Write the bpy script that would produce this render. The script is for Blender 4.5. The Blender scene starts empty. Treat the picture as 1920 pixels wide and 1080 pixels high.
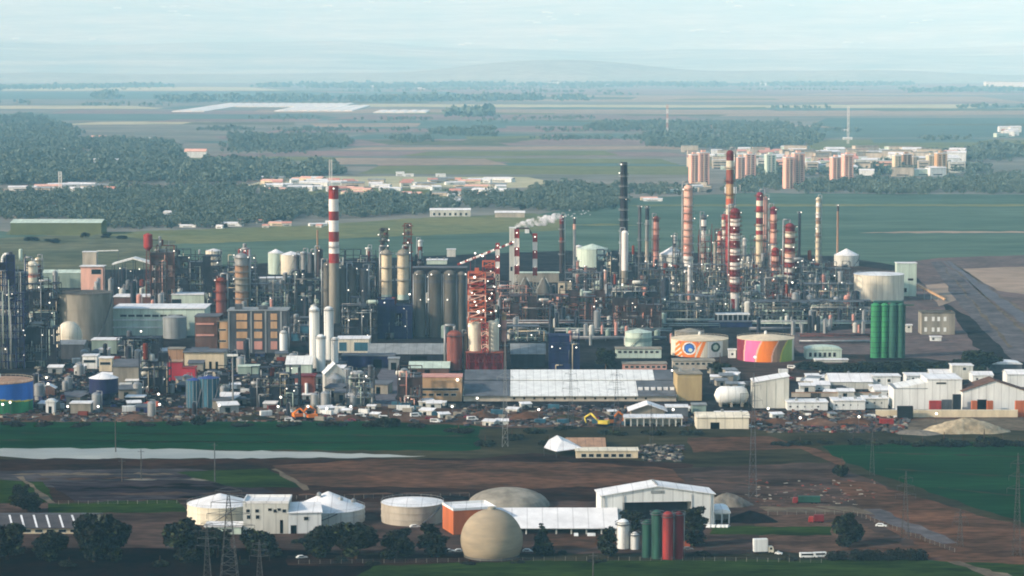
import bpy, math, random
import numpy as np
from mathutils import Vector
rnd = random.Random(7)
sc = bpy.context.scene
C = sc.collection
R = math.radians
# ------------------------------------------------------------------ camera, world, sun, exposure
F, H, YH = 4800.0, 193.0, 119.0          # focal length in photo pixels, eye height in metres, row of the flat horizon
PITCH = math.atan((540 - YH) / F)
CP, SP = math.cos(PITCH), math.sin(PITCH)
cam_d = bpy.data.cameras.new('camera')
cam = bpy.data.objects.new('camera', cam_d)
C.objects.link(cam)
cam.location = (0, 0, H)
cam.rotation_euler = (math.pi / 2 - PITCH, 0, 0)
cam_d.sensor_width = 36.0
cam_d.lens = F / 1920 * 36.0
cam_d.clip_start = 1.0
cam_d.clip_end = 120000.0
sc.camera = cam
SUN_EL, SUN_AZ = 26.0, -114.0            # azimuth measured clockwise from +Y (the view direction)
SUN = Vector((math.sin(R(SUN_AZ)) * math.cos(R(SUN_EL)), math.cos(R(SUN_AZ)) * math.cos(R(SUN_EL)), math.sin(R(SUN_EL))))
w = bpy.data.worlds.new('World')
sc.world = w
w.use_nodes = True
wn = w.node_tree.nodes
sky = wn.new('ShaderNodeTexSky')
sky.sky_type = 'NISHITA'
sky.sun_disc = False
sky.sun_elevation = R(SUN_EL)
sky.sun_rotation = R(SUN_AZ)
sky.altitude = 100
sky.air_density, sky.dust_density, sky.ozone_density = 1.2, 1.5, 1.5
wn['Background'].inputs['Strength'].default_value = 0.15
w.node_tree.links.new(sky.outputs[0], wn['Background'].inputs[0])
sl = bpy.data.lights.new('sun', 'SUN')
sl.energy = 3.2
sl.angle = R(2.5)
sl.color = (1.0, 0.93, 0.83)
so = bpy.data.objects.new('sun', sl)
C.objects.link(so)
so.rotation_euler = SUN.to_track_quat('Z', 'Y').to_euler()
so.location = (0, 0, 2000)
sc.view_settings.view_transform = 'Standard'
sc.view_settings.look = 'None'
sc.view_settings.gamma = 1.0
sc.view_settings.exposure = 0.62
sc.view_settings.use_curve_mapping = False
cy = sc.cycles
cy.use_denoising = True
cy.filter_width = 1.9
cy.max_bounces = 5
cy.diffuse_bounces = 2
cy.glossy_bounces = 2
cy.transmission_bounces = 2
cy.volume_bounces = 2
cy.caustics_reflective = cy.caustics_refractive = False

# ------------------------------------------------------------------ pixel (1920 x 1080 photo) <-> ground
def _dir(px, py):
    a, b = px - 960.0, 540.0 - py
    return a, b * SP + F * CP, b * CP - F * SP
def G(px, py, z=0.0):                     # the point of height z seen at a pixel
    dx, dy, dz = _dir(px, py)
    t = (z - H) / dz
    return Vector((t * dx, t * dy, z))
def scale(yb, dy=0.0):                    # photo pixels per metre for things standing at ground row yb (+ dy metres behind)
    p = G(960, yb)
    return F / ((p.y + dy) * CP + H * SP)
def hgt(yb, yt, dy=0.0):                  # height of what reaches up to row yt and stands at row yb (+ dy metres behind)
    Y = G(960, yb).y + dy
    _, d1, d2 = _dir(960, yt)
    return H + Y * d2 / d1

# ------------------------------------------------------------------ materials
def lin(c):
    f = lambda u: u / 12.92 if u <= 0.04045 else ((u + 0.055) / 1.055) ** 2.4
    return tuple(f(v / 255.0) for v in c) + (1.0,)
MATS = {}
def mk(name, rgb, rough=0.75, var=0.18, size=4.0, stretch=(1, 1, 1), metal=0.0, rgb2=None, size2=None, bump=0.0, lo=.36, hi=.66, seam=0.0):
    """base colour broken up by two octaves of world-space noise; rgb is the sRGB colour of the surface itself"""
    m = bpy.data.materials.new(name)
    m.use_nodes = True
    n, l = m.node_tree.nodes, m.node_tree.links
    b = n['Principled BSDF']
    b.inputs['Roughness'].default_value = rough
    b.inputs['Metallic'].default_value = metal
    b.inputs['Specular IOR Level'].default_value = 0.0 if rough >= .85 else 0.25
    g = n.new('ShaderNodeNewGeometry')
    mp = n.new('ShaderNodeMapping')
    mp.inputs['Scale'].default_value = tuple(s / size for s in stretch)
    l.new(g.outputs['Position'], mp.inputs['Vector'])
    t = n.new('ShaderNodeTexNoise')
    t.inputs['Scale'].default_value = 1.0
    t.inputs['Detail'].default_value = 5.0
    t.inputs['Roughness'].default_value = 0.62
    l.new(mp.outputs[0], t.inputs['Vector'])
    cr = n.new('ShaderNodeValToRGB')
    c = lin(rgb)
    c2 = lin(rgb2) if rgb2 else tuple(v * (1 - var * 1.6) for v in c[:3]) + (1,)
    c1 = c if rgb2 else tuple(min(.9, v * (1 + var * .6)) for v in c[:3]) + (1,)
    cr.color_ramp.elements[0].position, cr.color_ramp.elements[0].color = lo, c2
    cr.color_ramp.elements[1].position, cr.color_ramp.elements[1].color = hi, c1
    l.new(t.outputs['Fac'], cr.inputs['Fac'])
    out = cr.outputs['Color']
    if size2:
        mp2 = n.new('ShaderNodeMapping')
        mp2.inputs['Scale'].default_value = tuple(s / size2 for s in stretch)
        l.new(g.outputs['Position'], mp2.inputs['Vector'])
        t2 = n.new('ShaderNodeTexNoise')
        t2.inputs['Scale'].default_value = 1.0
        t2.inputs['Detail'].default_value = 4.0
        l.new(mp2.outputs[0], t2.inputs['Vector'])
        mr = n.new('ShaderNodeMapRange')
        mr.inputs['From Min'].default_value, mr.inputs['From Max'].default_value = .35, .65
        mr.inputs['To Min'].default_value, mr.inputs['To Max'].default_value = 1 - var, 1 + var
        l.new(t2.outputs['Fac'], mr.inputs['Value'])
        mx = n.new('ShaderNodeVectorMath')
        mx.operation = 'SCALE'
        l.new(out, mx.inputs[0])
        l.new(mr.outputs[0], mx.inputs['Scale'])
        out = mx.outputs[0]
    if seam:                              # sheet joints every few metres
        sx = n.new('ShaderNodeSeparateXYZ')
        l.new(g.outputs['Position'], sx.inputs[0])
        md = n.new('ShaderNodeMath')
        md.operation = 'PINGPONG'
        md.inputs[1].default_value = seam / 2
        l.new(sx.outputs['X'], md.inputs[0])
        ms = n.new('ShaderNodeMapRange')
        ms.inputs['From Min'].default_value, ms.inputs['From Max'].default_value = .05, .32
        ms.inputs['To Min'].default_value, ms.inputs['To Max'].default_value = .70, 1.0
        l.new(md.outputs[0], ms.inputs['Value'])
        mx2 = n.new('ShaderNodeVectorMath')
        mx2.operation = 'SCALE'
        l.new(out, mx2.inputs[0])
        l.new(ms.outputs[0], mx2.inputs['Scale'])
        out = mx2.outputs[0]
    l.new(out, b.inputs['Base Color'])
    if bump:
        bp = n.new('ShaderNodeBump')
        bp.inputs['Strength'].default_value = bump
        bp.inputs['Distance'].default_value = size * .3
        l.new(t.outputs['Fac'], bp.inputs['Height'])
        l.new(bp.outputs[0], b.inputs['Normal'])
    MATS[name] = m
    return m
def glow(name, rgb, power):
    m = bpy.data.materials.new(name)
    m.use_nodes = True
    b = m.node_tree.nodes['Principled BSDF']
    b.inputs['Base Color'].default_value = (.8, .8, .8, 1)
    b.inputs['Emission Color'].default_value = lin(rgb)
    b.inputs['Emission Strength'].default_value = power
    m.cycles.emission_sampling = 'NONE'
    MATS[name] = m
ST = (1, 1, .16)                          # streaks that run down a wall
mk('white', (216, 220, 213), .6, .11, 5, ST, seam=4.2)
mk('white_dirty', (192, 194, 182), .7, .2, 6, ST, seam=5.1)
mk('white_roof', (220, 222, 218), .55, .12, 9, seam=6.3)
mk('cream', (205, 192, 160), .7, .16, 5, ST)
mk('cream_light', (214, 208, 184), .7, .14, 5, ST, seam=4.7)
mk('beige', (178, 158, 112), .8, .16, 7, ST)
mk('sand_wall', (186, 152, 112), .8, .18, 5, ST)
mk('orange_wall', (178, 98, 56), .75, .16, 5, ST)
mk('tan_wall', (160, 128, 100), .8, .18, 5, ST, seam=4.1)
mk('brown_wall', (104, 82, 72), .85, .22, 5, ST)
mk('concrete', (142, 138, 124), .85, .22, 6, ST)
mk('concrete_dark', (98, 97, 90), .85, .25, 6, ST)
mk('concrete_pale', (176, 168, 150), .85, .18, 6, ST)
mk('mint', (184, 202, 184), .65, .14, 6, ST, seam=5.5)
mk('mint_dark', (138, 158, 144), .65, .18, 6, ST)
mk('grey_roof', (118, 126, 128), .7, .18, 8, seam=4.4)
mk('grey_roof_dark', (88, 93, 97), .8, .22, 8)
mk('grey_wall', (132, 138, 136), .75, .18, 6, ST, seam=5.2)
mk('steel', (86, 90, 94), .5, .25, 3, ST, .35)
mk('steel_dark', (38, 42, 52), .6, .3, 3, ST, .2)
mk('steel_brown', (66, 52, 50), .7, .3, 3, ST)
mk('steel_pale', (150, 154, 152), .45, .2, 3, ST, .35)
mk('navy', (26, 36, 78), .65, .3, 4, ST)
mk('blue', (36, 62, 128), .6, .22, 5, ST)
mk('blue_bright', (44, 104, 186), .55, .14, 5, ST)
mk('teal', (52, 96, 112), .6, .25, 5, ST)
mk('green', (54, 136, 84), .7, .3, 5, ST)
mk('green_dark', (34, 76, 62), .7, .3, 5, ST)
mk('green_mid', (46, 94, 78), .7, .3, 5, ST)
mk('red', (150, 48, 44), .7, .28, 5, ST)
mk('red_deep', (112, 22, 26), .65, .25, 4, ST)
mk('red_pink', (178, 50, 62), .65, .14, 5, ST)
mk('red_orange', (192, 100, 70), .6, .2, 4, ST)
mk('rust', (124, 62, 48), .85, .28, 3, ST, rgb2=(84, 44, 38))
mk('rust_red', (134, 76, 64), .8, .25, 5, ST)
mk('salmon', (192, 140, 124), .75, .12, 5, ST)
mk('salmon_pale', (222, 174, 152), .75, .12, 5, ST)
mk('orange', (226, 122, 34), .6, .1, 5, ST)
mk('yellow', (208, 190, 70), .6, .12, 5, ST)
mk('lime', (150, 170, 72), .6, .12, 5, ST)
mk('pink', (214, 104, 150), .6, .1, 5, ST)
mk('maroon', (120, 36, 52), .65, .14, 5, ST)
mk('glass', (24, 30, 38), .2, .3, 3)
mk('black', (20, 20, 22), .8, .3, 3)
mk('opening', (12, 12, 14), .9, .2, 3)  # flat near-black that paints the dark inside of doorways
mk('coal', (26, 24, 26), .95, .3, 3, bump=.4)
mk('bark', (74, 60, 48), .9, .25, 1.2, ST)
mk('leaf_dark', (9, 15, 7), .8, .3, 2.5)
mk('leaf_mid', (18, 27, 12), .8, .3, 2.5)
mk('leaf_lit', (52, 62, 28), .8, .3, 2.5)  # lightened so that random clumps read as sunlit
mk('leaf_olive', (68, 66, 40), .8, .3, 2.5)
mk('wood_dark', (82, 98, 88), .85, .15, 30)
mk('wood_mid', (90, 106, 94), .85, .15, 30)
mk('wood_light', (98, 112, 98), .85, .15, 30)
mk('tyre', (22, 22, 24), .9, .2, 1)
mk('wire', (86, 84, 80), .5, .2, 2, (1, 1, 1), .5)
mk('aviation_white', (226, 222, 212), .55, .08, 4, ST)
glow('lamp_glow', (255, 246, 226), 1.7)

# ------------------------------------------------------------------ mesh builder
class MB:
    def __init__(s):
        s.v, s.f, s.m, s.sm = [], [], [], []
    def add(s, vs, fs, mi=0, smooth=False):
        o = len(s.v)
        s.v += vs
        for f in fs:
            s.f.append(tuple(i + o for i in f))
            s.m.append(mi)
            s.sm.append(smooth)
        return s
    def box(s, x0, x1, y0, y1, z0, z1, mi=0, top=None):
        vs = [(x0, y0, z0), (x1, y0, z0), (x1, y1, z0), (x0, y1, z0), (x0, y0, z1), (x1, y0, z1), (x1, y1, z1), (x0, y1, z1)]
        s.add(vs, [(0, 3, 2, 1), (0, 1, 5, 4), (1, 2, 6, 5), (2, 3, 7, 6), (3, 0, 4, 7)], mi)
        s.add(vs[4:], [(0, 1, 2, 3)], mi if top is None else top)
        return s
    def lathe(s, prof, n=20, cx=0, cy=0, mi=0, smooth=True, close=True):
        """prof: (radius, z) from bottom to top; mi an index or a list with one per segment"""
        vs = []
        for r, z in prof:
            for k in range(n):
                a = 2 * math.pi * k / n
                vs.append((cx + r * math.cos(a), cy + r * math.sin(a), z))
        for j in range(len(prof) - 1):
            fs = [(j * n + k, j * n + (k + 1) % n, (j + 1) * n + (k + 1) % n, (j + 1) * n + k) for k in range(n)]
            used = sorted({i for f in fs for i in f})
            mp = {i: q for q, i in enumerate(used)}
            s.add([vs[i] for i in used], [tuple(mp[i] for i in f) for f in fs], mi[j] if isinstance(mi, list) else mi, smooth)
        if close:
            s.add(vs[-n:], [tuple(range(n))], mi[-1] if isinstance(mi, list) else mi)
        return s
    def cyl(s, x, y, z0, z1, r0, r1=None, n=14, mi=0):
        return s.lathe([(r0, z0), (r0 if r1 is None else r1, z1)], n, x, y, mi)
    def tube(s, p, q, r, n=6, mi=0):
        p, q = Vector(p), Vector(q)
        d = (q - p)
        if d.length < 1e-6:
            return s
        d.normalize()
        u = d.cross(Vector((0, 0, 1)) if abs(d.z) < .9 else Vector((1, 0, 0))).normalized()
        v = d.cross(u)
        vs = []
        for c in (p, q):
            for k in range(n):
                a = 2 * math.pi * k / n + math.pi / n
                e = c + u * (r * math.cos(a)) + v * (r * math.sin(a))
                vs.append(tuple(e))
        fs = [(k, (k + 1) % n, n + (k + 1) % n, n + k) for k in range(n)] + [tuple(range(n - 1, -1, -1)), tuple(range(n, 2 * n))]
        return s.add(vs, fs, mi, n > 5)
    def bar(s, p, q, w_, mi=0):
        return s.tube(p, q, w_ * .7, 4, mi)
    def path(s, pts, r, n=6, mi=0):
        for a, b in zip(pts, pts[1:]):
            s.tube(a, b, r, n, mi)
        return s
    def prism(s, poly, y0, y1, mi=0):          # poly in (x, z), counter-clockwise seen from the front (-y)
        n = len(poly)
        vs = [(x, y0, z) for x, z in poly] + [(x, y1, z) for x, z in poly]
        fs = [tuple(range(n)), tuple(range(2 * n - 1, n - 1, -1))] + [((k + 1) % n, k, n + k, n + (k + 1) % n) for k in range(n)]
        return s.add(vs, fs, mi)
    def slab(s, pts, t, mi=0):                 # a quad sheet of pts (top, ccw from above) with thickness t below
        n = len(pts)
        vs = [tuple(p) for p in pts] + [(p[0], p[1], p[2] - t) for p in pts]
        fs = [tuple(range(n)), tuple(range(2 * n - 1, n - 1, -1))] + [(k, n + k, n + (k + 1) % n, (k + 1) % n) for k in range(n)]
        return s.add(vs, fs, mi)
    def ball(s, x, y, z, r, n=10, mi=0, sq=1.0):
        m_ = max(4, n // 2)
        return s.lathe([(max(.001, r * math.sin(math.pi * k / m_)), z - r * sq * math.cos(math.pi * k / m_)) for k in range(m_ + 1)], n, x, y, mi, True, False)
    def hcyl(s, x0, x1, y, z, r, n=14, mi=0, dome=.35):   # lying along x, with dished ends
        xs = [(x0, .02), (x0 + dome * r * .4, .7), (x0 + dome * r, 1), (x1 - dome * r, 1), (x1 - dome * r * .4, .7), (x1, .02)]
        vs = []
        for x, k in xs:
            for j in range(n):
                a = 2 * math.pi * j / n
                vs.append((x, y + r * k * math.cos(a), z + r * k * math.sin(a)))
        fs = [(i * n + j, i * n + (j + 1) % n, (i + 1) * n + (j + 1) % n, (i + 1) * n + j) for i in range(len(xs) - 1) for j in range(n)]
        return s.add(vs, fs, mi, True)
    def mesh(s, name, mats):
        me = bpy.data.meshes.new(name)
        me.from_pydata(s.v, [], s.f)
        for m_ in (mats if isinstance(mats, (list, tuple)) else [mats]):
            me.materials.append(MATS[m_])
        me.polygons.foreach_set('material_index', s.m)
        me.polygons.foreach_set('use_smooth', s.sm)
        me.update()
        return me
    def build(s, name, mats, parent=None, label=None):
        o = bpy.data.objects.new(name, s.mesh(name, mats))
        C.objects.link(o)
        if parent is not None:
            o.parent = parent
        if label:
            o['label'] = label
        return o
def tag(o, label, cat, group=None, kind=None):
    o['label'] = label
    o['category'] = cat
    if group:
        o['group'] = group
    if kind:
        o['kind'] = kind
    return o
class T:
    """a thing: an Empty on the ground at photo pixel (x, yb); local x right, y away, z up, in metres"""
    def __init__(s, name, label, cat, x, yb, group=None, rot=0.0, dy=0.0, z=0.0):
        e = bpy.data.objects.new(name, None)
        C.objects.link(e)
        p = G(x, yb)
        e.location = (p.x * (p.y + dy) / p.y, p.y + dy, z)
        e.rotation_euler = (0, 0, R(rot))
        e.empty_display_size = .5
        tag(e, label, cat, group)
        s.e, s.x, s.yb, s.dy = e, x, yb, dy
        s.s = scale(yb, dy)
    def X(s, px):
        return (px - s.x) / s.s
    def Z(s, py, dy=0.0):
        return hgt(s.yb, py, s.dy + dy)
    def part(s, name, mb, mats, parent=None, label=None):
        return mb.build(name, mats, parent or s.e, label)
def dup(e, loc, rotz=None, label=None, group=None, sc_=None):
    r = e.copy()
    C.objects.link(r)
    r.location = loc
    if rotz is not None:
        r.rotation_euler = (0, 0, rotz)
    if sc_ is not None:
        r.scale = (sc_, sc_, sc_) if not isinstance(sc_, tuple) else sc_
    if label:
        r['label'] = label
    if group:
        r['group'] = group
    for ch in list(e.children):
        c_ = ch.copy()
        C.objects.link(c_)
        c_.parent = r
        for g_ in ch.children:
            d_ = g_.copy()
            C.objects.link(d_)
            d_.parent = c_
    return r
# ------------------------------------------------------------------ ground, fields, roads, water
_sheets = []
def sheet(name, pts, mat, label=None, dz=.02, rough=1.0):
    jr = random.Random(len(_sheets) * 13 + 5)
    out = []
    for (xa, ya), (xb, yb_) in zip(pts, pts[1:] + pts[:1]):      # ragged edges
        n = max(1, int(math.hypot(xb - xa, (yb_ - ya) * 3) / 22))
        for k in range(n):
            t = k / n
            y = ya + (yb_ - ya) * t
            j = rough * (0 if k == 0 else 1) * min(2.2, .25 + (y - 119) / 420)
            out.append((xa + (xb - xa) * t + jr.uniform(-3, 3) * j, y + jr.uniform(-.7, .7) * j))
    vs = [G(x, y) for x, y in out]
    a = sum(p.x * q.y - q.x * p.y for p, q in zip(vs, vs[1:] + vs[:1]))
    if a < 0:
        vs.reverse()
    bb = (min(p.x for p in vs), max(p.x for p in vs), min(p.y for p in vs), max(p.y for p in vs))
    if bb[2] > 3500:
        dz = .05
    z = dz
    for b, zz in _sheets:                                         # just above every sheet it overlaps
        if b[0] < bb[1] and b[1] > bb[0] and b[2] < bb[3] and b[3] > bb[2]:
            z = max(z, zz + dz)
    _sheets.append((bb, z))
    me = bpy.data.meshes.new(name)
    me.from_pydata([(p.x, p.y, z) for p in vs], [], [tuple(range(len(vs)))])
    me.materials.append(MATS[mat])
    o = bpy.data.objects.new(name, me)
    C.objects.link(o)
    o['kind'] = 'structure'
    if label:
        o['label'] = label
    return o
mk('ground', (122, 118, 108), .95, .2, 300, (.5, 1, 1), rgb2=(100, 106, 98), size2=60)
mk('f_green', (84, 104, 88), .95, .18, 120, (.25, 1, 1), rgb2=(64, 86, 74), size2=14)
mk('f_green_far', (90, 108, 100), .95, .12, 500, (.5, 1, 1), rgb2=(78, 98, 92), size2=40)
mk('f_green_near', (24, 62, 34), .95, .24, 40, (.14, 1, 1), rgb2=(13, 40, 22), size2=4)
mk('f_grass', (46, 64, 22), .95, .3, 18, (.3, 1, 1), rgb2=(26, 40, 13), size2=2.5)
mk('f_olive', (112, 114, 78), .95, .14, 200, rgb2=(92, 102, 72), size2=20)
mk('f_tan', (152, 134, 116), .95, .14, 260, rgb2=(130, 118, 104), size2=25)
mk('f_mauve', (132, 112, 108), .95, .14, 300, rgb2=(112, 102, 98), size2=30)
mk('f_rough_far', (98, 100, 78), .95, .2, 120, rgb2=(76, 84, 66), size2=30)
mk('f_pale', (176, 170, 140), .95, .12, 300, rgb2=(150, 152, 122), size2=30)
mk('f_rough', (62, 58, 40), .95, .28, 40, (.5, 1, 1), rgb2=(36, 36, 26), size2=8)
mk('f_brown', (98, 70, 53), .95, .34, 34, (.5, 1, 1), rgb2=(56, 42, 33), size2=4)
mk('f_brown_dark', (56, 38, 30), .95, .3, 24, (.5, 1, 1), rgb2=(28, 20, 17), size2=4)
mk('f_dirt', (98, 76, 62), .95, .28, 22, (.6, 1, 1), rgb2=(54, 42, 36), size2=4)
mk('f_dirt_grey', (82, 66, 58), .95, .28, 26, (.5, 1, 1), rgb2=(44, 36, 32), size2=5)
mk('f_yard', (50, 48, 48), .92, .3, 24, rgb2=(22, 22, 26), size2=5)
mk('f_pinkish', (104, 90, 86), .95, .2, 40, rgb2=(82, 74, 72), size2=7)
mk('f_soil', (26, 15, 12), .95, .35, 12, rgb2=(9, 7, 8), size2=2.5)
mk('f_sludge', (78, 74, 74), .95, .35, 20, (.4, 1, 1), rgb2=(36, 32, 38), size2=4)
mk('f_mud', (28, 22, 30), .95, .35, 20, (.4, 1, 1), rgb2=(56, 48, 50), size2=4)
mk('asphalt', (100, 100, 104), .9, .14, 40, rgb2=(82, 83, 88), size2=6)
mk('f_grey', (98, 94, 94), .95, .22, 30, rgb2=(72, 70, 72), size2=6)
mk('track', (108, 98, 82), .95, .2, 18, rgb2=(78, 70, 60), size2=4)
mk('sand', (168, 158, 132), .95, .2, 9, rgb2=(132, 122, 100), size2=2, bump=.5)
mk('gravel_heap', (122, 118, 106), .95, .18, 9, rgb2=(98, 94, 86), size2=2, bump=.5)
mk('canal', (146, 147, 134), .35, .1, 40, (.4, 1, 1), rgb2=(124, 128, 120), size2=8)
mk('greenhouse', (222, 222, 212), .5, .1, 60)
# the plain itself reaches the hills
me = bpy.data.meshes.new('ground')
me.from_pydata([(-30000, 300, 0), (30000, 300, 0), (30000, 60000, 0), (-30000, 60000, 0)], [], [(0, 1, 2, 3)])
me.materials.append(MATS['ground'])
g_ = bpy.data.objects.new('ground', me)
C.objects.link(g_)
g_['kind'] = 'structure'
def strip(x0, x1, ya, yb, mat, name='field', sl=0.0):
    sheet(name, [(x0 + 50, ya), (x1 - 60, ya + sl), (x1 + 30, yb + sl), (x0 - 30, yb)], mat)
# far plain, strip by strip
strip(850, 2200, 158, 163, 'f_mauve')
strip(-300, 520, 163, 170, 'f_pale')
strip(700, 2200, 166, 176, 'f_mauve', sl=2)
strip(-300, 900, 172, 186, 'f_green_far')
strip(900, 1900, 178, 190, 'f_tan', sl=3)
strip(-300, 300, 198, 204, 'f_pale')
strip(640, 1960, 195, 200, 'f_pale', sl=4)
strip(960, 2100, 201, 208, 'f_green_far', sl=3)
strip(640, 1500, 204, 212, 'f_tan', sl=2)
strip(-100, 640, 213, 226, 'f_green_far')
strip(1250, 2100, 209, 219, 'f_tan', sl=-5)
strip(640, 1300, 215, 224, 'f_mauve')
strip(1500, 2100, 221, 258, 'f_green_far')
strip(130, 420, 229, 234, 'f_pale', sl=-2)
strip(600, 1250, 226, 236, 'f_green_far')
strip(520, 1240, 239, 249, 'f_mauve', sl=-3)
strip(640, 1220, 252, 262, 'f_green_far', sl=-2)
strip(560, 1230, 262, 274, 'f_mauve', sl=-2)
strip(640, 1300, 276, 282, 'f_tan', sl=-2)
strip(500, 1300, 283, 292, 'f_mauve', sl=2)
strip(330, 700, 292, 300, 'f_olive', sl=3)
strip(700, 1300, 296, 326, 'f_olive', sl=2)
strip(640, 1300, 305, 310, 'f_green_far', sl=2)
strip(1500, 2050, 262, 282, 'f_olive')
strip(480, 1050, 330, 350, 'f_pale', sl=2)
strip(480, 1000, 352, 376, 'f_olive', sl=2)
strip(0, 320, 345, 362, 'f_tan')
pq = random.Random(11)
for i in range(70):
    y = 160 + 180 * pq.random() ** 1.2
    hh = (1.2 + (y - 140) * .045) * pq.uniform(.6, 1.5)
    x = pq.uniform(-60, 1900)
    ww = pq.uniform(60, 380)
    if y > 275 and x + ww > 1280 or y > 215 and x < 320:
        continue
    k = pq.uniform(-2, 2)
    sheet('field', [(x, y), (x + ww, y + k), (x + ww + pq.uniform(-60, 60), y + hh + k), (x + pq.uniform(-60, 60), y + hh)], pq.choice(['f_tan', 'f_olive', 'f_green_far', 'f_mauve', 'f_rough_far', 'f_pale', 'f_mauve', 'f_rough_far']))
# green belt in front of the far town
sheet('field', [(-40, 430), (190, 452), (560, 440), (1010, 402), (1180, 372), (1400, 362), (2000, 366), (2000, 520), (-40, 520)], 'f_green')
sheet('field', [(190, 436), (560, 424), (800, 408), (1000, 400), (1050, 412), (1050, 432), (620, 448), (210, 462)], 'f_olive')
sheet('field', [(-40, 448), (180, 440), (330, 452), (330, 520), (-40, 520)], 'f_rough_far')
strip(1180, 2000, 383, 387, 'f_olive', 'path')
strip(1640, 2000, 434, 437, 'f_tan', 'path')
strip(1080, 1180, 419, 423, 'f_olive', 'path')
sheet('field', [(10, 440), (40, 411), (170, 411), (200, 432), (170, 444)], 'f_olive')
# bare land on the right with the road that runs out to it
sheet('field', [(1690, 492), (1760, 484), (2000, 476), (2000, 760), (1700, 690), (1600, 560)], 'f_pinkish')
sheet('field', [(1800, 504), (2000, 498), (2000, 560), (1870, 545)], 'f_tan')
# industrial ground
sheet('yard', [(-60, 506), (330, 506), (560, 490), (1060, 470), (1560, 480), (1700, 500), (1760, 560), (1960, 680), (1980, 830), (-60, 830)], 'f_yard')
sheet('yard', [(1100, 500), (1560, 492), (1690, 510), (1640, 560), (1120, 545)], 'f_dirt_grey')
sheet('yard', [(1480, 625), (1700, 612), (1740, 640), (1730, 668), (1500, 662)], 'f_pinkish')
sheet('yard', [(1700, 515), (1745, 545), (1800, 610), (1850, 680), (1640, 668), (1645, 600)], 'f_pinkish')
sheet('yard', [(1735, 535), (1790, 530), (1800, 560), (1760, 575)], 'f_tan')
sheet('yard', [(1330, 668), (1620, 668), (1640, 715), (1340, 715)], 'f_dirt_grey')
sheet('road', [(1766, 490), (1780, 490), (2040, 664), (2040, 706)], 'asphalt')
sheet('verge', [(1744, 492), (1764, 490), (2000, 690), (1900, 676), (1800, 575)], 'f_grey')
for a, b, wd in ((1758, 1890, 5), (1772, 1950, 4), (1782, 2010, 4)):
    sheet('track', [(a, 490), (a + wd * .4, 490), (b + wd * 2, 652), (b, 652)], 'track')
sheet('road', [(716, 690), (742, 690), (746, 770), (692, 770)], 'asphalt')
sheet('road', [(1860, 690), (1900, 690), (2000, 760), (1960, 760)], 'asphalt')
sheet('yard', [(-60, 765), (700, 762), (1150, 775), (1300, 800), (1000, 802), (-60, 798)], 'f_dirt')
sheet('yard', [(1360, 770), (1990, 775), (1990, 812), (1360, 815)], 'f_dirt')
sheet('yard', [(1640, 790), (1990, 782), (1990, 815), (1700, 815)], 'track')
# belt of fields in front of the works
sheet('field', [(-100, 800), (2060, 808), (2060, 1112), (-100, 1112)], 'f_rough')
sheet('field', [(-60, 792), (700, 790), (900, 800), (960, 838), (880, 846), (-60, 843)], 'f_green_near')
sheet('field', [(900, 806), (1300, 800), (1560, 815), (1530, 860), (1300, 870), (900, 850)], 'f_rough')
sheet('canal', [(-60, 843), (200, 841), (560, 848), (800, 856), (740, 858), (560, 860), (60, 861), (-60, 853)], 'canal')
sheet('field', [(-60, 862), (60, 862), (560, 862), (900, 860), (1000, 850), (1300, 872), (1300, 950), (-60, 950)], 'f_brown_dark')
sheet('field', [(510, 874), (700, 862), (1100, 868), (1320, 885), (1340, 905), (1000, 918), (560, 912)], 'f_brown')
sheet('field', [(1290, 822), (1440, 818), (1580, 860), (1580, 905), (1400, 872), (1300, 850)], 'f_brown')
sheet('field', [(1300, 850), (1500, 842), (1560, 868), (1500, 885), (1330, 880)], 'f_rough')
sheet('field', [(1260, 880), (1560, 868), (1700, 930), (1900, 1020), (1560, 1052), (1360, 1000)], 'f_dirt_grey')
sheet('field', [(1560, 900), (1620, 905), (1990, 1010), (1990, 1070), (1760, 1040), (1640, 985)], 'f_brown')
sheet('field', [(1380, 955), (1560, 950), (1620, 985), (1700, 1030), (1540, 1045), (1370, 1020)], 'f_dirt')
sheet('field', [(1540, 838), (1700, 832), (2000, 830), (2000, 1012), (1880, 970), (1760, 930), (1640, 890), (1560, 856)], 'f_green_near')
sheet('road', [(1600, 958), (1650, 956), (1795, 1020), (1766, 1022)], 'f_grey')
sheet('track', [(1420, 952), (1600, 952), (1640, 966), (1440, 962)], 'track')
# settling ponds
sheet('pond', [(-40, 884), (350, 880), (500, 892), (470, 918), (60, 914), (-40, 900)], 'f_sludge')
sheet('pond', [(90, 908), (470, 902), (520, 925), (360, 944), (140, 942)], 'f_mud')
for i, (x0, x1, y, hh, mt) in enumerate(((20, 330, 889, 2.2, 'track'), (160, 420, 894, 2.5, 'f_mud'), (60, 300, 898, 1.6, 'f_dirt'), (230, 470, 899, 2, 'gravel_heap'), (120, 360, 904, 2, 'f_mud'), (300, 500, 909, 2.5, 'f_soil'), (150, 420, 915, 4, 'f_soil'), (200, 480, 925, 3, 'f_dirt_grey'), (130, 330, 933, 3, 'f_sludge'), (330, 500, 931, 3, 'f_soil'), (250, 420, 939, 2, 'f_dirt'))):
    sheet('mud_bank', [(x0 + 20, y), (x1 - 25, y - 1), (x1, y + hh), (x0, y + hh)], mt, rough=1.6)
for pts in (((40, 812), (900, 818)), ((0, 826), (880, 832))):
    (xa, ya), (xb, yb_) = pts
    sheet('track', [(xa, ya), (xb, yb_), (xb, yb_ + 1.1), (xa, ya + 1.0)], 'f_rough')
for a, c in (((1640, 850), (1990, 858)), ((1660, 880), (1990, 900)), ((1760, 915), (1990, 940))):
    sheet('track', [a, c, (c[0], c[1] + 1.3), (a[0], a[1] + 1.2)], 'f_rough')
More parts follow.
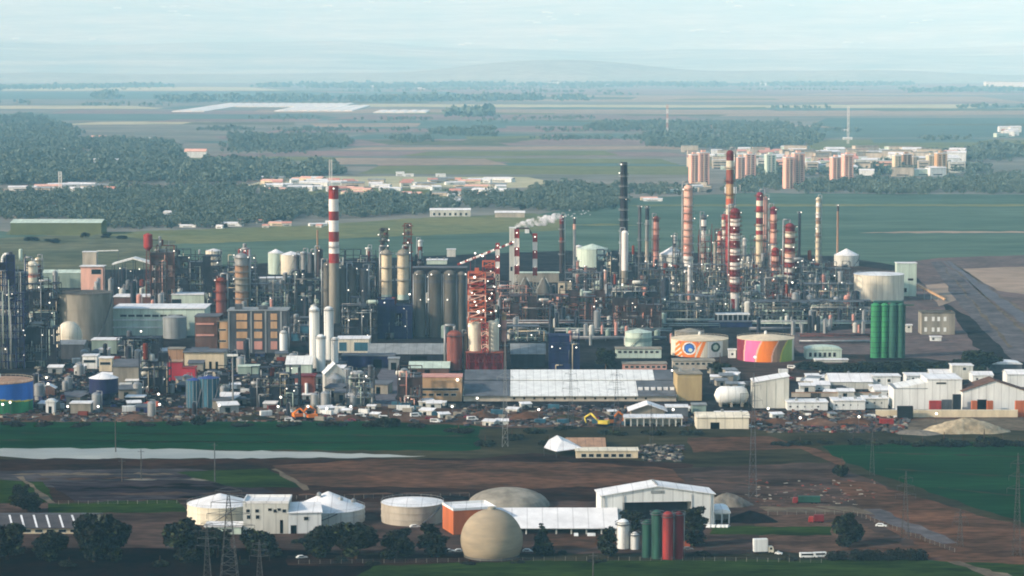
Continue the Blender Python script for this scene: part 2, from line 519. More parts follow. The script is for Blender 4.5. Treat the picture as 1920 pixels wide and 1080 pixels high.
for a, c, w_ in (((1130, 1006), (1560, 1012), 2), ((1100, 1011), (1540, 1018), 2), ((1380, 930), (1640, 968), 3), ((1300, 898), (1560, 925), 2), ((620, 1008), (860, 1012), 2), ((200, 1012), (560, 1012), 3), ((560, 928), (880, 924), 2)):
    sheet('tyre_track', [a, c, (c[0], c[1] + w_), (a[0], a[1] + w_)], 'f_dirt')
sheet('field', [(330, 888), (500, 880), (570, 915), (440, 915)], 'f_grass')
sheet('field', [(-40, 900), (80, 905), (110, 950), (-40, 950)], 'f_grass')
sheet('track', [(508, 882), (516, 880), (580, 920), (570, 922)], 'track')
sheet('track', [(30, 896), (44, 895), (108, 948), (96, 949)], 'track')
sheet('yard', [(-60, 946), (1420, 940), (1420, 1040), (-60, 1040)], 'f_dirt_grey')
sheet('field', [(90, 946), (330, 940), (350, 962), (90, 966)], 'f_grass')
sheet('yard', [(1020, 1000), (1160, 1000), (1170, 1030), (1020, 1030)], 'f_brown')
sheet('field', [(1330, 988), (1560, 990), (1560, 1006), (1330, 1004)], 'f_grass')
sheet('field', [(-60, 1030), (500, 1030), (720, 1046), (720, 1095), (-60, 1095)], 'f_soil')
sheet('field', [(540, 1044), (900, 1040), (1000, 1052), (900, 1068), (540, 1062)], 'f_brown_dark')
sheet('field', [(700, 1064), (1000, 1054), (1990, 1050), (1990, 1098), (640, 1098)], 'f_grass')
sheet('field', [(1560, 1032), (1760, 1026), (1990, 1040), (1990, 1062), (1780, 1056)], 'f_brown')
sheet('track', [(1776, 1056), (1800, 1055), (1900, 1084), (1850, 1084)], 'track')
# hills beyond the plain
def hills(name, y0, depth, xw, fn, mat, n=120, m=24):
    vs, fs = [], []
    for j in range(m + 1):
        v = j / m
        for i in range(n + 1):
            u = i / n
            X = (u - .5) * 2 * xw
            vs.append((X, y0 + depth * v, max(-2.0, fn(X / (y0 + depth), v, X))))
    for j in range(m):
        for i in range(n):
            a = j * (n + 1) + i
            fs.append((a, a + 1, a + n + 2, a + n + 1))
    me = bpy.data.meshes.new(name)
    me.from_pydata(vs, [], fs)
    me.materials.append(MATS[mat])
    me.polygons.foreach_set('use_smooth', [True] * len(fs))
    o = bpy.data.objects.new(name, me)
    C.objects.link(o)
    o['kind'] = 'structure'
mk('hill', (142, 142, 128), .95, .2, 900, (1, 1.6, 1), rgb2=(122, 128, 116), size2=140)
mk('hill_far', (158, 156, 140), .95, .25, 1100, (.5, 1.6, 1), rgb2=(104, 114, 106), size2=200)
def sm(t):
    t = max(0.0, min(1.0, t))
    return t * t * (3 - 2 * t)
def near_hill(a, v, X):                       # the low rounded rise right of the middle
    px = a * F + 960
    p = math.exp(-((px - 1020) / 210.0) ** 2) * 170 + 60 * math.exp(-((px - 1500) / 300.0) ** 2) + 30 * math.exp(-((px - 200) / 500.0) ** 2) + 8 * math.sin(px * .013) + 60
    return p * sm(math.sin(math.pi * min(1, v))) + 5 * math.sin(X * .004) * math.sin(v * 9) - 6
def far_hill(a, v, X):
    px = a * F + 960
    p = 470 + 70 * math.sin(px * .0031 + .6) + 30 * math.sin(px * .0083 + 2) + 12 * math.sin(px * .021)
    return p * sm(v * 1.1) + 20 * math.sin(X * .0011 + 3 * v) * math.sin(v * 5) * v - 4
def last_hill(a, v, X):
    px = a * F + 960
    p = 1660 + 60 * math.sin(px * .0022 + 2.1) + 40 * math.sin(px * .0071) + 18 * math.sin(px * .019)
    return p * sm(v * 1.2)
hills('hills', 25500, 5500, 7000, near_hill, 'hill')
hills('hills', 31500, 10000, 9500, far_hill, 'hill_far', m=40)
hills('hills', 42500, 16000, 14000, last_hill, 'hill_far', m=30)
# the air between: pale haze over the whole plain
hm = bpy.data.materials.new('haze')
hm.use_nodes = True
for nd in list(hm.node_tree.nodes):
    hm.node_tree.nodes.remove(nd)
pv = hm.node_tree.nodes.new('ShaderNodeVolumePrincipled')
ho = hm.node_tree.nodes.new('ShaderNodeOutputMaterial')
pv.inputs['Color'].default_value = (.34, .76, 1.0, 1)
pv.inputs['Absorption Color'].default_value = (1, 1, 1, 1)        # scatters, does not absorb
pv.inputs['Density'].default_value = HAZE = 5.1e-5
pv.inputs['Anisotropy'].default_value = -0.25
hm.node_tree.links.new(pv.outputs[0], ho.inputs['Volume'])
MATS['haze'] = hm
hz = MB()
hz.box(-32000, 32000, -400, 61000, -8, 1800)
hzo = hz.build('haze', 'haze')
hzo['kind'] = 'stuff'
# ------------------------------------------------------------------ builders of things
def lamp_part(t, x, y, z, r=.75):
    """a lit lamp: white globe, part of what carries it; one shared mesh"""
    key = round(r * rnd.choice((.55, .7, .85, 1.0, 1.15)), 2)
    if key not in LAMPS:
        m = MB()
        m.ball(0, 0, 0, key, 8)
        LAMPS[key] = m.mesh('lamp', 'lamp_glow')
    o = bpy.data.objects.new('lamp', LAMPS[key])
    C.objects.link(o)
    o.parent = t.e
    o.location = (x, y, z)
    return o
LAMPS = {}
def tank(name, label, cat, x0, x1, yt, yb, mat, roof='cone', rpx=5, roof_mat=None, group=None, bands=None, rail=True, stair=True, n=40):
    """upright tank; yt is the row of the wall's top edge at its sides, rpx how far the roof rises above it in rows"""
    xm = (x0 + x1) / 2
    r = (x1 - x0) / 2 / scale(yb)
    t = T(name, label, cat, xm, yb, group, dy=r)
    r = (x1 - x0) / 2 / t.s
    h = t.Z(yt)
    roof_mat = roof_mat or mat
    if bands:                                 # [(fraction of height, material)]
        prof, mi, mats = [(r, 0)], [], []
        for f, m_ in bands:
            prof.append((r, h * f))
            if m_ not in mats:
                mats.append(m_)
            mi.append(mats.index(m_))
        t.part('shell', MB().lathe(prof, n, mi=mi, close=False), mats)
    else:
        t.part('shell', MB().lathe([(r, 0), (r, h)], n, close=False), mat)
    rh = rpx / t.s
    m = MB()
    if roof == 'cone':
        m.lathe([(r * 1.01, h - .25), (r * 1.01, h), (r * .5, h + rh * .52), (.3, h + rh)], n)
    elif roof == 'dome':
        m.lathe([(r * 1.005, h - .2)] + [(max(.2, r * math.cos(a)), h + rh * math.sin(a)) for a in [k * math.pi / 16 for k in range(9)]], n)
    elif roof == 'flat':
        m.lathe([(r * 1.004, h - .3), (r * 1.004, h + .1), (.3, h + .25)], n)
    elif roof == 'float':
        m.lathe([(r * .96, h - rh), (.3, h - rh + .1)], n)
    t.part('roof', m, roof_mat)
    m = MB()
    for f in (.33, .66, .985):
        m.lathe([(r + .02, h * f - .18), (r + .22, h * f - .18), (r + .22, h * f + .18), (r + .02, h * f + .18)], n, close=False, smooth=False)
    t.part('stiffener', m, mat)
    if rail:
        m = MB()
        k = 28
        for i in range(k):
            a, b = 2 * math.pi * i / k, 2 * math.pi * (i + 1) / k
            p, q = (r * math.cos(a), r * math.sin(a)), (r * math.cos(b), r * math.sin(b))
            m.bar((*p, h), (*p, h + 1.1), .06)
            m.bar((*p, h + 1.1), (*q, h + 1.1), .07)
        t.part('railing', m, 'steel_pale')
    if stair:
        m = MB()
        a0 = rnd.uniform(-2.4, -.9)
        k = 18
        for i in range(k):
            a, b = a0 + i * .05, a0 + (i + 1) * .05
            rr = r + .6
            za, zb = h * i / k, h * (i + 1) / k
            m.slab([(rr * math.cos(a), rr * math.sin(a), za), ((rr + .9) * math.cos(a), (rr + .9) * math.sin(a), za), ((rr + .9) * math.cos(b), (rr + .9) * math.sin(b), zb), (rr * math.cos(b), rr * math.sin(b), zb)], .25)
            m.bar(((rr + .9) * math.cos(a), (rr + .9) * math.sin(a), za + 1.1), ((rr + .9) * math.cos(b), (rr + .9) * math.sin(b), zb + 1.1), .08)
        t.part('stairway', m, 'steel')
    return t, r, h
def building(name, label, cat, x0, x1, yt, yb, depth, wall='white_dirty', roof='flat', roof_mat='white_roof', rise=0.0, rot=0.0,
             windows=(), doors=(), group=None, over=.5, win_mat='glass', lamps=(), vents=0, open_bays=0, hole=None):
    """x0, x1: the front's ends; yt, yb: the rows of the eaves and the ground; rise: metres; windows and doors: (xa, ya, xb, yb) in photo pixels on the front"""
    t = T(name, label, cat, x0, yb, group, rot)
    W = t.X(x1) / math.cos(R(rot))
    h = t.Z(yt)
    m = MB()
    if open_bays:                              # open front: back and side walls, posts in front, a real dark interior
        m.box(0, W, depth * .6, depth, 0, h)
        m.box(0, .4, 0, depth * .6 - .003, 0, h)
        m.box(W - .4, W, 0, depth * .6 - .003, 0, h)
        m.box(.403, W - .403, 0, .4, h - .5, h)
        for i in range(1, open_bays):
            k = MB()
            k.box(W * i / open_bays - .3, W * i / open_bays + .3, .05, .6, 0, h - .503)
            t.part('post', k, wall)
    elif hole:                                 # gabled front with a deep opening
        A, B, zt = t.X(hole[0]) / math.cos(R(rot)), t.X(hole[2]) / math.cos(R(rot)), t.Z(hole[1])
        rz = lambda x: h + rise * (1 - abs(x - W / 2) / (W / 2))
        m.prism([(0, 0), (A, 0), (A, rz(A)), (0, h)], 0, depth)
        m.prism([(B, 0), (W, 0), (W, h), (B, rz(B))], 0, depth)
        m.prism([(A + .002, zt), (B - .002, zt), (B - .002, rz(B)), (W / 2, h + rise), (A + .002, rz(A))], 0, depth)
        m.box(A + .002, B - .002, depth - .4, depth, 0, zt - .003)
    elif roof in ('gable_x', 'shed', 'flat', 'parapet', 'mono', 'saw', 'barrel'):
        m.box(0, W, 0, depth, 0, h)
    elif roof == 'gable_y':                      # the gable faces the front
        m.prism([(0, 0), (W, 0), (W, h), (W / 2, h + rise), (0, h)], 0, depth)
    t.part('wall', m, wall)
    m = MB()
    o = over
    if roof == 'flat':
        m.box(-o, W + o, -o, depth + o, h, h + .5)
    elif roof == 'parapet':
        m.box(.3, W - .3, .3, depth - .3, h, h + .12)
        for a in ((-.15, W + .15, -.15, .3), (-.15, W + .15, depth - .3, depth + .15), (-.15, .3, .3, depth - .3), (W - .3, W + .15, .3, depth - .3)):
            m.box(*a, h, h + 1.0)
    elif roof == 'gable_x':                    # ridge along the front
        m.slab([(-o, -o, h - .1), (W + o, -o, h - .1), (W + o, depth / 2, h + rise), (-o, depth / 2, h + rise)], -.25)
        m.slab([(-o, depth / 2, h + rise), (W + o, depth / 2, h + rise), (W + o, depth + o, h - .1), (-o, depth + o, h - .1)], -.25)
        g_ = MB()
        for xx in (.02, W - .3):
            g_.add([(xx, 0, h), (xx, depth, h), (xx, depth / 2, h + rise - .02), (xx + .28, 0, h), (xx + .28, depth, h), (xx + .28, depth / 2, h + rise - .02)], [(0, 2, 1), (3, 4, 5), (0, 3, 5, 2), (1, 2, 5, 4)])
        t.part('gable', g_, wall)
    elif roof == 'mono':
        m.slab([(-o, -o, h + .02), (W + o, -o, h + .02), (W + o, depth + o, h + rise), (-o, depth + o, h + rise)], -.3)
        g_ = MB()
        g_.prism([(0, h), (W, h), (W, h + .01), (0, h + .01)], 0, .1)
        g_.add([(0, 0, h), (0, depth, h), (0, depth, h + rise), (W, 0, h), (W, depth, h), (W, depth, h + rise)], [(0, 2, 1), (3, 4, 5), (1, 2, 5, 4)])
        t.part('gable', g_, wall)
    elif roof == 'gable_y':
        m.slab([(-o, -o, h - .1 - o * rise / W), (W / 2, -o, h + rise), (W / 2, depth + o, h + rise), (-o, depth + o, h - .1 - o * rise / W)], -.3)
        m.slab([(W / 2, -o, h + rise), (W + o, -o, h - .1 - o * rise / W), (W + o, depth + o, h - .1 - o * rise / W), (W / 2, depth + o, h + rise)], -.3)
    elif roof == 'barrel':
        k = 10
        pts = [(W / 2 - (W / 2 + o) * math.cos(math.pi * i / k), h + rise * math.sin(math.pi * i / k)) for i in range(k + 1)]
        m.prism(list(reversed(pts)), -o, depth + o)
    t.part('roof', m, roof_mat)
    def front(a, name_, mat_, inset=.06, fr=None):
        xa, ya, xb, yb_ = a
        f = MB()
        c = math.cos(R(rot))
        A, B, z1, z0 = t.X(xa) / c, t.X(xb) / c, t.Z(ya), max(.02, t.Z(yb_))
        f.box(A, B, -inset, -.001, z0, z1)
        w_ = t.part(name_, f, mat_)
        if fr:
            g2 = MB()
            e = .18
            for q in ((A - e, A, z0 - e, z1 + e), (B, B + e, z0 - e, z1 + e), (A, B, z1, z1 + e), (A, B, z0 - e, z0)):
                g2.box(q[0], q[1], -inset - .08, -.002, q[2], q[3])
            g2.build('frame', fr, w_)
    for a in windows:
        front(a, 'window', win_mat, .05, 'white_dirty' if (a[2] - a[0]) / t.s > 1.5 else None)
    for a in doors:
        front(a, 'door', 'opening', .05)  # flat dark panel in place of a shaded opening
    for lx, ly in lamps:
        lamp_part(t, t.X(lx), -.6, t.Z(ly))
    for i in range(vents):
        v = MB()
        vx, vy = W * (i + .5) / vents + rnd.uniform(-1, 1), depth * rnd.uniform(.3, .7)
        zz = h + (rise * (1 - abs(vy / depth - .5) * 2) if roof == 'gable_x' else 0)
        v.box(vx - .8, vx + .8, vy - .8, vy + .8, zz, zz + 1.4)
        v.lathe([(.7, zz + 1.4), (.9, zz + 1.9), (.1, zz + 2.3)], 8, vx, vy)
        t.part('vent', v, 'steel_pale')
    t.W, t.h, t.depth = W, h, depth
    return t
def column(name, label, cat, x, w_, yt, yb, bands, plats=0, ladder=True, pipe=True, group=None, lamps=0, taper=1.0, flare=False, rail_mat='steel', ball=False, plat_r=1.7, pipe_mat='steel_pale', dy=0.0):
    """slim vertical vessel or stack; bands: [(row of the band's top edge, material)] from the top down"""
    t = T(name, label, cat, x, yb, group, dy=dy)
    r = w_ / 2 / t.s
    h = t.Z(yt)
    zs = [(t.Z(b[0]), b[1]) for b in bands]
    mats = []
    for _, m_ in zs:
        if m_ not in mats:
            mats.append(m_)
    prof, mi = [(r * taper, 0.0)], []
    rad = lambda z: r * (taper + (1 - taper) * z / h)
    for z, m_ in reversed(zs):
        prof.append((rad(z), z))
        mi.append(mats.index(m_))
    if not flare:
        prof += [(r * .8, h + r * .35), (r * .35, h + r * .6)]
        mi += [mi[-1]] * 2
    t.part('shell', MB().lathe(prof, 14, mi=mi), mats)
    for i in range(plats):
        z = h * (.98 - .86 * i / max(1, plats)) + rnd.uniform(-.6, .6)
        rr = rad(z)
        m = MB()
        m.lathe([(rr + .02, z), (rr + plat_r, z), (rr + plat_r, z + .25), (rr + .02, z + .25)], 12, close=False, smooth=False)
        m.lathe([(rr + plat_r, z + 1.1), (rr + plat_r + .12, z + 1.1), (rr + plat_r + .12, z + 1.3), (rr + plat_r, z + 1.3)], 12, close=False, smooth=False)
        for k in range(6):
            a = k * math.pi / 3
            m.bar(((rr + plat_r) * math.cos(a), (rr + plat_r) * math.sin(a), z + .2), ((rr + plat_r) * math.cos(a), (rr + plat_r) * math.sin(a), z + 1.2), .08)
        t.part('platform', m, rail_mat)
    if ladder:
        m = MB()
        a = rnd.uniform(-2.6, -.5)
        lx, ly = (r * max(1, taper) + .5) * math.cos(a), (r * max(1, taper) + .5) * math.sin(a)
        for d in (-.35, .35):
            m.bar((lx + d, ly, 0), (lx + d, ly, h), .08)
        for k in range(int(h / 2.5)):
            m.bar((lx - .35, ly, k * 2.5), (lx + .35, ly, k * 2.5), .06)
        t.part('ladder', m, 'steel')
    if pipe:
        m = MB()
        sd = rnd.choice((-1, 1))
        px_ = sd * (r * max(1, taper) + 1.0)
        pr = max(.28, r * .16)
        m.path([(0, 0, h + r * .5), (0, -.1, h + r + 1.2), (px_, -.6, h + r + 1.2), (px_, -.6, h * .12)], pr, 6)
        t.part('overhead_pipe', m, pipe_mat)
    for i in range(lamps):
        a = -math.pi / 2 + rnd.uniform(-1.2, 1.2)
        z = h * (.97 - .8 * i / max(1, lamps))
        rr = rad(z) + plat_r + .3
        lamp_part(t, rr * math.cos(a), rr * math.sin(a), z + 1.5, .45)
    t.r, t.h = r, h
    return t
def frame(name, label, cat, x0, x1, yt, yb, depth=16.0, mat='steel_dark', bay=6.0, storey=5.0, slabs=.7, pipes=8, vessels=3, lamps=6, braces=.4, seed=0,
          vmats=('steel_pale', 'steel', 'rust', 'grey_wall'), pmats=('steel_pale', 'steel', 'rust'), group=None, bar_=.42, top_jitter=.35, clad=None, lamp_r=.62):
    """open steel process structure: posts, beams, floors, vessels, pipework and lit lamps"""
    q = random.Random(seed * 101 + int(x0) * 7 + int(yt))
    t = T(name, label, cat, x0, yb, group)
    W, h = t.X(x1), t.Z(yt)
    nx, ny, nz = max(1, round(W / bay)), max(1, round(depth / (bay * 1.4))), max(1, round(h / storey))
    tops = [[max(1, nz - int(q.random() * nz * top_jitter)) for _ in range(ny + 1)] for _ in range(nx + 1)]
    tops[q.randrange(nx + 1)][q.randrange(ny + 1)] = nz
    X = lambda i: W * i / nx
    Y = lambda j: depth * j / ny
    Zk = lambda k: h * k / nz
    m = MB()
    for i in range(nx + 1):
        for j in range(ny + 1):
            m.bar((X(i), Y(j), 0), (X(i), Y(j), Zk(tops[i][j])), bar_)
    for k in range(1, nz + 1):
        for j in range(ny + 1):
            for i in range(nx):
                if min(tops[i][j], tops[i + 1][j]) >= k:
                    m.bar((X(i), Y(j), Zk(k)), (X(i + 1), Y(j), Zk(k)), bar_ * .9)
                    if q.random() < braces and j in (0, ny):
                        m.bar((X(i), Y(j), Zk(k - 1)), (X(i + 1), Y(j), Zk(k)), bar_ * .6)
        for i in range(nx + 1):
            for j in range(ny):
                if min(tops[i][j], tops[i][j + 1]) >= k:
                    m.bar((X(i), Y(j), Zk(k)), (X(i), Y(j + 1), Zk(k)), bar_ * .9)
    t.part('steel_frame', m, mat)
    for k in range(1, nz + 1):
        m = MB()
        c = 0
        for i in range(nx):
            for j in range(ny):
                if min(tops[i][j], tops[i + 1][j], tops[i][j + 1], tops[i + 1][j + 1]) >= k and q.random() < slabs:
                    m.box(X(i) + .1, X(i + 1) - .1, Y(j) + .1, Y(j + 1) - .1, Zk(k) - .12, Zk(k) + .12)
                    c += 1
        for i in range(nx):
            if min(tops[i][0], tops[i + 1][0]) >= k:
                m.bar((X(i), -.05, Zk(k) + 1.2), (X(i + 1), -.05, Zk(k) + 1.2), .13)
                c += 1
        if c:
            t.part('floor', m, q.choice((mat, mat, 'steel')))
    for i in range(vessels):
        m = MB()
        vx, vy = q.uniform(.1, .9) * W, q.uniform(.15, .8) * depth
        k = q.randrange(nz)
        z0 = Zk(k) + .2
        if q.random() < .6:
            vr = q.uniform(.9, 2.0)
            vh = q.uniform(.7, 1.9) * storey
            m.lathe([(vr * .3, z0), (vr * .85, z0 + .5), (vr, z0 + 1.0), (vr, z0 + vh), (vr * .8, z0 + vh + .5), (vr * .2, z0 + vh + .8)], 12, vx, vy)
        else:
            vr = q.uniform(.8, 1.5)
            L = q.uniform(4, 9)
            m.hcyl(vx - L / 2, vx + L / 2, vy, z0 + vr + .5, vr, 10)
            for d in (-L * .3, L * .3):
                m.box(vx + d - .3, vx + d + .3, vy - vr * .7, vy + vr * .7, z0, z0 + vr * .6)
        t.part('vessel', m, q.choice(vmats))
    for i in range(pipes):
        m = MB()
        a, b = q.uniform(0, W), q.uniform(0, W)
        ya, yb_ = q.uniform(-.6, depth * .4), q.uniform(-.6, depth * .4)
        z0, z1 = q.uniform(.5, h * .9), q.uniform(.5, h * .95)
        m.path([(a, ya, 0), (a, ya, z0), (b, ya, z0), (b, yb_, z0), (b, yb_, z1)], q.uniform(.14, .34), 6)
        t.part('pipe', m, q.choice(pmats))
    for i in range(lamps):
        lamp_part(t, q.uniform(0, W), -.7, Zk(q.randint(1, nz)) * q.uniform(.82, 1.0), lamp_r)
    if clad:
        for k in range(nz):
            for i in range(nx):
                if tops[i][0] > k and tops[i + 1][0] > k and q.random() < (.85 if clad == 'navy' else .5):
                    m = MB()
                    m.box(X(i) + .2, X(i + 1) - .2, .3, .42, Zk(k) + .25, Zk(k + 1) - .25)
                    t.part('cladding_panel', m, clad)
    t.W, t.h = W, h
    return t
def lattice(m, x, y, z0, z1, w0, w1, n, b, mi=0, mats_n=1):
    """four-legged lattice mast"""
    P = lambda k, s_: [(x + sx * (w0 + (w1 - w0) * k / n) / 2, y + sy * (w0 + (w1 - w0) * k / n) / 2, z0 + (z1 - z0) * k / n) for sx, sy in ((-1, -1), (1, -1), (1, 1), (-1, 1))]
    for k in range(n):
        A, B = P(k, 0), P(k + 1, 0)
        c = (k % mats_n) if mats_n > 1 else mi
        for i in range(4):
            j = (i + 1) % 4
            m.bar(A[i], B[i], b, c)
            m.bar(A[i], B[j] if k % 2 else B[j], b * .6, c)
            m.bar(B[i], B[j], b * .6, c)
def pylon(label, x, yt, yb, wpx=10, mats='wire', arms=3, group='lattice power pylons of the foreground lines', name='power_pylon', bar_=.2):
    bar_ *= .62
    t = T(name, label, 'pylon', x, yb, group)
    h = t.Z(yt)
    w0 = wpx / t.s
    m = MB()
    lattice(m, 0, 0, 0, h * .62, w0, w0 * .42, 7, bar_, 0)
    lattice(m, 0, 0, h * .62, h, w0 * .42, w0 * .1, 6, bar_, 0)
    t.part('mast', m, mats)
    for i in range(arms):
        a = MB()
        z = h * (.66 + .12 * i)
        L = w0 * (1.35 - .22 * i)
        for s_ in (-1, 1):
            a.bar((0, -.4, z), (s_ * L, 0, z + .3), bar_ * .8)
            a.bar((0, .4, z), (s_ * L, 0, z + .3), bar_ * .8)
            a.bar((0, 0, z + h * .045), (s_ * L, 0, z + .3), bar_ * .7)
            a.bar((s_ * L, 0, z + .3), (s_ * L, 0, z - 1.6), bar_ * .9)
        t.part('crossarm', a, mats)
    return t
# ---- trees: a tapered trunk with limbs and a crown of many small leaf faces in lumps
def leaf_cloud(m, q, lumps, n, leaf, mi_w=(3, 4, 2)):
    tot = sum(l[3] ** 2 for l in lumps)
    for (cx, cy_, cz, r, sq) in lumps:
        bias = q.choice((0, 0, 1, 1, 1, 2))
        for _ in range(int(n * r * r / tot)):
            a, u = q.uniform(0, 2 * math.pi), q.uniform(-1, 1)
            d = r * (q.random() ** .45)
            s_ = math.sqrt(1 - u * u)
            p = Vector((cx + d * s_ * math.cos(a), cy_ + d * s_ * math.sin(a), cz + d * u * sq))
            e = Vector((q.gauss(0, 1), q.gauss(0, 1), q.gauss(0, 1))).normalized()
            f = e.cross(Vector((q.gauss(0, 1), q.gauss(0, 1), q.gauss(0, 1)))).normalized()
            L = leaf * q.uniform(.6, 1.3)
            vs = [tuple(p + e * L), tuple(p + f * L * .7), tuple(p - e * L), tuple(p - f * L * .7)]
            m.add(vs, [(0, 1, 2, 3)], bias if q.random() < .6 else q.choice((0, 1, 2)))
def tree_meshes(kind, seed):
    """crown and trunk of a tree 10 m tall"""
    q = random.Random(seed)
    c, k = MB(), MB()
    if kind == 'round':
        lumps = [(0, 0, 5.6, 3.0, .95)]
        for i in range(14):
            a = q.uniform(0, 6.28)
            lumps.append((2.7 * math.cos(a) * q.uniform(.5, 1.1), 2.7 * math.sin(a) * q.uniform(.5, 1.1), q.uniform(1.9, 8.3), q.uniform(1.1, 2.0), .85))
        n, leaf = 3600, .42
    elif kind == 'tall':
        lumps = [(q.uniform(-.8, .8), q.uniform(-.8, .8), 2.2 + i * .85, 1.9 - .1 * i, .9) for i in range(9)]
        for i in range(6):
            a = q.uniform(0, 6.28)
            lumps.append((1.7 * math.cos(a), 1.7 * math.sin(a), q.uniform(2.5, 6.5), .95, .9))
        n, leaf = 2200, .4
    elif kind == 'cone':
        lumps = [(q.uniform(-.3, .3), q.uniform(-.3, .3), 1.6 + i * .95, max(.35, 2.3 - .24 * i), .55) for i in range(9)]
        n, leaf = 2000, .36
    else:                                     # bush: 10 wide, 5 tall
        lumps = [(q.uniform(-3.6, 3.6), q.uniform(-2, 2), q.uniform(.9, 2.6), q.uniform(1.2, 2.1), .8) for i in range(11)]
        n, leaf = 2200, .4
    leaf_cloud(c, q, lumps, n, leaf)
    k.lathe([(.34, 0), (.26, 1.5), (.2, 3.2), (.1, 6.5)], 7)
    if kind != 'bush':
        for i in range(6):
            a = q.uniform(0, 6.28)
            z = q.uniform(2.2, 4.6)
            k.path([(0, 0, z), (1.0 * math.cos(a), 1.0 * math.sin(a), z + .9), (2.0 * math.cos(a), 2.0 * math.sin(a), z + 2.2)], .1, 5)
    return c.mesh('crown', ['leaf_dark', 'leaf_mid', 'leaf_lit']), k.mesh('trunk', 'bark')
TREES = {}
def tree(kind, label, x, yb, hpx, wpx=None, group=None, var=None, cat='tree', name=None):
    v = var if var is not None else rnd.randrange(3)
    if (kind, v) not in TREES:
        TREES[kind, v] = tree_meshes(kind, 40 + v * 7 + len(kind))
    cm, tm = TREES[kind, v]
    t = T(name or {'cone': 'conifer_tree', 'bush': 'bush', 'tall': 'tall_tree'}.get(kind, 'leafy_tree'), label, cat, x, yb, group, rot=rnd.uniform(0, 360))
    h = hpx / t.s
    nat = {'round': .80, 'tall': .52, 'cone': .5, 'bush': 1.9}[kind]
    base = 10.0 if kind != 'bush' else 5.0
    f = h / base
    g2 = (wpx / t.s) / (h * nat) * f if wpx else f
    t.e.scale = (g2, g2, f)
    for nm, me in (('crown', cm), ('trunk', tm)):
        o = bpy.data.objects.new(nm, me)
        C.objects.link(o)
        o.parent = t.e
    return t
def woods(name, label, poly, per, hm=9.0, leaf=1.7, nl=34, seed=1, mats=('wood_dark', 'wood_mid', 'wood_light')):
    """a far-off wood that reads as one mass: hundreds of ragged crowns; poly in photo pixels of the ground, per = photo pixels^2 per tree"""
    g = np.random.default_rng(seed)
    xs, ys = [p[0] for p in poly], [p[1] for p in poly]
    area = abs(sum(a[0] * b[1] - b[0] * a[1] for a, b in zip(poly, poly[1:] + poly[:1]))) / 2
    n = int(area / per)
    pts = []
    while len(pts) < n:
        x, y = g.uniform(min(xs), max(xs)), g.uniform(min(ys), max(ys))
        c = False
        for (xa, ya), (xb, yb_) in zip(poly, poly[1:] + poly[:1]):
            if (ya > y) != (yb_ > y) and x < (xb - xa) * (y - ya) / (yb_ - ya) + xa:
                c = not c
        if c and 1.1 + math.sin(x * .031 + seed) * .5 + math.sin(y * .21 + x * .013 + seed * 2) * .5 + math.sin(x * .11 + seed) * .25 > g.random() * 1.15:
            pts.append((x + g.normal() * 7, y + g.normal() * min(2.2, .3 + (y - 125) * .008)))
    P = np.array([[*G(x, y)] for x, y in pts])
    hh = hm * g.uniform(.7, 1.15, n) * np.where(g.random(n) < .06, 1.4, 1.0)
    cr = g.integers(0, 3, n)
    cen = np.repeat(P, nl, 0)
    H_ = np.repeat(hh, nl)
    d = g.normal(size=(n * nl, 3))
    d /= np.linalg.norm(d, axis=1, keepdims=True)
    d *= (g.random(n * nl) ** .4)[:, None]
    cen[:, 0] += d[:, 0] * H_ * .48
    cen[:, 1] += d[:, 1] * H_ * .48
    cen[:, 2] = H_ * .55 + d[:, 2] * H_ * .45
    e = g.normal(size=(n * nl, 3))
    e /= np.linalg.norm(e, axis=1, keepdims=True)
    f = np.cross(e, g.normal(size=(n * nl, 3)))
    f /= np.linalg.norm(f, axis=1, keepdims=True)
    L = (leaf * g.uniform(.6, 1.3, n * nl) * H_ / hm)[:, None]
    V = np.stack([cen + e * L, cen + f * L * .7, cen - e * L, cen - f * L * .7], 1).reshape(-1, 3)
    me = bpy.data.meshes.new(name)
    N = n * nl
    me.vertices.add(N * 4)
    me.vertices.foreach_set('co', V.astype(np.float32).ravel())
    me.loops.add(N * 4)
    me.loops.foreach_set('vertex_index', np.arange(N * 4, dtype=np.int32))
    me.polygons.add(N)
    me.polygons.foreach_set('loop_start', np.arange(0, N * 4, 4, dtype=np.int32))
    mi = np.where(g.random(N) < .6, np.repeat(cr, nl), g.integers(0, 3, N)).astype(np.int32)
    for m_ in mats:
        me.materials.append(MATS[m_])
    me.polygons.foreach_set('material_index', mi)
    me.update(calc_edges=True)
    o = bpy.data.objects.new(name, me)
    C.objects.link(o)
    o['kind'] = 'stuff'
    o['label'] = label
    return o
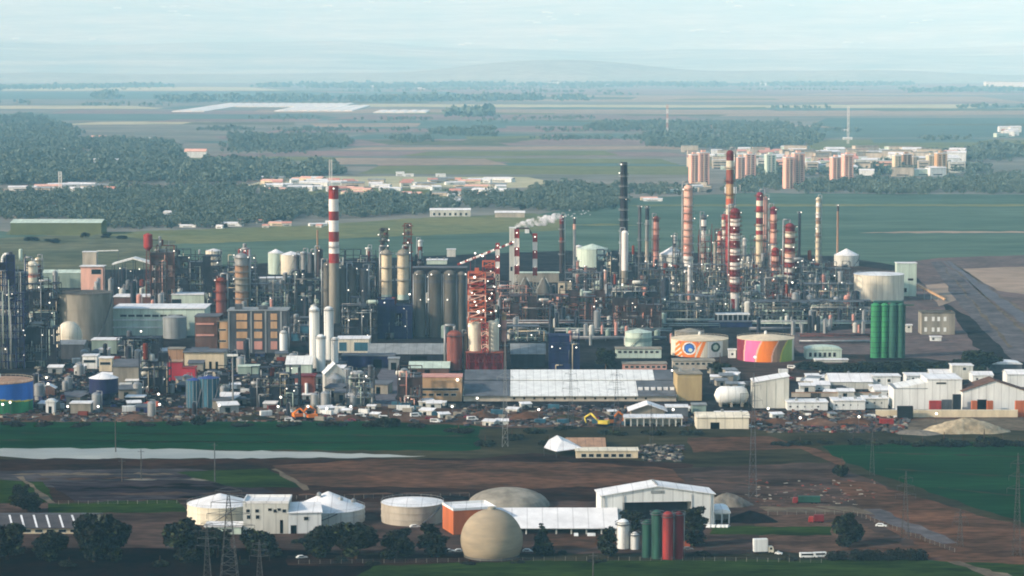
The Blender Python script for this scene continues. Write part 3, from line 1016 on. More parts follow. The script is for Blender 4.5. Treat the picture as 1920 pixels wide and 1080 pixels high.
# ---- vehicles
def car_proto(name, label, mat, x, yb, L=4.4, group=None, rot=0, van=False):
    t = T(name, label, 'van' if van else 'car', x, yb, group, rot)
    Hh, W = (2.1, 1.9) if van else (1.45, 1.75)
    b = MB()
    if van:
        b.prism([(-L / 2, .35), (L / 2, .35), (L / 2, 1.0), (L / 2 - .7, Hh * .55), (L / 2 - 1.2, Hh), (-L / 2, Hh)], -W / 2, W / 2)
    else:
        b.prism([(-L / 2, .3), (L / 2, .3), (L / 2, .8), (L / 2 - 1.1, .92), (L / 2 - 1.75, Hh), (-L / 2 + .9, Hh), (-L / 2 + .2, .98), (-L / 2, .85)], -W / 2, W / 2)
    t.part('body', b, mat)
    g_ = MB()
    z0, z1 = (1.15, Hh - .25) if van else (.95, Hh - .1)
    for s_ in (-1, 1):
        g_.box(-L / 2 + (.5 if van else .8), L / 2 - 1.75, s_ * W / 2 - (.02 if s_ > 0 else -.0) - .01, s_ * W / 2 + .02, z0, z1)
    t.part('window', g_, 'glass')
    for sx in (-1, 1):
        for sy in (-1, 1):
            w_ = MB()
            w_.tube((sx * L * .31, sy * (W / 2 - .1), .33), (sx * L * .31, sy * (W / 2 + .06), .33), .33, 12)
            t.part('wheel', w_, 'tyre')
    return t
def truck(label, x, yb, cab, box, L=8.5, rot=0, group=None, name='truck', hbox=2.6, flat=False):
    t = T(name, label, 'truck', x, yb, group, rot)
    b = MB()
    b.prism([(L / 2 - 2.1, .6), (L / 2, .6), (L / 2, 1.7), (L / 2 - .35, 2.9), (L / 2 - 2.1, 2.9)], -1.2, 1.2)
    cabo = t.part('cab', b, cab)
    g_ = MB()
    g_.box(L / 2 - 1.6, L / 2 - .6, -1.23, -1.19, 1.7, 2.6)
    g_.build('window', 'glass', cabo)
    b = MB()
    b.box(-L / 2, L / 2 - 2.4, -1.25, 1.25, 1.0, 1.3 if flat else 1.0 + hbox)
    t.part('cargo_bed' if flat else 'cargo_box', b, box)
    c = MB()
    c.box(-L / 2, L / 2 - .3, -.5, .5, .55, .98)
    t.part('chassis', c, 'black')
    for sx in (-L * .36, -L * .2, L * .34):
        for sy in (-1, 1):
            w_ = MB()
            w_.tube((sx, sy * .95, .5), (sx, sy * 1.2, .5), .5, 12)
            t.part('wheel', w_, 'tyre')
    return t
# ------------------------------------------------------------------ foreground works
mk('dome_stone', (156, 144, 120), .85, .1, 2.0, (.25, .25, 1), rgb2=(140, 130, 110), size2=9)
mk('roof_ribbed', (70, 66, 66), .8, .25, 5)
t, r, h = tank('storage_tank', 'cream walled cone roof tank left of the white office block', 'storage tank', 352, 474, 943, 988, 'cream_light', 'cone', 18, 'white_roof')
t, r, h = tank('storage_tank', 'broad grey walled tank with a tall white conical roof, beside the white annex', 'storage tank', 548, 684, 951, 990, 'white_dirty', 'cone', 30, 'white_roof')
for px, py in ((640, 934), (664, 938), (600, 926)):
    m = MB(); m.lathe([(1.0, 0), (1.0, 1.2), (.2, 1.8)], 8)
    v = t.part('vent', m, 'steel_pale'); v.location = (t.X(px), -r * .25, t.Z(py, -r * .25) - .9)
t, r, h = tank('storage_tank', 'open pale tank with a bright white floating lid left of the orange building', 'storage tank', 715, 832, 941, 989, 'concrete_pale', 'cone', 7, 'white_roof')
tank('storage_tank', 'wide grey domed tank behind the orange building', 'storage tank', 876, 1030, 947, 962, 'concrete', 'dome', 32, 'concrete', stair=False)
t = T('dome_tank', 'huge round stone coloured dome in front of the long white shed', 'dome', 922, 1054, dy=47 / scale(1040))
r = 58.5 / t.s; zc = 33 / t.s
a0 = -math.asin(zc / r)
t.part('shell', MB().lathe([(r * math.cos(a), zc + r * math.sin(a)) for a in [a0 + (math.pi / 2 - .01 - a0) * k / 28 for k in range(29)]], 64), 'dome_stone')
m = MB(); m.lathe([(r * math.cos(a0) + .9, 0), (r * math.cos(a0) + .9, 1.4), (r * math.cos(a0) - .3, 1.6)], 48, close=False)
t.part('ring_wall', m, 'concrete_dark')
m = MB(); m.lathe([(1.6, zc + r * .985), (1.6, zc + r + .8), (.2, zc + r + 1.2)], 12)
t.part('hatch', m, 'concrete')
# white office block between the tanks
building('office_block', 'white two storey block with small dark windows between two white tanks', 'office building', 456, 541, 944, 1003, 16, 'white_dirty', 'parapet', 'white_roof',
         windows=[(445 + 17 * i, 955, 452 + 17 * i, 961) for i in (1, 2, 4, 5)] + [(463, 966, 470, 973), (480, 966, 487, 973), (503, 953, 510, 958), (520, 953, 527, 958)], doors=[(525, 975, 531, 1000)])
building('annex_building', 'white box annex with two ribs on its pitched roof, right of the office block', 'building', 541, 602, 962, 1003, 20, 'white', 'gable_x', 'white_roof', rise=2.6, rot=8,
         doors=[(545, 985, 556, 1002)], windows=[(570, 970, 578, 976)])
building('low_building', 'low grey outbuilding under the white office block behind dark trees', 'building', 385, 452, 988, 1004, 10, 'mint', 'flat', 'white_roof', windows=[(400, 992, 410, 998), (425, 992, 435, 998)])
building('orange_building', 'bright orange block with a flat white roof beside the stone dome', 'building', 850, 930, 958, 1005, 15.5, 'orange_wall', 'parapet', 'white_roof', rot=18, windows=[(885, 972, 893, 978)])
t = building('long_shed', 'long white roofed shed with open bays behind the stone dome', 'shed', 930, 1156, 990, 1004, 30, 'white_dirty', 'gable_x', 'white_roof', rise=5.6, over=.9, open_bays=8)
wh = t = building('white_hall', 'big white hall with low gable and a wide dark opening', 'hall', 1127, 1340, 930, 991, 15, 'white', 'gable_y', 'white_roof', rise=3.6, rot=6, over=.7, hole=(1168, 943, 1298))
m = MB(); m.box(t.X(1168) + .3, t.X(1298) - .3, 9.5, 9.9, 0, t.Z(943) - .3); t.part('shade_panel', m, 'steel_dark')  # dark panel added to deepen the shade inside the opening
for f in (.03, .2, .8, .97):
    m = MB(); m.tube((t.W * f, -.25, 0), (t.W * f, -.25, t.h + .2), .14, 6); t.part('downpipe', m, 'steel_pale')
m = MB(); m.box(t.W * .05, t.W * .09, -.07, -.005, .05, 2.3); t.part('door', m, 'steel')
m = MB(); m.box(t.W * .44, t.W * .56, -.12, -.005, t.h + .6, t.h + 1.9); t.part('louvre', m, 'grey_wall')
for k in range(5):
    v = MB(); yy = t.depth * (.15 + .17 * k); v.lathe([(.5, t.h + 3.4), (.6, t.h + 4.3), (.1, t.h + 4.7)], 8, t.W / 2, yy); t.part('vent', v, 'steel_pale')
building('lean_to', 'small white lean-to with a barrel roof at the right end of the white hall', 'building', 1339, 1368, 962, 984, 14, 'white', 'barrel', 'white_roof', rise=1.6, open_bays=2)
building('orange_kiosk', 'small orange cabin right of the dark red silos', 'cabin', 1281, 1294, 996, 1027, 3, 'red_orange', 'flat', 'rust')
def fence(label, pts, hh=2.2):
    t = T('wire_fence', label, 'fence', *pts[0])
    o = t.e.location
    m, k = MB(), MB()
    for (xa, ya), (xb, yb_) in zip(pts, pts[1:]):
        A, B = G(xa, ya) - o, G(xb, yb_) - o
        n_ = max(2, int((B - A).length / 4))
        for i in range(n_ + 1):
            p = A.lerp(B, i / n_)
            m.bar((p.x, p.y, 0), (p.x, p.y, hh), .12)
        for z in (.2, .8, 1.4, 2.0):
            k.bar((A.x, A.y, z), (B.x, B.y, z), .05)
    t.part('posts', m, 'concrete')
    t.part('wires', k, 'wire')
fence('wire fence between the foreground works and the grass at the bottom', [(560, 1060), (760, 1058), (1040, 1054), (1300, 1054), (1540, 1058)])
fence('wire fence along the dirt road at the right', [(1440, 968), (1600, 966), (1690, 1000), (1790, 1038)])
fence('wire fence behind the foreground tanks', [(110, 948), (350, 946), (520, 938), (700, 936), (880, 934)])
# dark long shed on the far left with pale roof lights
t = building('skylight_shed', 'long dark roofed shed with slanting white rooflight strips', 'shed', -40, 164, 990, 1003, 34, 'cream', 'gable_x', 'roof_ribbed', rise=2.4, over=1.0,
             windows=[(44 + 22 * i, 993, 58 + 22 * i, 998) for i in range(5)])
for i, px in enumerate((2, 24, 48, 72, 97, 121, 143)):
    m = MB()
    a, b = t.X(px) + 0, t.X(px + 20)
    d, hh = t.depth / 2, t.h
    P = lambda x, f: (x, -.8 + (d + .8) * f, hh - .1 + 2.5 * f + .32)
    m.slab([P(b, .04), P(b + .8, .04), P(a + .8, .95), P(a, .95)], .12)
    t.part('rooflight', m, 'white_roof')
# silos
for x, w_, yt, yb, mt, lb in ((1168, 23, 980, 1030, 'white', 'white cylindrical silo in the row before the white hall'), (1190, 15, 1002, 1032, 'white', 'short white silo, smallest of the silo row'),
                              (1213, 18, 980, 1046, 'green_dark', 'dark green silo half hidden behind the taller green silo'), (1231, 19, 962, 1048, 'green_mid', 'tall bright green silo beside the red silo'),
                              (1252, 20, 965, 1050, 'red', 'tall bright red silo right of the green silos'), (1272, 19, 965, 1048, 'red_deep', 'dark red silo with a pale cap, behind the orange cabin')):
    t = column('silo', lb, 'silo', x, w_, yt, yb, [(yt, mt)], 1, True, False, rail_mat='steel', plat_r=.7, group='coloured silos before the white hall')
    m = MB(); m.tube((t.r + .25, -.3, .5), (t.r + .25, -.3, t.h), .14, 6); t.part('fill_pipe', m, 'steel_pale')
# vehicles and small things by the silos
truck('white lorry standing beyond the silos on the right', 1431, 1038, 'cream_light', 'white', 8, 8, hbox=5.0)
for i, (x, y, L, mt, lb) in enumerate(((1652, 988, 4.6, 'white', 'white car alone on the dirt beside the grey road'), (1290, 1032, 4.2, 'steel_pale', 'silver car parked under the orange cabin'),
                                (842, 1036, 4.2, 'white', 'white car left of the stone dome, the outer one'), (862, 1036, 4.2, 'white', 'white car tucked against the left foot of the stone dome'), (990, 1036, 4.4, 'white', 'white car right of the stone dome'),
                                (566, 1048, 4.4, 'white', 'white car standing alone on dark soil below the annex'), (1460, 1040, 2.8, 'white', 'tiny white car right of the white lorry'), (778, 990, 4.4, 'white', 'white car parked below the open pale tank'))):
    car_proto('parked_car', lb, mt, x, y, L, None, rnd.uniform(-25, 25))
c0 = car_proto('parked_car', 'white car in the row parked under the open bays of the long shed', 'white', 1080, 1006, 4.4, 'cars parked under the long shed', 90)
for x in (1105, 1112):
    dup(c0.e, G(x, 1006), None, 'white car in the row parked under the open bays of the long shed')
c0 = car_proto('parked_car', 'white car in the row parked right of the lean-to', 'white', 1330, 990, 4.4, 'cars parked right of the lean-to', 70)
for x in (1339, 1349, 1357, 1363):
    dup(c0.e, G(x, 990), None, 'white car in the row parked right of the lean-to')
t = car_proto('white_van', 'white minibus with dark windows beside the long hedge', 'white', 1516, 1046, 7.0, None, 4, True)
car_proto('white_van', 'second white van close behind the minibus by the hedge', 'white', 1540, 1045, 6.0, None, 10, True)
truck('red cab truck with a green tipper standing on the dirt field', 1512, 945, 'red', 'green_dark', 12, 178)
truck('small dark red truck below the green tipper on the dirt field', 1530, 981, 'red', 'red_deep', 6.5, 175)
def heap(name, label, x, yb, wpx, hpx, mat, seed=1, cat='heap', dep=.7):
    q = random.Random(seed)
    t = T(name, label, cat, x, yb)
    w2, hh = wpx / 2 / t.s, hpx / t.s
    m = MB(); n, k = 28, 12
    ph = [q.uniform(0, 6.28) for _ in range(6)]
    vs = []
    for j in range(k + 1):
        f = j / k
        for i in range(n):
            a = 2 * math.pi * i / n
            wob = 1 + .16 * math.sin(2 * a + ph[0]) + .1 * math.sin(5 * a + ph[1]) + .06 * q.uniform(-1, 1)
            rr = (1 - f) * wob
            z = hh * (1 - (1 - f) ** 1.35) * (1 + .14 * math.sin(3 * a + ph[2]) * (1 - f)) * (1 + .05 * q.uniform(-1, 1)) if j else -.3
            vs.append((w2 * rr * math.cos(a), w2 * dep * rr * math.sin(a) + w2 * dep, z))
    fs = [(j * n + i, j * n + (i + 1) % n, (j + 1) * n + (i + 1) % n, (j + 1) * n + i) for j in range(k) for i in range(n)]
    m.add(vs, fs, 0, True)
    t.part('mound', m, mat)
    return t
heap('coal_heap', 'black coal heap right of the lean-to', 1410, 985, 95, 22, 'coal', 3)
heap('gravel_heap', 'grey gravel mound behind the right end of the white hall', 1365, 955, 90, 26, 'gravel_heap', 4)
heap('coal_heap', 'low dark heap on the settling field left of the orange building', 850, 940, 90, 6, 'coal', 5)
# the tent roofed sheds in the field
t = T('tent_shed', 'white tent roof with pointed corners on the brown field', 'shed', 1058, 858)
m = MB()
A = [(-40, 838), (-12, 826), (12, 832), (30, 846), (-16, 851)]
s_ = t.s
top = [(-38 / s_, 4, 4.5), (-28 / s_, 16, 6.5), (-12 / s_, 20, 8.2), (10 / s_, 22, 5.5), (34 / s_, 4, 4.2), (-15 / s_, -2, 3.4)]
m.add(top + [(-4 / s_, 8, 7.4)], [(0, 5, 6), (5, 4, 6), (4, 3, 6), (3, 2, 6), (2, 1, 6), (1, 0, 6)])
m.add([(p[0], p[1], p[2] - .2) for p in top] + [(-4 / s_, 8, 7.2)], [(5, 0, 6), (4, 5, 6), (3, 4, 6), (2, 3, 6), (1, 2, 6), (0, 1, 6)])
t.part('roof', m, 'white_roof')
for p in top:
    k = MB(); k.bar((p[0], p[1], 0), (p[0], p[1], p[2]), .25); t.part('pole', k, 'steel')
building('striped_roof_shed', 'brown roofed shed with pale stripes behind the white tent roof', 'shed', 1066, 1132, 838, 846, 26, 'brown_wall', 'gable_x', 'tan_wall', rise=2.6, over=1.2)
building('low_building', 'long low cream building right of the white tent roof', 'building', 1080, 1196, 846, 860, 10, 'cream', 'flat', 'cream_light', windows=[(1090 + 14 * i, 851, 1099 + 14 * i, 857) for i in range(7)])
# hedge and trees
def hedge(label, x0, x1, yb, hpx, n=2600, leaf=.4, dm=4.0, name='hedge'):
    t = T(name, label, 'hedge', (x0 + x1) / 2, yb)
    W, hh = (x1 - x0) / t.s, hpx / t.s
    q = random.Random(int(x0))
    m = MB()
    k = max(3, int(W / hh / .8))
    leaf_cloud(m, q, [(-W / 2 + W * (i + .5) / k + q.uniform(-1, 1), q.uniform(-1, 1) + dm / 2, hh * q.uniform(.38, .6), hh * q.uniform(.5, .7), .85) for i in range(k)], n, leaf)
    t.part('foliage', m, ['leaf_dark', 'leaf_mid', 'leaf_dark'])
    k = MB()
    for i in range(int(W / 3)):
        k.tube((-W / 2 + 3 * i + 1, dm / 2, 0), (-W / 2 + 3 * i + 1.2, dm / 2, hh * .6), .08, 5)
    t.part('stems', k, 'bark')
hedge('long dark clipped hedge at the foot of the dirt lot', 1550, 1738, 1055, 24, 5200, .4)
for args in (('round', 'dark tree at the left edge before the skylight shed', 14, 1052, 66, 62), ('round', 'spreading dark tree before the shed wall, second from the left edge', 98, 1052, 60, 56), ('round', 'tall dark tree with twin crowns right of the skylight shed', 176, 1056, 88, 62),
             ('round', 'lower olive tree between the twin crowned tree and the bare gap', 212, 1054, 84, 58), ('round', 'broad dark tree in front of the cream walled tank', 345, 1052, 78, 78), ('round', 'dark tree under the cream tank, left of the big pylon', 408, 1048, 62, 44),
             ('round', 'squat dark tree below the office block', 486, 1046, 54, 60), ('round', 'dark tree below the annex, left of a matching pair', 608, 1046, 66, 56), ('round', 'biggest dark tree below the conical white roof', 668, 1050, 76, 66),
             ('round', 'dark tree under the open pale tank', 742, 1048, 58, 52), ('tall', 'dense dark tree left of the orange building', 812, 1046, 60, 48), ('cone', 'dark pointed conifer right of the stone dome', 1018, 1042, 58, 36),
             ('tall', 'narrow dark tree left of the white silo', 1141, 1046, 52, 34), ('round', 'dark tree inside the opening of the white hall', 1190, 1008, 52, 46), ('tall', 'dark tree behind the orange cabin right of the silos', 1300, 1026, 70, 46),
             ('round', 'rounded tree beside the hedge and the minibus', 1584, 1024, 62, 50), ('round', 'dark tree on the track by the settling ponds', 52, 962, 34, 46), ('round', 'small dark crown above the ponds track', 40, 940, 30, 26)):
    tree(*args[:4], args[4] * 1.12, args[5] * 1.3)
tree('bush', 'round dark bush at the corner of the green field', 1578, 894, 30, 40)
for i, (x, y, hp, wp) in enumerate(((640, 1056, 16, 34), (700, 1062, 12, 40), (880, 1060, 10, 34), (970, 1058, 10, 30), (1120, 1056, 12, 40), (1320, 1044, 14, 40), (450, 1060, 14, 40), (300, 1062, 16, 46), (130, 1064, 16, 44), (1480, 1052, 10, 44), (560, 1020, 14, 30), (1055, 1040, 12, 24))):
    tree('bush', 'low scrub bush in the foreground strip', x, y, hp, wp, 'scrub bushes of the foreground strip')
for i, (x, y, hp, wp) in enumerate(((1500, 834, 12, 50), (1545, 832, 10, 40), (1600, 833, 14, 50), (1640, 834, 10, 40), (1690, 834, 12, 50), (1730, 838, 16, 52), (1770, 838, 22, 60), (1805, 838, 16, 46), (1845, 838, 26, 64), (1880, 838, 18, 50), (1910, 838, 16, 40), (1460, 836, 10, 44))):
    tree('bush', 'dark bush in the scrub row before the sand heap and scrapyard', x, y, hp, wp, 'scrub row before the scrapyard')
for i, (x, y, hp, wp) in enumerate(((20, 798, 10, 60), (80, 798, 8, 50), (150, 799, 8, 50), (260, 799, 8, 60), (330, 798, 12, 40), (372, 797, 24, 44), (460, 799, 8, 60), (540, 799, 10, 60), (620, 799, 10, 60), (700, 800, 16, 40), (728, 800, 26, 50), (780, 802, 10, 50), (860, 812, 14, 60), (910, 836, 16, 50), (960, 826, 16, 50), (1000, 812, 14, 60), (1030, 836, 16, 40), (1060, 806, 10, 50), (1150, 815, 12, 60), (1230, 815, 12, 60), (1290, 815, 10, 60))):
    tree('bush', 'dark bush in the row between the works and the green field', x, y, hp, wp, 'bushes between the works and the field')
# lattice pylons and poles of the lines crossing the foreground
pylon('massive pale lattice pylon standing left of the white office block, cut by the bottom edge', 430, 925, 1105, 36, 'wire', 4, name='lattice_pylon', bar_=.3)
pylon('slender pylon just left of the massive lattice pylon', 389, 985, 1100, 16, 'wire', 4, bar_=.2)
pylon('slender pylon just right of the massive lattice pylon', 487, 1012, 1104, 14, 'wire', 3, bar_=.2)
pylon('tall pale mast before the grey end of the long white hall', 947, 640, 838, 11, 'steel_pale', 1, bar_=.26)
pylon('lattice pylon before the long white hall, left of a matching one', 1070, 690, 806, 12, 'steel', 3, bar_=.2)
pylon('lattice pylon before the right part of the long white hall', 1156, 692, 806, 12, 'steel', 3, bar_=.2)
pylon('tall lattice pylon before the white upright hall and the cream house', 1411, 700, 935, 15, 'steel', 3, bar_=.22)
pylon('thin pylon at the far edge of the green field', 1635, 806, 892, 9, 'wire', 2, bar_=.14)
pylon('lattice pylon between the dirt lot and the green field', 1697, 884, 1012, 14, 'wire', 3, bar_=.18)
pylon('lattice pylon on the brown bank at the right', 1800, 955, 1026, 11, 'wire', 3, bar_=.16)
pylon('lattice pylon in the green field nearest the right edge', 1906, 850, 1046, 15, 'wire', 3, bar_=.2)
pylon('thin pylon before the low building with white posts', 1221, 758, 838, 8, 'wire', 2, bar_=.14)
for x, a, b, lb in ((217, 780, 848, 'thin pale pole in the green strip before the works'), (265, 842, 900, 'dark pole standing in the pale canal bank'), (403, 830, 905, 'pale pole beyond the sludge ponds'), (229, 860, 905, 'short pale pole by the sludge ponds'), (1112, 1036, 1084, 'thin pole on the grass below the silos')):
    t = T('utility_pole', lb, 'pole', x, b)
    m = MB(); m.lathe([(.3, 0), (.18, t.Z(a))], 8); t.part('post', m, 'wire')
    m = MB(); m.bar((-1.6, 0, t.Z(a) - 1.2), (1.6, 0, t.Z(a) - 1.2), .16); t.part('crossarm', m, 'wire')
# ------------------------------------------------------------------ middle band of the works
def art_tank(label, x0, x1, yt, yb, fn, mats, rpx=7, roof_mat='cream', z_n=36, a_n=240, top_px=0):
    xm = (x0 + x1) / 2
    r0 = (x1 - x0) / 2 / scale(yb)
    t = T('painted_tank', label, 'storage tank', xm, yb, 'painted storage tanks', dy=r0)
    r = (x1 - x0) / 2 / t.s
    h = t.Z(yt)
    m = MB()
    vs, fs, mi = [], [], []
    for j in range(z_n + 1):
        for i in range(a_n):
            a = 2 * math.pi * i / a_n
            vs.append((r * math.sin(a), -r * math.cos(a), h * j / z_n))
    for j in range(z_n):
        for i in range(a_n):
            a = 2 * math.pi * (i + .5) / a_n
            fs.append((j * a_n + i, j * a_n + (i + 1) % a_n, (j + 1) * a_n + (i + 1) % a_n, (j + 1) * a_n + i))
            u, v = xm + r * math.sin(a) * t.s, yb - h * (j + .5) / z_n * t.s      # where the paint sits on the unrolled front
            mi.append(mats.index(fn(u, v)) if math.cos(a) > -.05 else 0)
    m.v, m.f, m.m, m.sm = vs, fs, mi, [True] * len(fs)
    t.part('shell', m, mats)
    m = MB()
    m.lathe([(r * 1.012, h - .3), (r * 1.012, h + .15), (r * .5, h + rpx / t.s * .6), (.4, h + rpx / t.s)], 56)
    t.part('roof', m, roof_mat)
    m = MB()
    for i in range(40):
        a, b = 2 * math.pi * i / 40, 2 * math.pi * (i + 1) / 40
        m.bar((r * math.cos(a), r * math.sin(a), h), (r * math.cos(a), r * math.sin(a), h + 1.2), .08)
        m.bar((r * math.cos(a), r * math.sin(a), h + 1.2), (r * math.cos(b), r * math.sin(b), h + 1.2), .09)
    t.part('railing', m, 'cream_light')
    m = MB(); m.lathe([(.9, h + rpx / t.s - .5), (.9, h + rpx / t.s + 1.6), (.1, h + rpx / t.s + 2.2)], 8)
    t.part('vent', m, 'white')
    return t
def art_a(u, v):
    def D(x, y): return math.hypot(u - x, v - y)
    d1, d2 = D(1289, 654), D(1338, 652)
    if d1 < 8: return 'blue_bright' if D(1291, 657) > 3.5 else 'mint'
    if d1 < 9.5: return 'navy'
    if d1 < 12: return 'white'
    if d2 < 5: return 'mint'
    if d2 < 9: return 'green_dark'
    if d2 < 11.5: return 'white'
    if v < 637: return 'cream_light'
    if u < 1265 - (v - 650) * .1: return 'cream_light'
    if u < 1270 + (v - 640) * .25: return 'orange' if (int(u + v) % 9) > 2 else 'cream_light'
    if u < 1300 + (665 - v) * .25: return 'orange' if d1 < 17 else 'red_orange'
    if abs(u - (1311 + (655 - v) * .4)) < 3.5 or abs(u - (1303 + (650 - v) * .8)) < 2.5: return 'orange'
    if u < 1322: return 'cream_light'
    return 'concrete_pale' if u > 1352 else 'white'
def art_b(u, v):
    k = max(0, 678 - v)
    c0, c1, c2, c3 = 1391 + .0018 * k * k, 1411 + .0074 * k * k, 1440 + .0094 * k * k, 1457 + .0100 * k * k
    if v < 635.5: return 'cream_light'
    if u < c0: return 'maroon'
    if u < c0 + 1.8: return 'salmon_pale'
    if u < c1: return 'pink'
    if u < c1 + 3: return 'salmon_pale'
    if u < c2: return 'orange'
    if u < c2 + 2.6: return 'salmon_pale'
    if u < c3: return 'tan_wall'
    if u < c3 + 2.6: return 'yellow'
    return 'lime' if u < 1482 else 'cream_light'
art_tank('white tank painted with an orange flare and two ringed circles', 1258, 1365, 634, 671, art_a, ['concrete_pale', 'blue_bright', 'mint', 'navy', 'white', 'green_dark', 'cream_light', 'orange', 'red_orange'])
art_tank('tank painted with maroon, pink, orange and lime curved bands', 1382, 1488, 633, 680, art_b, ['cream_light', 'maroon', 'salmon_pale', 'pink', 'orange', 'tan_wall', 'yellow', 'lime'])
art_tank('tank painted blue over green with a thin yellow wave, at the left edge', -62, 62, 713, 778,
         lambda u, v: 'blue_bright' if v < 747 + (u + 10) * .13 - 1 else 'yellow' if v < 747 + (u + 10) * .13 + 1.6 else 'green', ['blue_bright', 'yellow', 'green'], rpx=6, roof_mat='tan_wall')
tank('storage_tank', 'pale green tank with a darker band, left of the painted tanks', 'storage tank', 1172, 1222, 622, 652, 'mint', 'cone', 6, 'mint', bands=[(.3, 'mint'), (.62, 'mint_dark'), (1, 'mint')])
tank('storage_tank', 'low grey domed tank behind the painted tank with circles', 'storage tank', 1265, 1320, 621, 634, 'concrete', 'cone', 6, 'concrete')
# long halls of the front row
t = building('long_hall', 'long white hall with a two step roof in the front row of the works', 'hall', 869, 1268, 743, 753, 48, 'concrete_pale', 'flat', 'mint', doors=[(962 + 19 * i, 745, 966 + 19 * i, 749) for i in range(14)], vents=0)
for (a, b, nm, mt, lb) in ((869, 956, 'roof_section', 'grey_roof_dark', 'grey roof slope'), (957, 1268, 'roof_section', 'white', None)):
    for k, (d0, d1, z0, z1) in enumerate(((-1.2, 27, .5, 5.6), (27.4, 48.5, 6.2, 9.6))):
        bb = b
        if k == 0 and a > 900: bb = 1196
        if k == 1 and a > 900: bb = 1232
        m = MB()
        X0, X1 = t.X(a), t.X(bb)
        m.slab([(X0, d0, t.h + z0), (X1, d0, t.h + z0), (X1, d1, t.h + z1), (X0, d1, t.h + z1)], .4)
        m.slab([(X0, d1, t.h + z1), (X0, d0, t.h + z0), (X0, d0, t.h + .5), (X0, d1, t.h + .5)], .2)
        t.part(nm, m, mt, label=lb)
        if bb != b:
            m = MB()
            X0, X1 = t.X(bb + .4), t.X(b)
            m.slab([(X0, d0, t.h + z0), (X1, d0, t.h + z0), (X1, d1, t.h + z1), (X0, d1, t.h + z1)], .4)
            o = t.part(nm, m, 'grey_roof_dark', label='grey roof slope')
            for i in range(6):
                if k == 0:
                    w_ = MB(); x_ = X0 + (X1 - X0) * (i + .5) / 6
                    w_.box(x_ - 1.2, x_ + 1.2, 9, 11.5, t.h + 2.4, t.h + 3.9)
                    w_.build('rooflight', 'white_roof', o)
building('beige_block', 'plain beige windowless block at the right end of the long white hall', 'building', 1270, 1316, 702, 752, 20, 'beige', 'flat', 'concrete', rot=3, vents=2)
building('office_building', 'brown and orange office with two dark window bands left of the long hall', 'office building', 786, 866, 708, 753, 16, 'sand_wall', 'flat', 'salmon', over=.3,
         windows=[(789, 728, 860, 732)] + [(790 + 14 * i, 738, 799 + 14 * i, 742) for i in range(5)], lamps=[(858, 712)])
building('warehouse', 'long grey warehouse with a pale roof behind the brown office', 'warehouse', 767, 842, 690, 702, 26, 'brown_wall', 'gable_x', 'mint', rise=2.5, doors=[(772, 693, 782, 701), (796, 693, 806, 701)])
building('warehouse', 'long grey roofed warehouse below the row of grey silos', 'warehouse', 690, 842, 664, 676, 34, 'steel_dark', 'gable_x', 'grey_wall', rise=5, doors=[(720, 668, 745, 676), (770, 668, 800, 676)])
building('warehouse', 'grey roofed warehouse right of the red and white lattice tower', 'warehouse', 958, 1022, 664, 690, 30, 'steel_dark', 'gable_x', 'grey_wall', rise=5)
building('blue_building', 'low building with two blue window bays and a white roof edge', 'building', 632, 692, 636, 662, 18, 'cream_light', 'flat', 'white_roof', windows=[(636, 642, 650, 658), (664, 642, 690, 658)], win_mat='teal')
building('dark_shed', 'dark blue shed beneath the blue windowed building', 'shed', 640, 740, 668, 690, 14, 'navy', 'flat', 'grey_roof_dark', doors=[(700, 674, 716, 690)], over=.3)
building('blue_gate_house', 'small pale gate building at the head of the yard road', 'building', 728, 748, 673, 694, 8, 'grey_wall', 'flat', 'steel_pale', doors=[(733, 680, 743, 694)])
# white and red silos, prilling tower
for x, w_, yt, yb, lb in ((590, 19, 580, 690, 'tall white silo, left one of the twin tall pair'), (617, 18, 580, 692, 'tall white silo, right one of the twin tall pair'), (602, 17, 632, 697, 'shorter white silo between the twin tall pair'), (628, 13, 636, 694, 'shorter narrow white silo at the right of the tall pair')):
    t = column('white_silo', lb, 'silo', x, w_, yt, yb, [(yt, 'white')], 1, True, False, plat_r=.6, group='white silos')
column('white_silo', 'short white silo standing alone beside the striped office block', 'silo', 532, 15, 624, 668, [(624, 'white')], 1, True, True, plat_r=.6)
column('red_silo', 'fat red brown silo left of the lattice tower', 'silo', 852, 29, 628, 694, [(628, 'rust_red')], 1, True, True, lamps=0, plat_r=1.2)
t = building('white_hopper_house', 'white bulging hopper building in front of the white silos', 'building', 609, 648, 702, 738, 12, 'white_dirty', 'gable_y', 'white', rise=6, rot=10)
m = MB(); m.lathe([(1, 0), (5, 6), (5, 9), (1, 12)], 10, t.X(628), -1.0); t.part('hopper', m, 'steel_pale')
t = T('lattice_tower', 'orange red and white lattice tower on a red framed base with two pale cylinders', 'tower', 908, 696)
W = t.X(942) - t.X(875)
hz0 = t.Z(662)
m = MB()
x0, x1 = t.X(875), t.X(942)
for i in range(5):
    for j in range(3):
        m.bar((x0 + W * i / 4, 9 * j, 0), (x0 + W * i / 4, 9 * j, hz0), .7)
for j in (0, 18):
    for i in range(4):
        m.bar((x0 + W * i / 4, j, hz0 * .5), (x0 + W * (i + 1) / 4, j, hz0), .45)
        m.bar((x0 + W * (i + 1) / 4, j, hz0 * .5), (x0 + W * i / 4, j, hz0), .45)
    m.bar((x0, j, hz0 * .5), (x1, j, hz0 * .5), .55)
t.part('base_frame', m, 'red_deep')
m = MB(); m.box(x0 + 1, x1 - 1, 1.5, 16, .1, hz0 - .4); t.part('base_wall', m, 'red_deep')
m = MB(); m.box(x0 - .6, x1 + .6, -.7, 18.7, hz0, hz0 + .8); t.part('deck', m, 'rust_red')
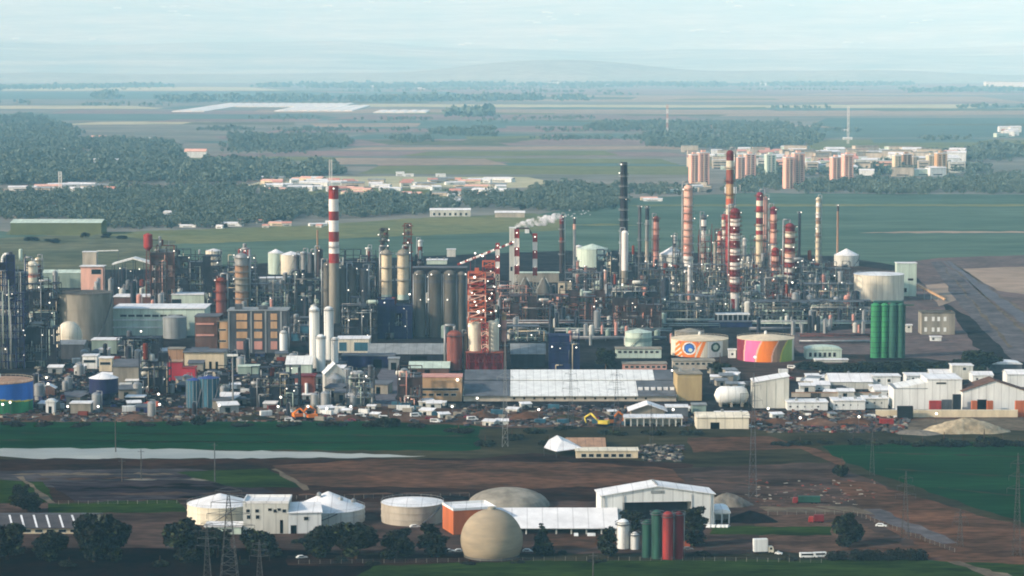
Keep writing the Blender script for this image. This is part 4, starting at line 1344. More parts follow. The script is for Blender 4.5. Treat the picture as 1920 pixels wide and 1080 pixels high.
for px, w_ in ((891, 27), (923, 25)):
    m = MB(); rr = w_ / 2 / t.s
    m.lathe([(rr, hz0 + .8), (rr, t.Z(608)), (rr * .85, t.Z(605)), (rr * .5, t.Z(603))], 24, t.X(px), 7.5)
    t.part('cylinder', m, 'cream_light')
def band_lattice(px, w_, ya, yb_, y_, n, b, mats, cols, name):
    m = MB()
    z0, z1 = t.Z(yb_), t.Z(ya)
    wd = w_ / t.s
    for k in range(n):
        za, zb = z0 + (z1 - z0) * k / n, z0 + (z1 - z0) * (k + 1) / n
        lattice(m, t.X(px), y_, za, zb, wd, wd, 1, b, cols[k % len(cols)])
        mm = MB()
    t.part(name, m, mats)
    return z0, z1, wd
band_lattice(894, 32, 512, 606, 7.5, 9, .85, ['red_orange', 'salmon_pale', 'red'], [0, 1, 0, 0, 1, 0, 2, 1, 0], 'stair_tower')
band_lattice(916, 22, 492, 604, 11.5, 11, .7, ['red_deep', 'salmon_pale', 'red_orange'], [0, 0, 1, 0, 2, 0], 'shaded_side')  # deeper colours paint the shaded right face of the tower
for i in range(14):
    m = MB(); za, zb = t.Z(602 - 7.4 * i), t.Z(602 - 7.4 * (i + 1))
    m.box(t.X(909), t.X(924 - (i % 4)), 9.5, 13, za + .2, zb - .5); t.part('core_panel', m, ('rust', 'aviation_white', 'steel_brown', 'red_deep', 'salmon_pale', 'steel_brown', 'red_orange')[i % 7])  # browner infill carries the shade of the right face
for px, py, w_, h_ in ((929, 575, 9, 16), (932, 552, 7, 12), (927, 530, 8, 12)):
    m = MB(); m.lathe([(w_ / 2 / t.s * .5, t.Z(py + h_)), (w_ / 2 / t.s, t.Z(py + h_ * .7)), (w_ / 2 / t.s, t.Z(py)), (.2, t.Z(py - 2))], 12, t.X(px), 10); t.part('vessel', m, 'concrete_pale')
band_lattice(909, 12, 606, 662, 1.0, 7, .6, ['red', 'salmon_pale'], [0, 1, 0], 'middle_brace')
for i in range(18):
    m = MB(); za, zb = t.Z(606 - 5.1 * i), t.Z(606 - 5.1 * (i + 1))
    m.box(t.X(882.5), t.X(905 - (i % 3)), 5, 10, za + .1, zb - .25); t.part('core_panel', m, ('red_orange', 'aviation_white', 'red_orange', 'red_deep', 'salmon_pale', 'red_orange', 'rust')[i % 7])
for i in range(9):
    m = MB(); z = t.Z(606 - 10.2 * i)
    m.box(t.X(881), t.X(907 if i % 2 else 925), 4, 11.5, z - .25, z + .25)
    for px in (881, 894, 906): m.bar((t.X(px), 4, z), (t.X(px), 4, z + 1.6), .22)
    m.bar((t.X(881), 4, z + 1.5), (t.X(907), 4, z + 1.5), .22)
    t.part('landing', m, 'red_orange' if i % 3 else 'salmon_pale')
for i in range(7):
    m = MB(); z = t.Z(600 - 13 * i)
    m.box(t.X(890 - 3 * (i % 2)), t.X(898), 5, 9, z + 1, z + 6); t.part('panel', m, ('red_orange', 'orange_wall', 'rust')[i % 3])
for px, py in ((879, 611), (936, 611), (905, 480), (890, 520), (918, 560), (897, 585)): lamp_part(t, t.X(px), 1, t.Z(py), .8)
column('pink_column', 'slim pink brown column just right of the lattice tower', 'column', 945, 9, 588, 690, [(588, 'sand_wall'), (600, 'salmon'), (640, 'rust')], 3, pipe_mat='rust')
for x in (876, 868): pass
column('pink_column', 'slim orange brown pipe column left of the lattice tower base', 'column', 873, 6, 625, 692, [(625, 'sand_wall')], 1)
for _ in range(14): lamp_part(t, t.X(rnd.uniform(880, 930)), 2.5, t.Z(rnd.uniform(500, 606)), .55)  # small glowing globes added at random for white sparkle
# striped office block and its neighbours
t = building('striped_office', 'office block with dark glass bands and sandy window bays', 'office building', 428, 538, 583, 662, 22, 'steel', 'flat', 'grey_wall', over=.8)
W = t.W
for xa, xb in ((444, 464), (477, 492), (508, 520)):
    for k, (ya, yb_) in enumerate(((588, 600), (603, 616), (622, 634), (640, 655))):
        m = MB(); m.box(t.X(xa), t.X(xb), -.5, -.01, t.Z(yb_), t.Z(ya)); t.part('bay_panel', m, 'sand_wall' if k < 3 else 'salmon')
for xa in (428, 470, 497, 526):
    m = MB(); m.box(t.X(xa), t.X(xa + 3), -.4, -.01, .1, t.h - .2); t.part('pier', m, 'steel_pale')
m = MB(); m.box(4, 9, 5, 9, t.h + .5, t.h + 4); t.part('roof_house', m, 'steel')
m = MB(); m.box(20, 26, 5, 9, t.h + .5, t.h + 3); t.part('roof_house', m, 'steel')
t = building('brown_building', 'brown block with two pink ledges left of the striped office block', 'building', 366, 412, 594, 660, 20, 'brown_wall', 'flat', 'grey_roof_dark')
for y in (609, 630):
    m = MB(); m.box(t.X(368), t.X(402), -.7, -.01, t.Z(y), t.Z(y) + 1.2); t.part('ledge', m, 'salmon')
building('sand_annex', 'narrow sandy annex with dark slits between the brown and striped blocks', 'building', 408, 427, 603, 660, 14, 'sand_wall', 'flat', 'concrete', windows=[(410, 617, 424, 620), (410, 638, 424, 641)])
building('cream_shed', 'cream shed with ribbed front below the brown block', 'shed', 346, 420, 661, 692, 18, 'cream', 'flat', 'grey_roof_dark', doors=[(356 + 12 * i, 678, 361 + 12 * i, 692) for i in range(5)], over=1.0)
t = building('green_shed', 'long pale green shed with a white roof edge behind the big grey tank', 'shed', 213, 384, 579, 630, 34, 'mint', 'flat', 'white_roof', over=1.0, windows=[(226 + 15 * i, 590, 238 + 15 * i, 594) for i in range(8)])
for y in (601, 615):
    m = MB(); m.box(-.3, t.W * .72, -.5, -.01, t.Z(y), t.Z(y) + .9); t.part('ledge', m, 'white')
building('upper_shed', 'dark walled shed with a white roof edge above the long green shed', 'shed', 213, 288, 557, 572, 24, 'brown_wall', 'flat', 'white_roof', over=.8)
building('upper_shed', 'pale building with a dark left half behind the long green shed', 'building', 322, 383, 553, 577, 20, 'mint', 'flat', 'white_roof', windows=[(322, 561, 340, 572)])
tank('storage_tank', 'grey green drum at the right end of the long green shed', 'storage tank', 306, 350, 594, 636, 'grey_wall', 'cone', 4, 'grey_wall', stair=False)
t, r, h = tank('concrete_tank', 'massive weathered concrete tank with a streaked pale left side', 'storage tank', 108, 212, 548, 640, 'concrete', 'flat', 2, 'concrete_dark', rail=True)
tank('cream_dome', 'cream domed vessel in front of the massive concrete tank', 'dome', 106, 154, 628, 653, 'cream_light', 'dome', 26, 'cream_light', rail=False, stair=False)
# left yard
building('blue_shed', 'slate blue shed below the cream domed vessel', 'shed', 110, 158, 646, 674, 16, 'steel', 'gable_x', 'grey_roof', rise=2)
building('green_shed', 'pale green shed with white roof edge below the concrete tank', 'shed', 172, 222, 638, 664, 14, 'mint_dark', 'flat', 'white_roof')
for (xa, xb, ya, yb_, dp, wl, lb) in ((155, 182, 668, 692, 9, 'white', 'white stepped block with a dark slot, middle one of the white cluster'), (186, 204, 655, 672, 7, 'white', 'small white box on top of the white cluster, right of the dark slot'),
                                  (139, 156, 689, 703, 6, 'white', 'lowest white box of the white cluster'), (186, 210, 672, 697, 8, 'cream', 'cream stair block beside the white cluster')):
    building('white_block', lb, 'building', xa, xb, ya, yb_, dp, wl, 'flat', 'white_roof', windows=[(xa + 2, ya + 7, xb - 3, ya + 12)])
t = building('mono_shed', 'grey concrete shed with a slanting dark roof edge beside the blue hopper', 'shed', 212, 260, 688, 726, 14, 'concrete', 'mono', 'grey_roof_dark', rise=3)
t = T('blue_hopper', 'dark blue hopper that tapers down under a white roof', 'hopper', 195, 762, dy=6)
k = 1 / t.s
t.part('bin', MB().lathe([(10 * k, t.Z(762) + .2), (13 * k, t.Z(748)), (27 * k, t.Z(735)), (27 * k, t.Z(708))], 24, smooth=True), 'navy')
m = MB(); m.lathe([(28 * k, t.Z(708)), (14 * k, t.Z(703)), (.5, t.Z(700))], 24); t.part('roof', m, 'white_roof')
for i in range(6):
    a = i * math.pi / 3
    m = MB(); m.bar((24 * k * math.cos(a), 24 * k * math.sin(a), 0), (26 * k * math.cos(a), 26 * k * math.sin(a), t.Z(730)), .3); t.part('leg', m, 'steel_dark')
building('red_block', 'bright red cladded block in the left yard, the taller of two', 'building', 314, 342, 679, 715, 10, 'red_pink', 'flat', 'tan_wall', rot=4)
building('red_block', 'bright red cladded block in the left yard, the lower of two', 'building', 342, 366, 690, 715, 8, 'red_pink', 'flat', 'red')
building('tan_block', 'sandy plant room above the taller red block', 'building', 315, 344, 655, 690, 10, 'tan_wall', 'flat', 'concrete')
for x0, x1, yt, lb in ((350, 378, 712, 'teal upright tank, left of the teal pair'), (372, 412, 708, 'teal upright tank with pale ribs, the larger of the teal pair')):
    t, r, h = tank('teal_tank', lb, 'storage tank', x0, x1, yt, 766, 'teal', 'cone', 4, 'blue')
    for i in range(7):
        a = -math.pi * (i + .5) / 7
        m = MB(); m.bar((r * 1.03 * math.cos(a), r * 1.03 * math.sin(a), 0), (r * 1.03 * math.cos(a), r * 1.03 * math.sin(a), h), .28); t.part('rib', m, 'steel_pale')
t = T('floodlight_mast', 'pale floodlight mast below the striped office block', 'mast', 437, 768)
m = MB(); m.lathe([(.55, 0), (.4, t.Z(664))], 8); t.part('post', m, 'steel_pale')
m = MB(); m.box(-3, 3, -.6, .6, t.Z(668), t.Z(664)); t.part('lamp_head', m, 'white')
building('small_shed', 'grey green ribbed shed below the striped office block', 'shed', 446, 484, 688, 702, 10, 'mint_dark', 'flat', 'mint')
building('white_canopy', 'white sloping canopy left of the white silos', 'canopy', 536, 584, 684, 702, 12, 'mint', 'mono', 'white', rise=4)
t = building('red_tank_house', 'dark red tank house with white pipes beneath the white canopy', 'building', 553, 590, 706, 748, 12, 'rust_red', 'flat', 'red_deep')
for px in (557, 575):
    m = MB(); m.tube((t.X(px), -.8, 0), (t.X(px), -.8, t.Z(718)), .9, 10); t.part('pipe', m, 'white')
# right part
t = T('bullet_tank', 'long white horizontal gas tank on saddles', 'gas tank', 1372, 764)
rr = 17 / t.s
m = MB(); m.hcyl(t.X(1340), t.X(1406), rr, rr + 1.2, rr, 20, dome=.7); t.part('vessel', m, 'white')
for px in (1352, 1372, 1392):
    m = MB(); m.box(t.X(px) - .6, t.X(px) + .6, .6, 2 * rr - .6, 0, 2.4); t.part('saddle', m, 'concrete')
m = MB()
for px in (1388, 1404): m.bar((t.X(px), -.5, 0), (t.X(px), -.5, t.Z(738)), .25)
m.bar((t.X(1388), -.5, t.Z(738)), (t.X(1404), -.5, t.Z(738)), .25)
t.part('access_frame', m, 'steel')
t = T('white_upright_hall', 'tall pale hall with a slanting roofline right of the gas tank', 'hall', 1413, 766)
m = MB(); a, b = 0, t.X(1479)
m.prism([(0, 0), (b, 0), (b, t.Z(706)), (0, t.Z(718))], 0, 18); t.part('wall', m, 'white_dirty')
m = MB(); m.slab([(-.4, -.4, t.Z(718) + .05), (b + .4, -.4, t.Z(706) + .05), (b + .4, 18.4, t.Z(706) + .05), (-.4, 18.4, t.Z(718) + .05)], -.35); t.part('roof', m, 'white_roof')
for f in (.0, .33, .6): 
    m = MB(); m.box(b * f + .3, b * f + .6, -.12, -.01, 0, t.Z(718) * .98); t.part('rib', m, 'white_dirty')
for args in ((1476, 1552, 755, 770, 14, 'white', 'low white hall with a flat roof right of the pale upright hall'), (1562, 1622, 752, 769, 14, 'white', 'low white hall with a flat roof, second from the pale upright hall'),
             (1620, 1665, 748, 766, 12, 'white_dirty', 'low white annex with small vents left of the big white hall'), (1344, 1404, 779, 802, 14, 'cream_light', 'cream flat house with a dark door before the gas tank')):
    building('low_hall', args[6], 'building', args[0], args[1], args[2], args[3], args[4], args[5], 'flat', 'white_roof', vents=2, windows=[(args[0] + 13 * i + 4 + (i * 5) % 4, args[2] + 6, args[0] + 13 * i + 8, args[2] + 9) for i in range(int((args[1] - args[0]) / 13))])
building('cream_house', 'long low cream house with a black doorway behind the pylon', 'house', 1306, 1404, 783, 805, 16, 'cream_light', 'gable_x', 'cream_light', rise=1.8, doors=[(1332, 792, 1349, 805)])
t = building('roof_hall', 'white hall with a grey ridge line in the far white roof group', 'hall', 1556, 1636, 716, 730, 26, 'white_dirty', 'gable_x', 'white_roof', rise=3.5, vents=1)
building('roof_hall', 'small white house next to the hall with the grey ridge line', 'house', 1637, 1688, 706, 728, 12, 'white', 'flat', 'white_roof', windows=[(1664, 711, 1669, 716), (1645, 711, 1650, 716)])
building('roof_hall', 'white house with small dark windows behind the big white hall', 'house', 1700, 1742, 705, 722, 14, 'white', 'flat', 'white_roof', windows=[(1710, 708, 1714, 712), (1722, 708, 1726, 712)])
building('roof_hall', 'tall white block with a single dark window above the big white hall', 'building', 1785, 1824, 686, 712, 10, 'white_dirty', 'flat', 'white_roof', windows=[(1805, 689, 1811, 694)])
t = building('big_white_hall', 'big white hall whose roof steps up to the right', 'hall', 1676, 1738, 729, 768, 22, 'white', 'mono', 'grey_roof', rise=.1, over=.2)
m = MB(); m.prism([(0, t.h), (t.W, t.h), (t.W, t.h + 9 / t.s * 1.3)], 0, 22); t.part('gable', m, 'white')
building('big_white_hall', 'tall flat white hall joined to the right of the stepped hall', 'hall', 1738, 1803, 712, 768, 24, 'white', 'flat', 'white_roof', over=.4, windows=[(1755, 717, 1773, 720)])
building('gable_hall', 'gabled white hall with brown grey roof slopes and a loading door', 'hall', 1804, 1925, 734, 770, 18, 'white', 'gable_y', 'brown_wall', rise=6, over=.6, doors=[(1832, 749, 1850, 768)])
building('white_house', 'white walled house at the right edge behind the gabled hall', 'house', 1888, 1960, 702, 726, 14, 'white', 'gable_x', 'white_roof', rise=2)
building('arched_roof_hall', 'dark hall with a white arched roof edge under the big trees', 'hall', 1858, 1916, 683, 700, 14, 'grey_roof_dark', 'barrel', 'white_roof', rise=1.4)
t = building('yard_wall', 'long cream yard wall before the gabled white halls', 'wall', 1642, 1908, 770, 783, .6, 'cream', 'flat', 'cream_light', over=.1)
for i, (xa, xb, ya, yb_, mt, lb) in enumerate(((1743, 1765, 752, 773, 'red', 'red container before the tall flat white hall'), (1766, 1785, 750, 773, 'steel', 'slate container between the red and the black one'), (1787, 1802, 740, 773, 'steel_dark', 'upright dark container right of the slate one'),
                                              (1683, 1712, 762, 786, 'black', 'big black container standing before the yard wall'), (1904, 1930, 752, 782, 'orange_wall', 'orange brown container at the right edge by the yard wall'), (1650, 1676, 786, 797, 'red', 'red skip in the scrapyard left of the black container'), (1822, 1832, 752, 773, 'orange_wall', 'narrow orange container left of the loading door'), (1851, 1862, 752, 773, 'orange_wall', 'narrow orange container right of the loading door'))):
    t = T('container', lb, 'container', xa, yb_)
    m = MB(); m.box(0, t.X(xb), 0, 2.6, .15, t.Z(ya)); t.part('body', m, mt)
    n_ = max(2, int(t.X(xb) / .8))
    m = MB()
    for j in range(n_): m.box(t.X(xb) * (j + .3) / n_, t.X(xb) * (j + .6) / n_, -.08, -.005, .3, t.Z(ya) - .15)
    t.part('ribs', m, mt)
heap('sand_heap', 'long pale sand heap at the right before the yard wall', 1815, 816, 150, 28, 'sand', 8, dep=.45)
heap('sand_heap', 'lower pale gravel bank left of the sand heap', 1725, 818, 90, 8, 'gravel_heap', 9)
# row of white posts and canopy
t = building('post_building', 'low white building with a row of posts and dark openings', 'building', 1171, 1279, 784, 800, 12, 'white_dirty', 'flat', 'white_roof', open_bays=9)
building('canopy_house', 'grey house under a broad white gabled canopy', 'house', 1183, 1246, 770, 784, 14, 'concrete', 'gable_y', 'white_roof', rise=3.4, over=1.6)
building('canopy_house', 'dark flat shelter with a white roof edge right of the gabled canopy', 'shelter', 1250, 1290, 764, 782, 10, 'grey_roof_dark', 'flat', 'white_roof')
building('small_house', 'pale grey shed between the beige block and the cream house', 'shed', 1298, 1324, 760, 776, 8, 'mint_dark', 'flat', 'grey_wall')
for args in ((1168, 1250, 683, 697, 'salmon', 'low pinkish office with small windows below the pale green tank'), (1262, 1340, 677, 693, 'concrete_pale', 'low grey office with windows below the painted tank with circles'), (1155, 1240, 655, 672, 'mint', 'low pale building right at the foot of the pale green tank')):
    building('low_office', args[5], 'office building', args[0], args[1], args[2], args[3], 12, args[4], 'flat', 'concrete', windows=[(args[0] + 10 * i + 4, args[2] + 3, args[0] + 10 * i + 10, args[2] + 7) for i in range(int((args[1] - args[0]) / 10))])
building('white_box', 'small white square box with a dark mark between the painted tanks', 'box', 1366, 1380, 656, 672, 4, 'white', 'flat', 'white_roof', windows=[(1371, 662, 1375, 666)])
building('arcade_house', 'long pale house with arched dark windows below the brown bank', 'house', 1512, 1578, 656, 674, 14, 'mint', 'barrel', 'mint', rise=2, windows=[(1517 + 9 * i, 661, 1522 + 9 * i, 669) for i in range(6)])
building('white_lean', 'long low white roof before the arcaded house', 'shed', 1528, 1590, 675, 680, 6, 'white_dirty', 'flat', 'white_roof')
# green silo battery
t = T('green_silo_battery', 'battery of tall bright green silos', 'silo battery', 1665, 672)
for i, (px, w_, d) in enumerate(((1642, 18, 3), (1658.5, 16.5, 3.4), (1674.5, 16.5, 3), (1690, 16.5, 3.4), (1650, 18, 9), (1682, 18, 9))):
    rr = w_ / 2 / t.s
    m = MB(); m.lathe([(rr, 0), (rr, t.Z(572)), (rr * .5, t.Z(569)), (.2, t.Z(568))], 18, t.X(px), d)
    o = t.part('silo', m, 'green' if i < 2 else 'green_mid')
    k = MB()
    for j in range(1, 11):
        z = t.Z(672 - 9.7 * j)
        k.lathe([(rr + .02, z), (rr + .2, z), (rr + .2, z + .35), (rr + .02, z + .35)], 18, t.X(px), d, close=False, smooth=False)
    k.build('hoop', 'green_dark', o)
m = MB(); m.box(t.X(1640), t.X(1694), 2, 9, t.Z(568), t.Z(568) + .8); t.part('top_walkway', m, 'green_dark')
m = MB(); m.bar((t.X(1690), 0, t.Z(572)), (t.X(1712), 0, t.Z(572)), .7); t.part('spout', m, 'green_dark')
# white big tank, its tower and the conveyor
tank('storage_tank', 'biggest pale tank with stained walls behind the green silos', 'storage tank', 1600, 1694, 513, 566, 'cream_light', 'cone', 3, 'white_roof', stair=False)
building('conveyor_tower', 'pale square tower at the right side of the biggest pale tank', 'tower', 1681, 1718, 494, 556, 10, 'mint', 'flat', 'white_roof', windows=[(1702, 522, 1712, 526), (1690, 540, 1700, 548)])
t = T('conveyor', 'slanting sand coloured conveyor gallery right of the pale tower', 'conveyor', 1720, 560)
P0, P1 = Vector((0, 0, t.Z(534))), G(1772, 566) - t.e.location
m = MB(); m.bar(P0, (P1.x, P1.y, 2), 1.6); t.part('gallery', m, 'sand_wall')
for f in (.25, .5, .75):
    p = P0.lerp(Vector((P1.x, P1.y, 2)), f); m = MB(); m.bar((p.x, p.y, 0), (p.x, p.y, p.z), .4); t.part('leg', m, 'steel_pale')
t = building('lit_building', 'grey block with two rows of bright windows right of the green silos', 'building', 1728, 1790, 588, 628, 16, 'concrete', 'parapet', 'concrete_dark', lamps=[])
for k, y in enumerate((594, 614)):
    for px in (1733, 1747, 1757, 1769):
        m = MB(); m.box(t.X(px), t.X(px + 5), -.08, -.005, t.Z(y + 8), t.Z(y)); t.part('window', m, 'white')  # white paint stands in for the brightness of lit panes
for a in ((1745, 1765, 632, 640, 'white', 'white van box parked below the block with bright windows'), (1699, 1710, 610, 624, 'white_dirty', 'small white cabin between the green silos and the lit block')):
    building('cabin', a[5], 'cabin', a[0], a[1], a[2], a[3], 4, a[4], 'flat', 'white_roof', windows=[(a[0] + 3, a[2] + 2, a[0] + 7, a[2] + 5)])
# the tall trees among the halls
for i, (x, y, hp, wp) in enumerate(((1800, 700, 32, 40), (1833, 702, 55, 66), (1862, 698, 34, 40), (1780, 702, 26, 40), (1600, 706, 30, 46), (1632, 706, 34, 50), (1664, 706, 36, 50), (1700, 706, 36, 52), (1735, 706, 34, 50), (1762, 706, 34, 44), (1508, 694, 18, 40), (1540, 698, 20, 46), (1572, 702, 24, 46))):
    tree('round', ('big dark tree rising above the tree row beside the lit block' if i == 1 else 'dark tree in the dense row behind the white roofs'), x, y, hp, wp, None if i == 1 else 'dense tree row behind the white roofs')
tree('round', 'dark tree by the blue steel unit, left of the pale green tank', 1136, 694, 44, 46)
tree('bush', 'dark shrub mass between the two painted tanks', 1350, 700, 30, 50)
# lamp posts
LPS = [(128, 786), (185, 786), (300, 782), (412, 784), (522, 786), (578, 786), (91, 742), (88, 730), (20, 778), (6, 782), (298, 762), (510, 762), (527, 768), (613, 790), (658, 786), (848, 786), (1010, 792), (1262, 792), (1500, 808), (1610, 806), (1440, 790), (895, 770), (1755, 800), (1260, 716), (1415, 690), (1690, 668), (265, 640), (288, 650)]
t = T('lamp_post', 'lit white lamp post along the front yards of the works', 'street lamp', LPS[0][0], LPS[0][1], 'lit lamp posts of the front yards')
m = MB(); m.lathe([(.14, 0), (.09, 7)], 6); t.part('post', m, 'steel')
m = MB(); m.bar((0, 0, 7), (0, -.9, 7.2), .1); t.part('arm', m, 'steel')
lamp_part(t, 0, -.9, 7.1, .6)
for x, y in LPS[1:]:
    dup(t.e, G(x, y))
# yard clutter: sheds, containers, tanks and vehicles
def clutter(protos, region, n, group, seed, smin=.7, smax=1.3):
    q = random.Random(seed)
    made = []
    for i in range(n):
        x, y = q.uniform(region[0], region[1]), q.uniform(region[2], region[3])
        k = q.randrange(len(protos))
        dup(protos[k].e, G(x, y), R(q.uniform(-25, 25)), None, group, q.uniform(smin, smax))
def proto_shed(label, mat, roof, x, y, W=9, D=6, hh=3.6, group=None):
    t = T('yard_shed', label, 'shed', x, y, group)
    m = MB(); m.box(0, W, 0, D, 0, hh); t.part('wall', m, mat)
    m = MB(); m.slab([(-.5, -.5, hh + .02), (W + .5, -.5, hh + .02), (W + .5, D + .5, hh + 1.0), (-.5, D + .5, hh + 1.0)], -.25); t.part('roof', m, roof)
    m = MB(); m.box(W * .3, W * .55, -.06, -.005, .05, hh * .75); t.part('door', m, 'opening')
    return t
def proto_vessel(label, mat, x, y, r=2.2, hh=7, group=None):
    t = T('yard_vessel', label, 'vessel', x, y, group)
    m = MB(); m.lathe([(r, 0), (r, hh), (r * .6, hh + .7), (.2, hh + 1)], 14); t.part('shell', m, mat)
    m = MB(); m.tube((r + .4, -.4, 0), (r + .4, -.4, hh + 1.5), .2, 6); m.tube((r + .4, -.4, hh + 1.5), (0, 0, hh + 1.5), .2, 6); t.part('pipe', m, 'steel_pale')
    return t
def proto_bin(label, mat, x, y, L=6, hh=2.6, group=None):
    t = T('container', label, 'container', x, y, group)
    m = MB(); m.box(0, L, 0, 2.4, .1, hh); t.part('body', m, mat)
    m = MB()
    for j in range(6): m.box(L * (j + .3) / 6, L * (j + .6) / 6, -.07, -.005, .3, hh - .15)
    t.part('ribs', m, mat)
    return t
gl = 'clutter of the left yard'
PL = [proto_shed('white roofed shed among the clutter of the left yard', 'grey_wall', 'white_roof', 90, 700, group=gl), proto_shed('dark roofed shed among the clutter of the left yard', 'concrete', 'grey_roof_dark', 290, 700, 8, 7, 4.4, group=gl),
      proto_vessel('pale upright vessel among the clutter of the left yard', 'steel_pale', 280, 735, group=gl), proto_bin('white container among the clutter of the left yard', 'white', 250, 752, group=gl), proto_bin('rusty container among the clutter of the left yard', 'rust', 60, 730, group=gl),
      proto_vessel('dark upright vessel among the clutter of the left yard', 'steel_dark', 300, 690, 1.6, 9, group=gl), proto_shed('low blue shed among the clutter of the left yard', 'navy', 'steel', 230, 690, 8, 5, 3, group=gl)]
clutter(PL, (60, 345, 668, 782), 70, gl, 3)
clutter(PL, (345, 600, 668, 782), 56, gl, 4)
clutter(PL[:4], (595, 700, 690, 780), 26, gl, 5)
for a in ((1528, 1556, 722, 732, 'low white shed in the packed yard, beside the ridge hall'), 
          (1640, 1676, 732, 744, 'low white shed in the packed yard, left of the big white hall'), (1600, 1640, 697, 706, 'white roof at the back of the packed yard'), (1744, 1790, 700, 712, 'low white roof behind the tall flat hall'), (1824, 1862, 704, 718, 'white roof between the tall block and the gabled hall')):
    building('packed_shed', a[4], 'shed', a[0], a[1], a[2], a[3], 14, 'white', 'gable_x', 'white_roof', rise=1.6, windows=[(a[0] + 6 + 17 * i, a[2] + 5, a[0] + 10 + 17 * i, a[2] + 8) for i in range(int((a[1] - a[0]) / 18))])
building('yard_wall', 'low pale wall across the packed yard below the ridge hall', 'wall', 1484, 1652, 737, 745, .6, 'concrete_pale', 'flat', 'tan_wall', over=.1)
gr = 'sheds and bins of the right yard'
PR = [proto_shed('small white shed among the right hand halls', 'white_dirty', 'white_roof', 1500, 735, group=gr), proto_shed('small grey shed among the right hand halls', 'concrete', 'grey_roof', 1350, 715, 8, 6, 3.4, group=gr), proto_bin('grey bin among the right hand halls', 'steel', 1520, 745, group=gr), proto_bin('white bin among the right hand halls', 'white', 1460, 700, group=gr)]
clutter(PR, (1325, 1400, 700, 735), 14, gr, 6, .6, 1)
clutter(PR, (1482, 1640, 712, 748), 26, gr, 7, .6, 1.1)
clutter(PR, (1400, 1720, 772, 800), 16, gr, 8, .4, .8)
gs = 'bins and sheds of the strip before the long hall'
PS = [proto_bin('pale container in the strip before the long hall', 'concrete', 780, 772, group=gs), proto_bin('teal container in the strip before the long hall', 'teal', 920, 778, 7, 2.8, group=gs), proto_shed('low white shed in the strip before the long hall', 'white_dirty', 'white_roof', 800, 766, 8, 5, 2.8, group=gs), proto_bin('brown skip in the strip before the long hall', 'brown_wall', 1000, 778, 5, 1.8, group=gs)]
clutter(PS, (690, 860, 758, 788), 26, gs, 9, .6, 1)
clutter(PS, (870, 1320, 764, 800), 34, gs, 10, .5, .9)
clutter(PS, (520, 700, 765, 790), 16, gs, 11, .5, .9)
# parked cars and machines in the front strip
gc = 'vehicles parked along the front strip'
CP_ = [car_proto('parked_car', 'grey car in the vehicles parked along the front strip', 'steel', 650, 783, 4.4, gc), car_proto('parked_car', 'brown car in the vehicles parked along the front strip', 'brown_wall', 630, 783, 4.4, gc), car_proto('parked_car', 'white car in the vehicles parked along the front strip', 'white', 660, 784, 4.4, gc), car_proto('parked_car', 'dark car in the vehicles parked along the front strip', 'steel_dark', 700, 786, 4.4, gc), car_proto('parked_car', 'dark red car in the vehicles parked along the front strip', 'maroon', 640, 782, 4.4, gc), car_proto('parked_van', 'white van in the vehicles parked along the front strip', 'white', 720, 786, 5.6, gc, 0, True)]
clutter(CP_, (520, 780, 772, 792), 16, gc, 12, .9, 1.1)
clutter(CP_, (790, 1160, 772, 796), 20, gc, 13, .9, 1.1)
clutter(CP_, (1290, 1660, 784, 806), 10, gc, 14, .9, 1.1)
clutter(CP_, (1430, 1660, 690, 712), 18, gc, 15, .9, 1.1)
def excavator(label, x, yb, mat='orange', rot=0):
    t = T('excavator', label, 'excavator', x, yb, None, rot)
    for s_ in (-1, 1):
        m = MB(); m.prism([(-2, .2), (-1.6, 0), (1.6, 0), (2, .2), (2, .7), (1.6, .95), (-1.6, .95), (-2, .7)], s_ * 1.2 - .35, s_ * 1.2 + .35); t.part('track', m, 'tyre')
    m = MB(); m.box(-2.2, 1.4, -1.3, 1.3, 1.1, 2.3); t.part('body', m, mat)
    m = MB(); m.prism([(-.2, 2.3), (1.4, 2.3), (1.2, 3.6), (-.2, 3.6)], -1.3, -.1); t.part('cab', m, 'glass')
    m = MB(); m.path([(1.2, .5, 1.8), (4.2, .5, 4.6), (6.6, .5, 3.0)], .32, 6); t.part('boom', m, mat)
    m = MB(); m.path([(6.6, .5, 3.0), (6.0, .5, 1.0)], .25, 6); t.part('stick', m, mat)
    m = MB(); m.prism([(5.6, .2), (6.5, .2), (6.4, 1.1), (5.8, 1.1)], 0, 1.1); t.part('bucket', m, 'steel_dark')
    return t
for a in (('orange excavator on the dirt below the red tank house', 560, 786, 'orange', 20), ('yellow excavator beside the low building with posts', 1130, 800, 'yellow', 160), ('second orange excavator right of the one below the red tank house', 583, 788, 'orange', 200), ('orange excavator in the scrap strip before the long hall', 1142, 798, 'orange', 30)):
    e = excavator(*a); e.e.scale = (1.5, 1.5, 1.5)
truck('white box lorry in the front strip before the brown office', 760, 772, 'white', 'white', 10, 0)
truck('red lorry in the left yard beside the white canopy roof', 282, 765, 'red', 'red_orange', 9, 180)
building('white_canopy', 'flat white canopy roof on a dark stall in the left yard', 'canopy', 236, 270, 745, 760, 8, 'black', 'flat', 'white_roof')
building('white_canopy', 'flat white canopy roof over a concrete stall at the left front', 'canopy', 132, 170, 757, 776, 9, 'concrete', 'flat', 'white_roof')
building('gable_hut', 'small white gabled hut right of the blue and green tank', 'hut', 78, 103, 728, 742, 6, 'brown_wall', 'gable_y', 'white_roof', rise=2)
building('white_arch', 'small white arched shelter below the gabled hut', 'shelter', 86, 102, 754, 776, 5, 'white', 'barrel', 'white', rise=1.5, doors=[(91, 762, 97, 776)])
